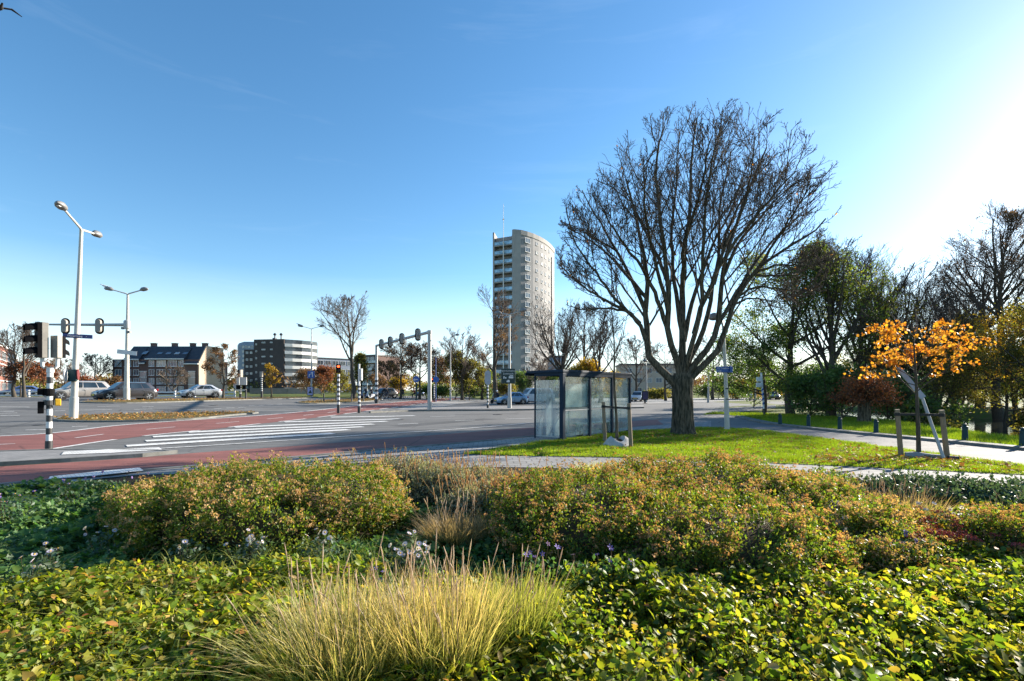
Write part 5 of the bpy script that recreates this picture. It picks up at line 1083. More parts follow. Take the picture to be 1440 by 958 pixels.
# --- the big bare tree by the shelter
def hero():
    D = 18.3; base = at(961, D)
    LB = [ # (pixel path, depth change at the tip, start radius)
     ([(957, 548), (940, 530), (917, 508), (909, 490), (911, 462), (908, 430), (911, 405), (904, 350), (893, 300), (882, 252)], 1.2, .21),
     ([(908, 478), (899, 455), (880, 437), (850, 422), (820, 402), (800, 380)], -1.0, .12),
     ([(909, 440), (893, 402), (866, 352), (838, 304), (818, 268)], 2.0, .12),
     ([(957, 530), (946, 492), (938, 470), (940, 430), (938, 395), (935, 350), (927, 300), (924, 230), (934, 178)], -1.5, .17),
     ([(960, 528), (960, 495), (960, 440), (960, 400), (963, 360), (969, 300), (972, 230), (980, 165)], 1.8, .19),
     ([(962, 525), (968, 495), (976, 470), (987, 430), (987, 390), (990, 340), (993, 280), (1006, 205)], -2.4, .14),
     ([(964, 522), (975, 492), (986, 474), (996, 440), (1004, 400), (1011, 350), (1013, 290), (1028, 215)], 2.6, .15),
     ([(966, 530), (985, 502), (999, 490), (1006, 465), (1013, 430), (1016, 390), (1027, 340), (1048, 280), (1078, 208)], -.6, .17),
     ([(968, 535), (990, 512), (1004, 500), (1018, 470), (1028, 440), (1041, 410), (1061, 384), (1100, 352), (1145, 326), (1163, 308)], .8, .18),
     ([(1040, 416), (1060, 405), (1092, 405), (1122, 410), (1150, 402)], -.8, .07), ([(1033, 428), (1058, 420), (1088, 425), (1118, 421)], 1.0, .06),
     ([(1062, 384), (1092, 372), (1130, 374), (1166, 364)], -1.4, .07),
     ([(938, 460), (922, 415), (900, 372), (868, 330), (846, 290)], -2.6, .12), ([(960, 470), (950, 410), (944, 340), (950, 260), (955, 185)], 3.2, .13),
     ([(976, 470), (990, 420), (1015, 370), (1050, 320), (1092, 270), (1120, 240)], -2.8, .13), ([(962, 480), (975, 420), (1000, 350), (1030, 290), (1052, 230)], 3.4, .13),
     ([(1006, 465), (1030, 420), (1062, 370), (1105, 320), (1148, 290)], 2.6, .12), ([(910, 420), (880, 385), (845, 350), (815, 330), (797, 322)], 1.2, .10),
     ([(938, 395), (915, 340), (890, 290), (868, 240)], 3.0, .10), ([(960, 420), (962, 350), (985, 270), (1000, 190)], -3.4, .12), ([(940, 440), (925, 380), (908, 310), (905, 235)], -3.4, .11),
     ([(880, 437), (850, 434), (818, 436), (796, 428)], -.6, .07), ([(866, 352), (838, 336), (808, 320), (788, 312)], 1.6, .06), ([(1060, 386), (1100, 388), (1140, 374), (1170, 352)], 1.8, .07), ([(850, 425), (828, 402), (806, 392), (786, 372)], .8, .05),
     ([(1013, 350), (1034, 300), (1063, 250), (1096, 214)], 1.2, .09), ([(1004, 400), (1022, 340), (1048, 285), (1062, 190)], -1.6, .09), ([(1061, 384), (1090, 340), (1122, 290), (1140, 262)], -2.2, .08),
     ([(1016, 390), (1040, 340), (1075, 300), (1110, 262), (1135, 250)], .4, .10), ([(900, 455), (870, 425), (838, 385), (812, 345), (800, 312)], -2.0, .10)]
    LB = [(a, b, c*.76) for a, b, c in LB]; K = 16; Ps = []; Rs = []
    for path, dd, r in LB:
        q = smooth(path, 5); q = np.array(q); s = np.concatenate([[0], np.cumsum(np.linalg.norm(np.diff(q, axis=0), axis=1))]); u = np.linspace(0, s[-1], K)
        x = np.interp(u, s, q[:, 0]); y = np.interp(u, s, q[:, 1]); f = np.linspace(0, 1, K); z0 = 0
        st = {0: 0}.get(0, 0); d0 = 0.0
        if path[0][1] < 520:   # starts on another limb: begin at that limb's depth there
            best = 1e9
            for Pp in Ps:
                pxs = CX+Pp[:, 0]/Pp[:, 1]*F; pys = HY-(Pp[:, 2]-EYE)/Pp[:, 1]*F; e = (pxs-path[0][0])**2+(pys-path[0][1])**2; k = e.argmin()
                if e[k] < best: best = e[k]; d0 = Pp[k, 1]-D
        dep = D+d0+(dd-d0)*f**1.25
        P = np.stack([(x-CX)/F*dep, dep, EYE+(HY-y)/F*dep], -1); P[1:] += rng.normal(size=(K-1, 3))*.02
        Ps.append(P); Rs.append(r*(1-.80*f**.9))
    P1 = np.stack(Ps); R1 = np.stack(Rs)
    c = np.array([(983-CX)/F*D, D+.2, EYE+(HY-325)/F*D]); e_up = np.array([5.5, 4.6, 4.35]); e_dn = np.array([5.6, 4.6, 4.8])
    env = lambda q: np.where(q[..., 2] > c[2], np.linalg.norm((q-c)/e_up, axis=-1), np.linalg.norm((q-c)/e_dn, axis=-1))
    tz = np.array([0, .12, .3, .7, 1.2, 1.7, 2.1, 2.35]); tr_ = np.array([.52, .44, .40, .37, .355, .36, .38, .30]); PT = np.zeros((1, 8, 3)); PT[0, :, 2] = tz; PT[0, :, 0] = base.x-np.array([0, 0, 0, .01, .02, .02, .02, .02]); PT[0, :, 1] = D
    zz = np.linspace(0, 2.35, 30); PT = np.stack([np.interp(zz, tz, PT[0, :, 0]), np.full(30, D), zz], -1)[None]; tv, tf = tube_np(PT, np.interp(zz, tz, tr_)[None], 64)
    a = np.arctan2(tv[:, 1]-D, tv[:, 0]-base.x); k = 1+.06*np.sin(a*5+tv[:, 2]*.7)+.05*np.sin(a*9+1)+.035*np.sin(a*17+tv[:, 2]*2+np.sin(tv[:, 2]*5))+.02*np.sin(a*29-tv[:, 2]*3)
    tv[:, 0] = base.x+(tv[:, 0]-base.x)*k; tv[:, 1] = D+(tv[:, 1]-D)*k
    P2, R2 = grow(rng, P1, R1, 10, .28, 1.0, .46, 38, 9, .15, .075, .42, .012, env, top=.5)
    P3, R3 = grow(rng, P2, R2, 8, .15, 1.0, .52, 40, 7, .12, .10, .5, .0080, env)
    P4, R4 = grow(rng, P3, R3, 5, .25, 1.0, .48, 42, 5, .12, .12, .6, .0062, env)
    P5, R5 = grow(rng, P4, R4, 1, .4, 1.0, .55, 38, 4, .13, .13, .7, .0054, env)
    t = thing('bare_tree', 'big bare spreading tree with thick forked trunk on the lawn right of the bus shelter', 'tree', (0, 0, 0))
    w_ = join([(tv, tf), tube_np(P1, R1, 10)]); mesh_np('trunk', w_[0], [w_[1]], m_barkm, t, smooth=True)
    tw = join([tube_np(P2, R2, 6), tube_np(P3, R3, 4), tube_np(P4, R4, 3), tube_np(P5, R5, 3)]); mesh_np('crown', tw[0], [tw[1]], m_twig, t)
    n = 90; p = P4.reshape(-1, 3)[rng.integers(0, P4.shape[0]*5, n)]; lv = leaves_np(rng, p, rnd_dirs(rng, n, -1), rnd_dirs(rng, n), .07+.06*rng.random(n)); mesh_np('last_leaves', lv[0], [lv[1]], lf_orange, t)
hero()
# --- background bare trees: three shapes, copied
def bg(px_, D, h, spread, label, name='bare_tree', seed=1, leafm=None, nleaf=0, lsize=.2, group=None, twig=None, **kw):
    r_ = np.random.default_rng(seed); d = grow_tree(r_, h, spread, leaf=leafm, nleaf=nleaf, lsize=lsize, tmin=max(.008, D*.00022), **kw); return tree_obj(name, label, 'tree', at(px_, D), d, leafm, twig=twig, group=group)
bg(497, 70, 15.4, 5.2, 'tall bare tree with leaning side limb left of the gantry', seed=21, n1=11, n2=9, n3=7, n4=5, fork=.30, ang0=38, up=.10, lean=-.07, twig=m_twigp)
bg(699, 76, 17.8, 5.0, 'tall bare tree with a few brown leaves in front of the tower', seed=22, n1=12, n2=9, n3=6, n4=4, fork=.20, ang0=36, up=.12, leafm=lf_brown, nleaf=900, lsize=.22, leafzone=(.3, .8), twig=m_twigp)
bg(790.5, 58, 13.6, 5.2, 'bare vase shaped tree rising behind the shelter roof', seed=23, n1=13, n2=9, n3=6, n4=4, fork=.22, ang0=42, up=.13, leader=False, ratio1=.8)
bg(822, 72, 14.5, 4.6, 'slim bare tree behind the yellow bush', seed=24, n1=12, n2=9, n3=6, n4=4, fork=.2, ang0=36, up=.13)
bg(845, 64, 13.0, 4.4, 'bare tree between the yellow bush and the staked sapling', seed=25, n1=12, n2=9, n3=6, n4=4, fork=.25, ang0=38, up=.12)
bg(760, 84, 8.0, 4.0, 'small pale bare tree in front of the tower base', seed=26, n1=14, n2=9, n3=6, n4=3, fork=.15, ang0=45, up=.10, twig=m_twigp)
bg(893, 82, 11.0, 4.8, 'bare tree with brownish twigs left of the thin lamp post behind the big tree', seed=27, n1=12, n2=9, n3=6, n4=4, fork=.18, up=.08, twig=m_twigp)
bg(936, 78, 9.5, 5.2, 'crooked bare tree seen under the left limb of the big tree', seed=28, n1=9, n2=9, n3=6, n4=4, fork=.15, ang0=55, up=.05, twig=m_twigp)
bg(1002, 84, 11.5, 5.5, 'hazy bare tree right of the big trunk', seed=29, n1=12, n2=9, n3=6, n4=4, fork=.15, up=.08, twig=m_twigp)
bg(563, 76, 9.2, 4.6, 'dark street tree with sparse brown leaves, left of the two by the cyclists', seed=30, n1=13, n2=10, n3=7, n4=4, fork=.30, leafm=lf_brown, nleaf=1500, lsize=.2, up=.03, ang0=55)
bg(590, 78, 9.4, 4.8, 'dark street tree with sparse brown leaves, right of the two by the cyclists', seed=31, n1=13, n2=10, n3=7, n4=4, fork=.30, leafm=lf_brown, nleaf=1700, lsize=.2, up=.03, ang0=55)
bg(548, 130, 9, 5, 'hazy brown tree far down the road under the gantry', seed=32, n1=12, n2=8, n3=6, n4=0, fork=.2, leafm=lf_brown, nleaf=1800, lsize=.4)
bg(650, 82, 12.0, 4.5, 'thin pale bare tree behind the shrubbery', seed=33, n1=12, n2=9, n3=6, n4=3, fork=.2, up=.12, twig=m_twigp)
bg(678, 86, 10.0, 4.0, 'short pale bare tree at the left foot of the tower', seed=34, n1=12, n2=9, n3=6, n4=3, fork=.2, up=.10, twig=m_twigp)
bg(20, 60, 9.4, 3.6, 'bare tree at the far left edge in front of the red brick building', seed=35, n1=12, n2=9, n3=6, n4=3, fork=.25, up=.10)
bg(34, 57, 8.6, 3.4, 'forked bare tree behind the white fence', seed=36, n1=10, n2=9, n3=6, n4=3, fork=.25, up=.12)
bg(29, 60.5, 4.3, 2.8, 'low tree with russet leaves behind the white fence', 'russet_tree', seed=37, n1=12, n2=8, n3=6, n4=0, fork=.3, leafm=lf_russet, nleaf=2200, lsize=.22, ang0=55)
bg(55, 66, 4.5, 3.0, 'orange brown small tree behind the nearest traffic light', 'russet_tree', seed=38, n1=12, n2=8, n3=6, n4=0, fork=.25, leafm=lf_russet, nleaf=2000, lsize=.24, ang0=55)
bg(134, 96, 8.2, 5.2, 'round dark bare tree beyond the waiting cars', seed=39, n1=14, n2=9, n3=7, n4=4, fork=.12, ang0=50, up=.06)
bg(92, 88, 6.5, 4.6, 'brown bare tree behind the champagne estate', seed=40, n1=14, n2=9, n3=7, n4=3, fork=.12, ang0=50, twig=m_twigp)
bg(244, 72, 4.4, 2.6, 'small bare thorny tree in front of the brick apartments', seed=41, n1=14, n2=8, n3=6, n4=3, fork=.12, ang0=50, twig=m_twigp)
bg(314, 52, 5.9, 1.75, 'young oak with brown leaves on the leafy island', 'young_tree', seed=42, n1=16, n2=7, n3=5, n4=0, fork=.22, ang0=55, leafm=lf_brown, nleaf=2600, lsize=.16, up=.05, clump=.12, ratio1=.42)
bg(381.5, 61, 4.4, 1.25, 'slim young tree with bright orange leaves in front of the dark flats', 'young_tree', seed=43, n1=16, n2=7, n3=5, n4=0, fork=.2, ang0=45, leafm=lf_yellow, nleaf=1500, lsize=.17, up=.10, clump=.10, ratio1=.38)
bg(507, 74, 6.6, 1.7, 'columnar olive green tree beside the tall bare tree', 'columnar_tree', seed=44, n1=22, n2=7, n3=5, n4=0, fork=.06, ang0=22, leafm=lf_olive, nleaf=6500, lsize=.2, up=.2, ratio1=.45)
for k, (p, D, h, s, m, nl, lab) in enumerate([(452, 84, 4.8, 3.6, lf_russet, 3800, 'round russet shrub left of the tall bare tree'), (475, 88, 4.6, 3.0, lf_olive, 3400, 'olive green shrub under the tall bare tree'), (432, 96, 4.8, 3.2, lf_brown, 2600, 'brown shrub right of the dark flats'),
        (640, 84, 8.2, 3.4, lf_olive, 6000, 'tall olive shrub behind the hooked lamp'), (660, 82, 6.6, 3.2, lf_olive, 5200, 'olive shrub with thin branches right of the hooked lamp'), (622, 90, 7.6, 3.2, lf_brown, 4200, 'brown tangled shrub left of the hooked lamp'), (685, 86, 5.2, 3.0, lf_green, 4500, 'green shrub at the foot of the tall bare tree'),
        (735, 96, 5.0, 4.2, lf_dark, 5500, 'dark green shrub behind the white van'), (770, 98, 5.0, 4.0, lf_dark, 4200, 'dark green shrub behind the shelter end glass'), (712, 88, 3.0, 2.4, lf_olive, 3600, 'low yellow green shrub behind the information board'),
        (826, 66, 5.6, 2.9, lf_yellow, 6500, 'golden yellow bush above the shelter roof'), (806, 68, 4.6, 2.4, lf_olive, 3600, 'olive bush left of the golden bush'), (862, 70, 4.0, 2.4, lf_yellow, 2400, 'small yellow bush behind the staked sapling'),
        (560, 92, 3.4, 2.6, lf_yellow, 2500, 'yellow bush between the cyclists and the street trees'), (530, 100, 4.2, 3.4, lf_brown, 2400, 'brown bush behind the scooters'), (160, 90, 3.0, 3.0, lf_brown, 2000, 'brown hedge bush left of the brick apartments'), (115, 84, 3.0, 3.0, lf_russet, 2000, 'russet bush behind the waiting cars')]):
    bg(p, D, h, s, lab, 'shrub', seed=60+k, n1=22, n2=7, n3=5, n4=0, fork=.04, ang0=42, ratio1=.75, leafm=m, nleaf=nl, lsize=.24, clump=.3, up=.10, r0=.07, leader=True, lean=0)
for k, (p, D, h, s, m, lab) in enumerate([(925, 92, 1.5, 5.5, lf_olive, 'low green hedge in front of the beige flats'), (1010, 90, 2.6, 5.0, lf_dark, 'dark hedge right of the big trunk'), (1050, 92, 3.6, 5.0, lf_yellow, 'yellow autumn bushes under the willow'), (1085, 96, 4.0, 5.0, lf_yellow, 'orange yellow bush beyond the far parked car'), (610, 84, 2.0, 3.0, lf_dark, 'dark low hedge behind the striped post'), (665, 98, 2.4, 5.0, lf_dark, 'dark low hedge under the olive shrubs')]):
    bg(p, D, h, s, lab, 'hedge', seed=90+k, n1=20, n2=7, n3=5, n4=0, fork=.02, ang0=60, ratio1=2.0, leafm=m, nleaf=4500, lsize=.26, clump=.35, up=.03, r0=.06)
# --- trees on the canal bank, right
rb = lambda **k: k
def bank(px_, D, h, spread, label, seed, leafm, nleaf, name='tree', **kw): return bg(px_, D, h, spread, label, name, seed, leafm, nleaf, **kw)
bank(1112, 33, 11.4, 5.0, 'green leaved tree with low spreading dark boughs behind the striped leaning post', 101, lf_green, 17000, lsize=.13, n1=18, n2=9, n3=7, n4=3, fork=.12, ang0=50, up=.07, ratio1=.62, clump=.28, r0=.24, leafzone=(.12, 1))
bank(1075, 36, 6.4, 4.6, 'low dark spreading tree hanging over the far lane', 102, lf_dark, 13000, lsize=.13, n1=16, n2=8, n3=6, n4=3, fork=.2, ang0=65, up=.01, ratio1=.8, clump=.25, lean=-.05)
bank(1168, 31, 11.2, 4.3, 'many stemmed tree with thin green leaves right of the big green tree', 103, lf_green, 8500, lsize=.11, n1=20, n2=9, n3=7, n4=4, fork=.07, ang0=26, up=.14, ratio1=.68, clump=.3, leafzone=(.1, .85))
bank(1212, 34, 12.2, 4.6, 'tall twiggy tree with yellowing leaves low down behind the russet pollard', 104, lf_olive, 6500, lsize=.11, n1=20, n2=10, n3=7, n4=5, fork=.07, ang0=26, up=.14, ratio1=.66, clump=.3, leafzone=(.1, .72))
bank(1262, 35, 12.4, 4.8, 'tall bare twiggy tree behind the orange sapling', 105, lf_olive, 3800, lsize=.11, n1=20, n2=10, n3=7, n4=5, fork=.08, ang0=28, up=.13, ratio1=.66, clump=.3, leafzone=(.08, .6))
bank(1345, 44, 12.5, 5.5, 'bare spreading tree across the water left of the tallest tree', 111, lf_olive, 3000, lsize=.14, n1=12, n2=9, n3=6, n4=4, fork=.16, ang0=36, up=.08, ratio1=.66, leafzone=(.1, .7))
bank(1312, 37, 12.0, 4.6, 'shorter bare twiggy tree right of the orange sapling', 106, lf_olive, 3500, lsize=.12, n1=16, n2=9, n3=7, n4=5, fork=.10, ang0=34, up=.10, ratio1=.62, leafzone=(.1, .7))
bank(1378, 47, 15.5, 5.6, 'slender bare tree behind and left of the tallest tree on the right', 112, lf_brown, 900, lsize=.14, n1=15, n2=10, n3=7, n4=4, fork=.22, ang0=38, up=.09, ratio1=.58, leafzone=(.4, 1))
bank(1340, 40, 11.0, 4.6, 'bare twiggy tree on the bank directly above the glinting water', 113, lf_olive, 2600, lsize=.12, n1=18, n2=10, n3=7, n4=4, fork=.1, ang0=32, up=.11, ratio1=.64, leafzone=(.1, .7))
bank(1408, 40, 17.6, 6.6, 'tallest tree on the right with last leaves at its twig tips', 107, lf_brown, 2400, lsize=.13, n1=18, n2=11, n3=7, n4=5, fork=.30, ang0=42, up=.09, ratio1=.55, leafzone=(.4, 1), clump=.15)
bank(1424, 33, 9.4, 4.8, 'golden and green tree at the right edge over the water', 108, lf_yellow, 13000, lsize=.13, n1=16, n2=8, n3=6, n4=3, fork=.3, ang0=55, up=.04, leafzone=(.5, 1))
bank(1412, 30, 6.4, 4.0, 'dark green leafy tree at the right edge below the golden one', 109, lf_olive, 15000, lsize=.12, n1=16, n2=8, n3=6, n4=3, fork=.22, ang0=60, up=.02, ratio1=.8, leafzone=(.2, 1))
bank(1480, 27, 9.0, 4.2, 'leafy tree mostly outside the right edge', 110, lf_olive, 9000, lsize=.13, n1=14, n2=8, n3=6, n4=3, fork=.2, ang0=50, up=.05)
for k, (p, D, h, s, m, nl, lab) in enumerate([(1060, 48, 4.6, 4.6, lf_dark, 6000, 'dark thicket behind the leaning striped post'), (1150, 52, 6.5, 5.0, lf_dark, 7000, 'tall dark thicket far behind the many stemmed tree'), (1235, 54, 7.0, 5.0, lf_olive, 7000, 'tall olive thicket far behind the russet pollard'), (1315, 58, 7.0, 5.5, lf_dark, 7500, 'tall dark thicket across the water'), (1360, 47, 3.0, 3.4, lf_olive, 5000, 'low olive bush on the far bank above the glinting water'), (1425, 50, 3.4, 3.6, lf_dark, 5000, 'low dark bush on the far bank at the right edge'),
        (1140, 30, 2.4, 2.2, lf_dark, 4200, 'dark undergrowth bush at the foot of the big green tree'), (1185, 28, 2.8, 2.0, lf_dark, 4200, 'dark undergrowth bush left of the russet pollard'), (1250, 28, 2.6, 2.2, lf_dark, 4600, 'dark undergrowth bush right of the russet pollard'), (1295, 30, 3.4, 2.2, lf_dark, 4600, 'tall dark bush behind the staked orange sapling'), (1322, 27, 2.2, 1.0, lf_olive, 1700, 'small olive bush beside the glinting water'),
        (1110, 42, 3.0, 3.4, lf_dark, 3000, 'dark bush far behind the big green tree'), (1200, 44, 4.6, 4.0, lf_dark, 5000, 'tall dark thicket behind the russet pollard'), (1270, 46, 5.0, 4.2, lf_dark, 5000, 'tall dark thicket behind the orange sapling'), (1345, 50, 5.5, 4.2, lf_olive, 4500, 'olive thicket on the far canal bank'), (1395, 52, 5.5, 4.0, lf_yellow, 4200, 'sunlit yellow thicket on the far canal bank'), (1440, 48, 4.8, 4.0, lf_olive, 4000, 'olive thicket at the right edge on the far bank')]):
    bg(p, D, h, s, lab, 'shrub', seed=130+k, n1=22, n2=7, n3=5, n4=0, fork=.03, ang0=45, ratio1=.8, leafm=m, nleaf=nl, lsize=.17, clump=.26, up=.06, r0=.05)
# --- russet pollard by the lane
def pollard():
    r_ = np.random.default_rng(150); p = at(1215, 25.0); t = thing('pollard_tree', 'short thick pollard with a round russet crown beside the lane', 'tree', p)
    mb = MB(); mb.tube([(0, 0, -.3), (0, 0, 0), (.02, 0, .5), (.0, 0, 1.15), (0, 0, 1.3)], [.36, .33, .28, .29, .22], 16); mb.build('trunk', m_barkm, t, smooth=True)
    P = np.zeros((60, 7, 3)); d = rnd_dirs(r_, 60, .75); d[:, 2] = np.abs(d[:, 2])*.9-.05; f = np.linspace(0, 1, 7)[None, :, None]; P = np.array([0, 0, 1.15])+d[:, None]*f*1.45+np.array([0, 0, .12])*f**2+r_.normal(size=(60, 7, 3))*.03; Rr = np.repeat((.035*(1-.7*np.linspace(0, 1, 7)))[None], 60, 0)
    P2, R2 = grow(r_, P, Rr, 7, .3, 1, .35, 40, 4, .02, .15, .6, .008); tw = join([tube_np(P, Rr, 5), tube_np(P2, R2, 3)])
    n = 5200; q = P2.reshape(-1, 3)[r_.integers(0, P2.shape[0]*4, n)]+r_.normal(size=(n, 3))*.12; lv = leaves_np(r_, q, rnd_dirs(r_, n, -.5), rnd_dirs(r_, n), .10*(.6+.8*r_.random(n)))
    mesh_np('crown', np.concatenate([tw[0], lv[0]]), [tw[1], lv[1]+len(tw[0])], [m_twig, lf_russet], t, np.concatenate([np.zeros(len(tw[1])), np.ones(len(lv[1]))]))
pollard()
# --- staked saplings
def stakes(t, pts, h, zs, topz):
    for (x, y, dx) in pts: q = MB(); q.tube([(x, y, 0), (x+dx, y, h)], [.06, .052], 10); q.build('stake', m_wood, t, smooth=True)
    (x0, y0, d0), (x1, y1, d1) = pts; q = MB(); q.box(((x0+d0)/2, (y0)/2, zs), (math.hypot(x0+d0, y0), .03, .06), rz=math.atan2(y0, x0+d0)); q.box(((x1+d1)/2, y1/2, zs), (math.hypot(x1+d1, y1), .03, .06), rz=math.atan2(y1, x1+d1))
    for x, y in ((x0+d0, y0), (x1+d1, y1)): q.lathe([(.064, zs-.04), (.064, zs+.04)], 12, 0, (x, y, 0))
    q.build('strap', m_strap, t)
def sapling1():
    r_ = np.random.default_rng(160); p = at(867, 14.6); t = thing('sapling', 'bare young sapling tied between two wooden stakes in front of the shelter', 'young tree', p)
    K = 12; P = np.zeros((1, K, 3)); P[0, :, 2] = np.linspace(0, 4.4, K); P[0, :, 0] = -.14*np.linspace(0, 1, K)**1.3+.02*np.sin(np.arange(K)); Rr = (.05*(1-.86*np.linspace(0, 1, K)))[None]; Rr[0, 0] = .07
    P1, R1 = grow(r_, P, Rr, 11, .48, .97, .42, 40, 8, .10, .06, .55, .007, top=.6); P2, R2 = grow(r_, P1, R1, 5, .25, 1, .42, 35, 5, .06, .1, .6, .005); P3, R3 = grow(r_, P2, R2, 3, .3, 1, .45, 35, 4, .05, .1, .7, .004)
    v, f = tube_np(P, Rr, 12); mesh_np('trunk', v, [f], m_barkm, t, smooth=True); w_ = join([tube_np(P1, R1, 6), tube_np(P2, R2, 4), tube_np(P3, R3, 3)]); mesh_np('crown', w_[0], [w_[1]], m_twig, t)
    stakes(t, [(-.16, .95, -.06), (.30, -.55, -.06)], 1.32, 1.18, 0)
    b = thing('water_bag', 'crumpled pale bag round the foot of the bare staked sapling', 'bag', p+Vector((0, -.1, 0))); mb = MB(); rg = []
    for z, k in ((0, 1.0), (.06, 1.12), (.14, 1.0), (.22, .82), (.26, .6), (.2, .4)): rg.append([(.36*k*math.cos(a)*(1+.10*math.sin(3*a+z*9)+.05*math.sin(7*a)), .36*k*math.sin(a)*(1+.08*math.sin(4*a)), z*(1+.3*math.sin(2*a+1))) for a in np.linspace(0, 2*math.pi, 26, False)])
    mb.loft(rg); mb.build('bag', m_burlap, b, smooth=True); mb = MB(); mb.lathe([(.22, 0), (.2, .2), (.1, .24), (.01, .25)], 16); mb.build('earth', m_soil, b, smooth=True)
sapling1()
def sapling2():
    r_ = np.random.default_rng(170); p = at(1292, 12.0); t = thing('sapling', 'young maple with orange leaves tied to two stakes on the right of the lawn', 'young tree', p)
    K = 12; P = np.zeros((1, K, 3)); P[0, :, 2] = np.linspace(0, 3.45, K); P[0, :, 0] = -.16*np.linspace(0, 1, K)**1.5; Rr = (.055*(1-.85*np.linspace(0, 1, K)))[None]
    P1, R1 = grow(r_, P, Rr, 24, .44, .97, .48, 56, 8, .05, .07, .42, .006, top=.42, flat=.5); P2, R2 = grow(r_, P1, R1, 5, .25, 1, .40, 40, 5, .02, .1, .6, .005)
    v, f = tube_np(P, Rr, 12); mesh_np('trunk', v, [f], m_bark, t, smooth=True); w_ = join([tube_np(P1, R1, 6), tube_np(P2, R2, 4)])
    n = 1500; tips = np.concatenate([P2[:, 2:].reshape(-1, 3), P1[:, 5:].reshape(-1, 3)]); tips = tips[tips[:, 2] < 3.35]; cl = tips[r_.integers(0, len(tips), 380)]; q = cl[r_.integers(0, 380, n)]+r_.normal(size=(n, 3))*np.array([.055, .055, .035])
    lv = leaves_np(r_, q, rnd_dirs(r_, n, -.8), rnd_dirs(r_, n), .066*np.exp(r_.normal(size=n)*.3), 'lobed')
    mesh_np('crown', np.concatenate([w_[0], lv[0]]), [w_[1], lv[1]+len(w_[0])], [m_twig, lf_orange], t, np.concatenate([np.zeros(len(w_[1])), np.ones(len(lv[1]))]))
    stakes(t, [(-.34, .12, -.10), (.46, -.28, -.14)], 1.22, 1.10, 0)
    g = thing('root_barrier', 'grey half round board at the foot of the staked orange maple', 'edging', p+Vector((.08, -.12, 0)), R(-20)); mb = MB(); mb.loft([[(x, y, z) for y, z in ((-.06, 0), (.06, 0), (.06, h_), (-.06, h_))] for x, h_ in ((-.42, .16), (-.2, .18), (.1, .14), (.3, .13), (.46, .12))]); mb.build('board', m_concb, g, bevel=.02); mb = MB(); mb.tube([(.38, -.1, .06), (.58, -.12, .05)], .07, 10); mb.build('pipe_end', m_black, g)
    # leaning post with a flat plate behind
    a = W(1331, 645, 11.4); a.z = 0; t2 = thing('leaning_sign', 'grey metal post leaning behind the orange maple with a flat plate near its top', 'sign', a); e = W(1263, 517, 12.6)-a; m_ = W(1297, 560, 12.25)-a
    mb = MB(); mb.tube([(0, 0, -.1), tuple(m_)], .035, 10); mb.build('post', m_galv, t2, smooth=True); d = (e-m_).normalized(); q = MB(); s = d.cross(Vector((0, 1, .2))).normalized()*.10; n_ = d.cross(s).normalized()*.015
    A = [m_+s*.5, m_-s*.9, e-s*.55, e+s*.55]; q.add([tuple(v+n_) for v in A]+[tuple(v-n_) for v in A], [(0, 1, 2, 3), (7, 6, 5, 4), (0, 4, 5, 1), (1, 5, 6, 2), (2, 6, 7, 3), (3, 7, 4, 0)]); q.build('plate', m_signback, t2)
sapling2()

# --- far wooded skyline: reads as one mass behind everything
def woods():
    r_ = np.random.default_rng(900); n = 52000; a = (r_.random(n)*2-1)*1.35; D = 175+r_.random(n)*45; x = a*D; top = 5.5+1.8*lump_far(a*22)+1.2*lump_far(a*70+3)
    z = top*np.sqrt(r_.random(n))+.3; v, f = leaves_np(r_, np.stack([x, D, z], -1), rnd_dirs(r_, n), rnd_dirs(r_, n), .55+.7*r_.random(n)); h = n//2
    mesh_np('far_woods', v, [f], [lf_brown, lf_olive], None, np.repeat((np.sin(a*30)+r_.normal(size=n)*.5 > 0).astype(int), 2))['kind'] = 'stuff'
def lump_far(t): return (np.sin(t)+np.sin(t*2.3+1)+np.sin(t*4.1+2))/2
woods()
# ------------------------------------------------------------------ lawn, leaves and the planted bed
def inpoly(P, poly):
    x, y = P[:, 0], P[:, 1]; c = np.zeros(len(P), bool); n = len(poly)
    for i in range(n):
        x1, y1 = poly[i]; x2, y2 = poly[(i+1) % n]; k = (y1 > y) != (y2 > y); c ^= k & (x < (x2-x1)*(y-y1)/(y2-y1+1e-12)+x1)
    return c
def sample(rng, poly, n):
    a = np.array(poly); lo, hi = a.min(0), a.max(0); P = lo+(hi-lo)*rng.random((n*3+50, 2)); return P[inpoly(P, poly)][:n]
def lump(x, y, s=1.0, seed=0):
    r = np.random.default_rng(1000+seed); v = 0
    for k in range(7):
        a = r.random()*6.283; f = s*(1.2+r.random()*3.2); v = v+np.sin((x*np.cos(a)+y*np.sin(a))*f+r.random()*6.283)
    return v/3.2
lawnleaf = leafmat('lawn_blade', [(.12, .22, .012), (.18, .29, .015), (.24, .31, .02), (.14, .20, .015)], .5, .5, 1.5)
def blades(rng, P, h, wd, lean=.5):
    n = len(P); a = rng.random(n)*6.283; d = np.stack([np.cos(a), np.sin(a)], -1)*wd[:, None]/2; b = rng.random(n)*6.283; l = lean*h*rng.random(n)
    z = gz(P[:, 0], P[:, 1])+.03
    V = np.empty((n, 3, 3)); V[:, 0, :2] = P-d; V[:, 1, :2] = P+d; V[:, 2, :2] = P+np.stack([np.cos(b)*l, np.sin(b)*l], -1); V[:, 0, 2] = z; V[:, 1, 2] = z; V[:, 2, 2] = z+h
    return V.reshape(-1, 3), np.arange(n*3).reshape(-1, 3)
rg = np.random.default_rng(77)
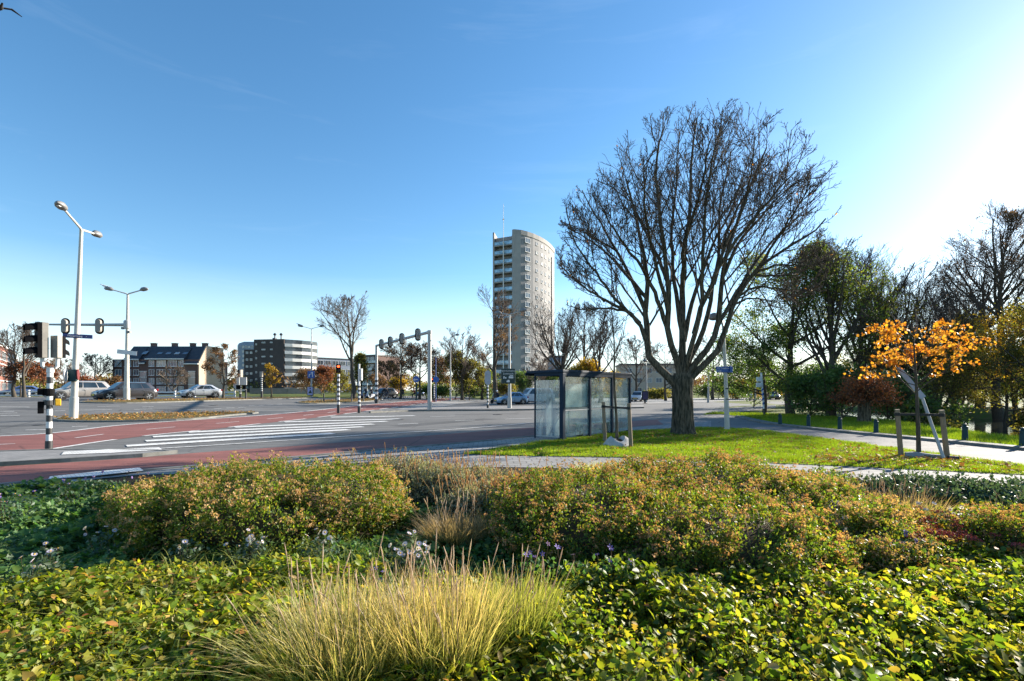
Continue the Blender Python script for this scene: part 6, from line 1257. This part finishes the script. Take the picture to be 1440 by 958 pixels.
P = sample(rg, LAWN, 150000); P = P[lump(P[:, 0], P[:, 1], 1.1, 44)+rg.random(len(P))*1.6 > -.25]; P = np.concatenate([P, P[:14000]+rg.normal(size=(14000, 2))*.13]); k = len(P); v, f = blades(rg, P, (.035+.05*rg.random(k))*(1+.35*lump(P[:, 0], P[:, 1], 1.5)), .009+.006*rg.random(k)); mesh_np('lawn_grass', v, [f], lawnleaf)['kind'] = 'stuff'
VERGE = px([(1020, 583), (1062, 592), (1100, 598.6), (1200, 609), (1300, 618), (1440, 632), (1500, 637)])+[(21, 16), (21.5, 21), (21, 26), (19, 33), (15, 36), (13, 33)]
P = sample(rg, VERGE, 60000); k = len(P); v, f = blades(rg, P, .07+.10*rg.random(k), .014+.008*rg.random(k)); mesh_np('verge_grass', v, [f], lawnleaf)['kind'] = 'stuff'
lf_fallen = leafmat('leaf_fallen', [(.42, .20, .04), (.34, .12, .03), (.48, .32, .08), (.24, .11, .04), (.50, .40, .16)], .7, .25, 1.2)
def fallen(name, poly, n, size, z=.05, zj=.04):
    P = sample(rg, poly, n); k = len(P); d = rnd_dirs(rg, k); d[:, 2] *= .25; nn = rnd_dirs(rg, k, 2.2)
    P3 = np.concatenate([P, (gz(P[:, 0], P[:, 1])+z+zj*rg.random(k))[:, None]], 1); v, f = leaves_np(rg, P3, d, nn, size*(.6+.8*rg.random(k)), 'ovate'); mesh_np(name, v, [f], lf_fallen)['kind'] = 'stuff'
fallen('fallen_leaves', LAWN, 2600, .075)
fallen('fallen_leaves', px([(1150, 640), (1300, 642), (1440, 660), (1440, 668), (1300, 661), (1150, 655)]), 500, .09)
for p in ISL: fallen('fallen_leaves', p, 1200, .11, .13, .02)
fallen('fallen_leaves', px([(640, 642), (880, 647), (1100, 655), (1440, 675), (1440, 690), (1100, 664), (880, 659), (640, 656)]), 60, .07, .03, .01)

# --- mounded shrubs with faded flower heads
m_stem = M('shrub_stems', (.085, .060, .036), .9, c2=(.055, .045, .026), scale=7, spec=.1)
lf_spir = leafmat('leaf_spiraea', [(.07, .13, .014), (.11, .18, .018), (.19, .23, .022), (.20, .16, .03), (.08, .15, .02), (.06, .11, .016)], .5, .5, 1.7)
fl_spir = leafmat('flower_head_faded', [(.46, .23, .10), (.54, .30, .13), (.36, .15, .07), (.58, .38, .19), (.30, .23, .08)], .8, .4, 1.3)
fl_spir2 = leafmat('flower_head_tan', [(.54, .32, .15), (.44, .25, .11), (.60, .41, .21), (.33, .23, .09)], .8, .4, 1.3)
def mound(label, c, rx, ry, h, nleaf, nhead, seed, rot=0.0, hm=None, name='spiraea_shrub', lm=None, ls=.03, group='mounded shrubs in the bed', headlow=.35, hsz=.010):
    r_ = np.random.default_rng(seed); t = thing(name, label, 'shrub', (c[0], c[1], .03), R(rot), group); lm = lm or lf_spir; hm = hm or fl_spir
    def surf(n, low=-.08):
        d = r_.normal(size=(n, 3)); d = nrm(d); d[:, 2] = low+(1-low)*np.abs(d[:, 2]); d = nrm(d)
        # rounded mound: a superellipsoid with lumps
        q = np.sign(d)*np.abs(d)**np.array([.85, .85, .7]); L = 1+.075*lump(d[:, 0]*rx*1.2, d[:, 1]*ry*1.2+d[:, 2], 1.1, seed)+.05*lump(d[:, 0]*rx*3, d[:, 1]*ry*3+d[:, 2]*2, 1.9, seed+1)+.02*lump(d[:, 0]*rx*8, d[:, 1]*ry*8+d[:, 2]*5, 2.2, seed+2)
        P = q*L[:, None]*np.array([rx, ry, h]); N = nrm(d/np.array([rx, ry, h])); return P, N
    P, N = surf(nleaf); dep = np.abs(r_.normal(size=nleaf))*.10; nc = int(36*(rx*ry*2+h*(rx+ry)*3)); cp, cn = surf(nc); cp = cp+cn*(r_.random((nc, 1))*.09-.03); ci = r_.integers(0, nc, nleaf); us = r_.random(nleaf) < .78
    P = np.where(us[:, None], cp[ci]+r_.normal(size=P.shape)*.052-cn[ci]*(np.abs(r_.normal(size=(nleaf, 1)))*.05), P-N*dep[:, None]+r_.normal(size=P.shape)*.02); N = np.where(us[:, None], cn[ci], N)
    ns = int(26*(rx*ry*3)); sp, sn = surf(ns, .1); sd_ = nrm(sn*.5+rnd_dirs(r_, ns)*.45+np.array([0, 0, .7])); sl_ = .05+.12*r_.random(ns); ss = np.linspace(.15, 1, 9)[None, :, None]; SP = (sp[:, None]+sd_[:, None]*sl_[:, None, None]*ss+r_.normal(size=(ns, 9, 3))*.008).reshape(-1, 3); k0 = min(len(SP), nleaf//3); P[:k0] = SP[:k0]; N[:k0] = np.repeat(sd_, 9, 0)[:k0]
    P[:, 2] = np.maximum(P[:, 2], .03)
    ax = nrm(N*.6+rnd_dirs(r_, nleaf)*.9+np.array([0, 0, .25])); v, f = leaves_np(r_, P, ax, nrm(N+rnd_dirs(r_, nleaf)*.9), ls*(.6+.8*r_.random(nleaf))); mesh_np('foliage', v, [f], lm, t)
    if nhead:
        nhead = int(nhead*.88); hi = r_.integers(0, nc, nhead*3); hi = hi[cp[hi, 2] > h*headlow*.75][:nhead]; nhead = len(hi); H = cp[hi]+r_.normal(size=(nhead, 3))*.05+cn[hi]*.035; m = 13; d = rnd_dirs(r_, nhead*m, .9); d[:, 2] *= .55; Q = np.repeat(H, m, 0)+d*(.028*(.4+.8*r_.random((nhead*m, 1)))); k = len(Q)
        v, f = leaves_np(r_, Q, rnd_dirs(r_, k), rnd_dirs(r_, k, .8), hsz*2*(.6+.9*r_.random(k))); mesh_np('flower_heads', v, [f], hm, t)['kind'] = 'stuff'
    n = 420; P, N = surf(n); B = P*np.array([.35, .35, 0])+r_.normal(size=P.shape)*.04; B[:, 2] = 0; mid_ = (B+P)/2+N*np.array([.06, .06, .04]); PP = np.stack([B, mid_, P+N*.02], 1); v, f = tube_np(PP, np.repeat(np.array([[.005, .004, .0022]]), n, 0), 4)
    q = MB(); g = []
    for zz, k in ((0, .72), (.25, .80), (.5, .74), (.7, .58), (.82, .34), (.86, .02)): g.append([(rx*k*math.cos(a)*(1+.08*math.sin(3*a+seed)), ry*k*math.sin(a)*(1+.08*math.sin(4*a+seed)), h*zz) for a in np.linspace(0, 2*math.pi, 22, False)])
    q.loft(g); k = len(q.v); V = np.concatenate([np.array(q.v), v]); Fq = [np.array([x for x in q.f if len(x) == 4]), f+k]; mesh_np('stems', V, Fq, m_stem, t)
    return t
mound('large rounded brown flowered shrub mound left of the ornamental grass', (-2.95, 6.0), 1.66, 1.45, .66, 62000, 2300, 201, headlow=.42, hm=fl_spir2)
mound('low end of the left shrub mound, dark and shaded at the path', (-4.55, 6.6), .72, .80, .38, 15000, 420, 202, headlow=.4)
mound('russet tipped shrub mound just right of the grey green lavender', (.85, 5.7), 1.25, 1.25, .60, 44000, 1500, 203)
mound('tallest shrub mound at the back centre right with pinkish brown heads', (2.45, 6.55), 1.55, 1.10, .66, 45000, 2000, 204)
mound('shrub mound in the middle of the right bed leaning to the front', (1.95, 4.75), 1.20, .95, .54, 38000, 1100, 205)
mound('broad shrub mound on the right with tan flower heads', (3.35, 5.6), 1.0, 1.0, .52, 36000, 1500, 206, hm=fl_spir2)
mound('small low shrub mound furthest right among the fine grasses', (3.5, 4.5), .6, .5, .32, 16000, 600, 207, hm=fl_spir2)
mound('small brown shrub mound at the right edge beside the red sedum', (4.85, 4.65), .40, .45, .42, 9000, 420, 208)
lf_lav = leafmat('leaf_lavender', [(.27, .28, .18), (.34, .34, .24), (.20, .23, .13), (.38, .35, .26)], .7, .4, 1.2)
lf_blue = leafmat('leaf_blue_green', [(.05, .10, .06), (.075, .13, .08), (.10, .14, .08), (.04, .08, .045)], .5, .35, 1.2)
for k, (c, rx, ry, h, lab) in enumerate([((-1.75, 7.6), .95, .6, .52, 'grey green lavender clump with tall dry spikes behind the left mound'), ((-.75, 7.1), .85, .6, .48, 'grey green lavender clump between the two large mounds'), ((-.3, 6.0), .55, .45, .42, 'small dark lavender clump in the gap between the mounds')]):
    t = mound(lab, c, rx, ry, h, 14000, 0, 220+k, lm=lf_lav, ls=.035, name='lavender_plant', group='lavender clumps'); n = 110; r_ = np.random.default_rng(230+k)
    b = r_.normal(size=(n, 3))*np.array([rx*.5, ry*.5, 0])+np.array([0, 0, h*.8]); L_ = .14+.22*r_.random(n); d = nrm(np.stack([r_.normal(size=n)*.25, r_.normal(size=n)*.25, np.ones(n)], -1)); PP = np.stack([b, b+d*L_[:, None]*.6, b+d*L_[:, None]], 1); v, f = tube_np(PP, np.repeat(np.array([[.0025, .003, .006]]), n, 0), 4); mesh_np('flower_spikes', v, [f], fl_spir2, t)['kind'] = 'stuff'
for k, (c, rx, ry, h, lab) in enumerate([((5.6, 6.6), 1.0, .55, .42, 'blue green leafy shrub by the footway on the right'), ((6.9, 6.3), .95, .6, .40, 'blue green leafy shrub at the right edge by the footway'), ((6.6, 5.5), .9, .6, .34, 'low green leafy shrub at the right edge')]):
    mound(lab, c, rx, ry, h, 11000, 0, 240+k, lm=lf_blue, ls=.05, name='leafy_shrub', group='blue green shrubs by the footway')
t = mound('low yellow leaved shrub at the back edge of the right bed', (4.55, 7.1), .6, .4, .40, 6000, 160, 245, lm=lf_green, ls=.045, name='leafy_shrub', group='blue green shrubs by the footway')

# --- ornamental grasses
def grassmat(name, base, tip, h):
    m, n, b = newmat(name); b.inputs['Roughness'].default_value = .5; t_ = n.nodes.new("ShaderNodeTexCoord"); s = n.nodes.new("ShaderNodeSeparateXYZ"); n.links.new(t_.outputs['Object'], s.inputs[0]); mr = n.nodes.new("ShaderNodeMapRange"); mr.inputs['From Max'].default_value = h; n.links.new(s.outputs[2], mr.inputs[0])
    g = n.nodes.new("ShaderNodeNewGeometry"); a = n.nodes.new("ShaderNodeMath"); a.operation = 'MULTIPLY_ADD'; a.inputs[1].default_value = .33; n.links.new(g.outputs['Random Per Island'], a.inputs[0]); n.links.new(mr.outputs[0], a.inputs[2])
    c = ramp(n, a.outputs[0], [(.25, base), (.75, tuple((x+y)/2 for x, y in zip(base, tip))), (1.15 if False else 1.0, tip)]); n.links.new(c, b.inputs['Base Color'])
    tr = n.nodes.new("ShaderNodeBsdfTranslucent"); n.links.new(mix_rgb(n, c, (1.4, 1.35, .8), 1.0, 'MULTIPLY'), tr.inputs[0]); x = n.nodes.new("ShaderNodeMixShader"); x.inputs[0].default_value = .5; n.links.new(b.outputs[0], x.inputs[1]); n.links.new(tr.outputs[0], x.inputs[2]); n.links.new(x.outputs[0], n.nodes['Material Output'].inputs[0]); return m
m_plume = leafmat('plume_pale', [(.60, .46, .34), (.52, .38, .27), (.66, .55, .42)], .8, .4, 1.1)
gm_tan = grassmat('grass_blade_tan', (.17, .27, .018), (.72, .52, .26), .66); gm_green = grassmat('grass_blade_green', (.11, .19, .015), (.42, .40, .10), .5); gm_brown = grassmat('grass_blade_brown', (.12, .13, .03), (.40, .28, .15), .35); gm_yel = grassmat('grass_blade_yellow', (.25, .30, .02), (.50, .48, .05), .3)
def tuft(label, c, r, h, n, mat, seed, spread=.5, droop=.5, wd=.0035, bias=(0, 0), plumes=0, group='ornamental grass tufts'):
    r_ = np.random.default_rng(seed); t = thing('ornamental_grass', label, 'grass', (c[0], c[1], .03), 0, group); K = 6
    a = r_.random(n)*6.283; rr = r*np.sqrt(r_.random(n)); b = np.stack([rr*np.cos(a), rr*np.sin(a), np.zeros(n)], -1); out_ = np.stack([np.cos(a+r_.normal(size=n)*.6), np.sin(a+r_.normal(size=n)*.6), np.zeros(n)], -1)*(rr/r)[:, None]+np.array([*bias, 0])+np.concatenate([r_.normal(size=(n, 2))*.25, np.zeros((n, 1))], 1)
    L_ = h*(.65+.5*r_.random(n)); s = np.linspace(0, 1, K)[None, :, None]; lean = spread*(.3+.9*r_.random(n))[:, None, None]; dr = droop*(.2+1.0*r_.random(n))[:, None, None]
    P = b[:, None]+L_[:, None, None]*(np.array([0, 0, 1.])*(s-.42*dr*s**2.6)+out_[:, None]*(lean*s*.6+dr*.6*s**2.2))
    side = nrm(np.cross(np.concatenate([out_[:, :2]+r_.normal(size=(n, 2))*.5, np.zeros((n, 1))], 1), np.array([0, 0, 1.]))); wv = (wd*np.array([.8, 1, .95, .75, .45, .08]))[None, :, None]*(.7+.6*r_.random(n))[:, None, None]
    V = np.stack([P-side[:, None]*wv, P+side[:, None]*wv], 2).reshape(-1, 3); i = np.arange(n*K*2).reshape(n, K, 2); Fq = np.stack([i[:, :-1, 0], i[:, :-1, 1], i[:, 1:, 1], i[:, 1:, 0]], -1).reshape(-1, 4); mesh_np('blades', V, [Fq], mat, t)
    if plumes:
        k = plumes; q = P[r_.integers(0, n, k)]; hh = h*(1.0+.35*r_.random(k)); b0 = q[:, 1]; d = nrm(np.stack([r_.normal(size=k)*.22+bias[0]*.6, r_.normal(size=k)*.22+bias[1]*.6, np.ones(k)], -1)); A = b0; B_ = b0+d*hh[:, None]*.8; C_ = b0+d*hh[:, None]+np.array([0, 0, -.02]); PP = np.stack([A, (A+B_)/2, B_, (B_+C_)/2, C_], 1); v, f = tube_np(PP, np.repeat(np.array([[.0012, .0012, .0018, .0042, .001]]), k, 0), 4); mesh_np('plumes', v, [f], m_plume, t)['kind'] = 'stuff'
    return t
tuft('large arching tan grass tuft at the front left of centre', (-.92, 2.7), .32, .54, 2600, gm_tan, 301, .55, .62, .0030, (-.12, -.02), 34)
tuft('dense upright straw coloured grass tuft at the front centre', (-.42, 2.8), .28, .54, 2600, gm_tan, 302, .40, .46, .0030, (-.05, 0), 46)
tuft('bright green grass tuft at the right of the front grasses', (.02, 3.05), .20, .46, 1700, gm_green, 303, .5, .5, .0030, (.1, 0), 26)
tuft('fine brownish grass tuft in the gap between the shrub mounds', (-.62, 5.0), .22, .42, 1500, gm_brown, 304, .7, .8, .0028, (0, 0), 20)
tuft('small brown grass tuft next to the gap between the mounds', (-.2, 5.1), .16, .40, 700, gm_brown, 305, .6, .8, .0028)
tuft('small lemon yellow grass tuft behind the right mounds', (1.35, 7.75), .20, .52, 900, gm_yel, 306, .5, .4, .004)
for k, (c, r, h, m, lab) in enumerate([((4.25, 6.2), .34, .46, gm_brown, 'wispy brown grass tuft behind the broad right mound'), ((4.35, 5.6), .30, .44, gm_green, 'fine green grass tuft among the right shrubs'), ((4.85, 5.9), .30, .44, gm_brown, 'wispy tan grass tuft above the red sedum'), ((5.9, 5.6), .24, .36, gm_green, 'small green grass tuft near the right edge'), ((2.25, 4.35), .22, .42, gm_green, 'green grass tuft in front of the middle mound'), ((6.2, 5.2), .2, .3, gm_brown, 'small tan grass tuft at the right edge')]):
    tuft(lab, c, r, h, 1100, m, 310+k, .6, .7, .003, plumes=25)

# --- ground covers
lf_cov = leafmat('leaf_groundcover', [(.055, .10, .014), (.09, .16, .016), (.14, .20, .018), (.24, .26, .02), (.07, .12, .02), (.36, .33, .025), (.16, .13, .04)], .5, .52, 1.7, .45)
lf_cov2 = leafmat('leaf_groundcover_mixed', [(.10, .18, .015), (.17, .25, .018), (.27, .30, .02), (.35, .30, .03), (.12, .20, .02), (.28, .18, .04)], .5, .55, 1.7)
lf_ger = leafmat('leaf_geranium', [(.05, .13, .04), (.075, .17, .05), (.11, .21, .05), (.15, .22, .04)], .5, .45, 1.4)
def cover(name, poly, n, hbase, hvar, size, mat, templ, seed, tilt=.8, lump_s=1.6, depth=.10):
    r_ = np.random.default_rng(seed); P = sample(r_, poly, n); k = len(P); hh = hbase+hvar*lump(P[:, 0], P[:, 1], lump_s, seed)+.35*hvar*lump(P[:, 0], P[:, 1], lump_s*3.2, seed+5)
    z = np.maximum(.03, hh-np.abs(r_.normal(size=k))*depth)+.03; P3 = np.concatenate([P, z[:, None]], 1); nn = nrm(rnd_dirs(r_, k)*tilt+np.array([.25, .1, 1.0])); ax = rnd_dirs(r_, k); ax = nrm(ax-(ax*nn).sum(-1, keepdims=True)*nn*.8)
    sz = size*np.clip(np.exp(r_.normal(size=k)*.34), .45, 1.55)*(1+.18*lump(P[:, 0], P[:, 1], 2.5, seed+9)); alt = r_.random(k) < .22
    v1, f1 = leaves_np(r_, P3[~alt], ax[~alt], nn[~alt], sz[~alt], templ); v2, f2 = leaves_np(r_, P3[alt], ax[alt], nn[alt], sz[alt]*.9, 'lobed' if templ != 'lobed' else 'ovate'); v = np.concatenate([v1, v2]); f = np.concatenate([f1, f2+len(v1)])
    m = min(k, n//5); q = P3[r_.integers(0, k, m)]; b = q.copy(); b[:, 2] = .02; b[:, :2] += r_.normal(size=(m, 2))*.03; sv, sf = tube_np(np.stack([b, (b+q)/2+r_.normal(size=q.shape)*.01, q], 1), np.full((m, 3), .0018), 3)
    o = mesh_np(name, np.concatenate([v, sv]), [f, sf+len(v)], [mat, m_stem], None, np.concatenate([np.zeros(len(f)), np.ones(len(sf))])); o['kind'] = 'stuff'; return o
cover('ground_cover', [(.1, 1.5), (5.2, 1.5), (5.8, 3.2), (5.3, 4.1), (4.2, 3.9), (3.2, 3.9), (2.4, 3.75), (1.4, 3.8), (.6, 4.0), (.2, 3.4)], 52000, .28, .06, .05, lf_cov, 'ovate', 401, 1.0, 1.6, .15)
cover('ground_cover', [(2.6, 4.3), (5.4, 4.0), (6.5, 4.6), (7.8, 5.5), (8.6, 7.3), (7, 7.2), (5.2, 6.9), (4.8, 5.0)], 24000, .24, .06, .05, lf_cov, 'ovate', 402, .9)
cover('ground_cover', [(-3.6, 1.4), (.2, 1.4), (.3, 3.2), (-.4, 3.9), (-1.4, 4.1), (-3.2, 4.1), (-4.3, 3.6)], 44000, .24, .05, .045, lf_cov2, 'ovate', 403, 1.0, 2.0)
cover('ground_cover', [(-4.4, 3.6), (-3.4, 4.1), (-3.6, 4.8), (-4.4, 5.4), (-5.2, 7.2), (-7.0, 7.7), (-9.5, 7.0), (-9, 5.0)], 44000, .20, .06, .06, lf_ger, 'lobed', 404, .8)
cover('ground_cover', [(-3.4, 4.1), (-.3, 3.9), (1.0, 3.9), (.8, 4.6), (-.9, 4.9), (-3.4, 4.9)], 9000, .13, .04, .045, lf_ger, 'ovate', 406, .9)
cover('ground_cover', [(-1.6, 4.6), (.2, 4.6), (.8, 4.8), (.2, 6.2), (-.4, 7.6), (-1.4, 7.2), (-1.3, 5.8)], 7000, .16, .05, .06, lf_ger, 'lobed', 405, .8)
cover('ground_cover', [(.1, 1.5), (4.6, 1.5), (5.0, 3.2), (3.2, 3.7), (1.4, 3.6), (.3, 3.3)], 9000, .29, .06, .034, lf_cov2, 'ovate', 407, 1.2, 2.2, .06)
fallen('fallen_leaves', px([(1180, 628), (1290, 640), (1420, 655), (1420, 666), (1250, 660), (1130, 652)]), 900, .08); fallen('fallen_leaves', [(4.6, 16.6), (8.6, 17.2), (9.0, 19.4), (5.2, 19.6)], 420, .08)
fallen('fallen_leaves', [(-3.4, 1.6), (.2, 1.6), (-.6, 3.9), (-3.4, 4.1)], 420, .036, .20, .12); fallen('fallen_leaves', [(.3, 1.6), (4.6, 1.8), (5, 3.9), (.6, 3.7)], 320, .034, .28, .08)
cover('ground_cover', [(5.2, 1.2), (10.2, 1.2), (10.4, 5.9), (8.6, 6.9), (6.5, 4.6), (5.4, 4.0)], 16000, .26, .06, .055, lf_cov, 'ovate', 409, 1.0, 1.6, .12)
# blades of grass growing through the left cover
r_ = np.random.default_rng(410); P = sample(r_, [(-3.6, 1.6), (-.6, 1.6), (-.8, 4.6), (-3.2, 4.4), (-4.2, 3.6)], 1500); n = len(P); K = 5; a = r_.random(n)*6.283; o_ = np.stack([np.cos(a), np.sin(a), np.zeros(n)], -1); L_ = .22+.25*r_.random(n); s = np.linspace(0, 1, K)[None, :, None]
Q = np.concatenate([P, np.full((n, 1), .1)], 1)[:, None]+L_[:, None, None]*(np.array([0, 0, 1.])*(s-.5*s**2)+o_[:, None]*.7*s**1.6); side = np.stack([-o_[:, 1], o_[:, 0], np.zeros(n)], -1); wv = (.004*np.array([1, 1, .9, .6, .1]))[None, :, None]; V = np.stack([Q-side[:, None]*wv, Q+side[:, None]*wv], 2).reshape(-1, 3); i = np.arange(n*K*2).reshape(n, K, 2)
mesh_np('wild_grass', V, [np.stack([i[:, :-1, 0], i[:, :-1, 1], i[:, 1:, 1], i[:, 1:, 0]], -1).reshape(-1, 4)], gm_green)['kind'] = 'stuff'
fallen('fallen_leaves', [(-3.4, 1.6), (.2, 1.6), (-.6, 3.4), (-3.2, 4.0)], 130, .06, .20, .12); fallen('fallen_leaves', [(.3, 1.8), (4.6, 1.8), (5, 4), (.6, 4.4)], 26, .055, .30, .10)
# --- flowering plants
m_pw = leafmat('petal_pale_lilac', [(.62, .58, .74), (.70, .67, .78), (.55, .48, .70)], .6, .4, 1.0); m_pv = leafmat('petal_violet', [(.22, .15, .55), (.28, .20, .62), (.18, .12, .48)], .6, .4, 1.0); m_eye = M('flower_eye_yellow', (.60, .36, .03), .7, scale=30); m_seed = leafmat('sedum_head', [(.24, .035, .05), (.32, .06, .06), (.20, .05, .04)], .7, .2, 1.0); lf_sed = leafmat('leaf_sedum', [(.30, .20, .03), (.36, .14, .03), (.20, .17, .03), (.14, .16, .03)], .5, .35, 1.2)
def flowers(label, c, n, r, z, pm, seed, fs=.028, name='aster_plant', cat='flower', group='flowering plants in the bed', lm=None, petals=12):
    r_ = np.random.default_rng(seed); t = thing(name, label, cat, (c[0], c[1], .03), 0, group)
    P = np.concatenate([r_.normal(size=(n, 2))*r*.55, z+r_.normal(size=(n, 1))*.04], 1); N = rnd_dirs(r_, n, 1.6)+np.array([0, -.5, 0]); N = nrm(N)
    m = petals; a = np.tile(np.arange(m)*2*np.pi/m, n); Nn = np.repeat(N, m, 0); A = nrm(np.cross(Nn, np.array([.3, .2, 1.]))); B_ = np.cross(Nn, A); ax = A*np.cos(a)[:, None]+B_*np.sin(a)[:, None]+Nn*.15; v, f = leaves_np(r_, np.repeat(P, m, 0), ax, Nn, np.repeat(fs*(.7+.5*r_.random(n)), m), 'petal'); nv = len(v)//n; nf = len(f)//n
    for i in range(n):
        q = MB(); T = Matrix.Translation(P[i]) @ Vector(N[i]).to_track_quat('Z', 'Y').to_matrix().to_4x4(); q.lathe([(fs*(.32 if m > 6 else .14), 0), (fs*(.28 if m > 6 else .1), .004), (.001, .007)], 7, 0, mat=T); ev = np.array(q.v); e4 = np.array([x for x in q.f if len(x) == 4])+nv
        mesh_np('flower', np.concatenate([v[i*nv:(i+1)*nv], ev]), [f[i*nf:(i+1)*nf]-i*nv, e4], [pm, m_eye], t, np.concatenate([np.zeros(nf), np.ones(len(e4))]))
    b = P*np.array([.4, .4, 0]); sv, sf = tube_np(np.stack([b, (b+P)/2+r_.normal(size=P.shape)*.01, P], 1), np.full((n, 3), .0018), 4); k = 26*n; LP = b[r_.integers(0, n, k)]*(1.5)+np.concatenate([r_.normal(size=(k, 2))*r*.35, z*(.25+.7*r_.random((k, 1)))], 1); lv, lf = leaves_np(r_, LP, rnd_dirs(r_, k), rnd_dirs(r_, k, .8), .05*(.5+.7*r_.random(k))); mesh_np('foliage', np.concatenate([lv, sv]), [lf, sf+len(lv)], [lm or lf_blue, m_stem], t, np.concatenate([np.zeros(len(lf)), np.ones(len(sf))])); return t
def fl(px_, D, z): return ((px_-CX)/F*D, D)
for k, (c, n, r, z, pm, fs, lab) in enumerate([(((72-CX)/F*3.9, 3.9), 7, .10, .40, m_pw, .024, 'cream and yellow aster cluster standing out on the far left'), (((40-CX)/F*3.7, 3.7), 5, .12, .34, m_pw, .022, 'pale lilac asters at the left edge'), (((160-CX)/F*4.6, 4.6), 5, .2, .36, m_pw, .020, 'pale asters scattered in the shaded left cover'),
        (((262-CX)/F*4.35, 4.35), 9, .12, .30, m_pw, .024, 'pale lilac asters under the left shrub mound'), (((355-CX)/F*4.4, 4.4), 15, .16, .31, m_pw, .024, 'dense pale lilac asters at the middle foot of the left mound'), (((450-CX)/F*4.5, 4.5), 8, .2, .34, m_pw, .024, 'loose pale asters at the right foot of the left mound'), (((578-CX)/F*3.9, 3.9), 26, .18, .40, m_pw, .022, 'faded cream asters behind the straw grass'),
        (((1190-CX)/F*4.6, 4.6), 4, .1, .38, m_pw, .028, 'white asters among leaves in the right bed'), (((1330-CX)/F*5.2, 5.2), 10, .25, .36, m_pw, .024, 'whitish asters above the red sedum'), (((1290-CX)/F*4.3, 4.3), 9, .2, .34, m_pv, .022, 'violet asters low in the right bed'), (((20-CX)/F*5.6, 5.6), 10, .4, .46, m_pv, .022, 'violet flowers in the far left cover'), (((130-CX)/F*6.6, 6.6), 12, .5, .46, m_pv, .02, 'violet flowers by the footway on the left')]):
    flowers(lab, c, n, r, z, pm, 500+k, fs)
for k, (p, D, n, lab) in enumerate([(750, 3.7, 7, 'violet cranesbill flowers right of the green grass tuft'), (812, 3.7, 3, 'pair of violet cranesbill flowers under the right mound'), (862, 3.75, 5, 'violet cranesbill flowers on reddish stems'), (545, 3.4, 4, 'pale violet cranesbill flowers behind the straw grass')]):
    flowers(lab, ((p-CX)/F*D, D), n, .13, .40, m_pv, 540+k, .026, 'cranesbill_plant', petals=5, lm=lf_ger)
def sedum(label, c, r, n, seed):
    r_ = np.random.default_rng(seed); t = thing('sedum_plant', label, 'flower', (c[0], c[1], .03), 0, 'red sedums'); P = np.concatenate([r_.normal(size=(n, 2))*r*.5, .33+r_.normal(size=(n, 1))*.02], 1); m = 60; a = r_.random(n*m)*6.283; rr = .055*np.sqrt(r_.random(n*m)); Q = np.repeat(P, m, 0)+np.stack([rr*np.cos(a), rr*np.sin(a), -rr*.25], -1); v, f = leaves_np(r_, Q, rnd_dirs(r_, n*m, .3), rnd_dirs(r_, n*m, 1), .018*(.6+.8*r_.random(n*m))); nv = len(v)//n; nf = len(f)//n; [mesh_np('flower_head', v[i*nv:(i+1)*nv], [f[i*nf:(i+1)*nf]-i*nv], m_seed, t) for i in range(n)]
    k = 40*n; LP = P[r_.integers(0, n, k)]*np.array([1, 1, .9])*np.concatenate([np.ones((k, 2)), r_.random((k, 1))], 1)+r_.normal(size=(k, 3))*np.array([.05, .05, .01]); lv, lf = leaves_np(r_, LP, rnd_dirs(r_, k), rnd_dirs(r_, k, .8), .06*(.5+.7*r_.random(k)), 'ovate'); b = P*np.array([.8, .8, 0]); sv, sf = tube_np(np.stack([b, (b+P)/2, P], 1), np.full((n, 3), .004), 4); mesh_np('foliage', np.concatenate([lv, sv]), [lf, sf+len(lv)], [lf_sed, m_stem], t, np.concatenate([np.zeros(len(lf)), np.ones(len(sf))]))
sedum('flat topped dark red sedum nearest the right grasses', (4.1, 4.6), .42, 30, 560); sedum('flat topped dark red sedum at the right edge', (4.65, 5.05), .5, 30, 561)
for o in list(sc.objects):
    if o.parent is None and o.type == 'MESH' and 'kind' not in o: print('TOP', o.name)
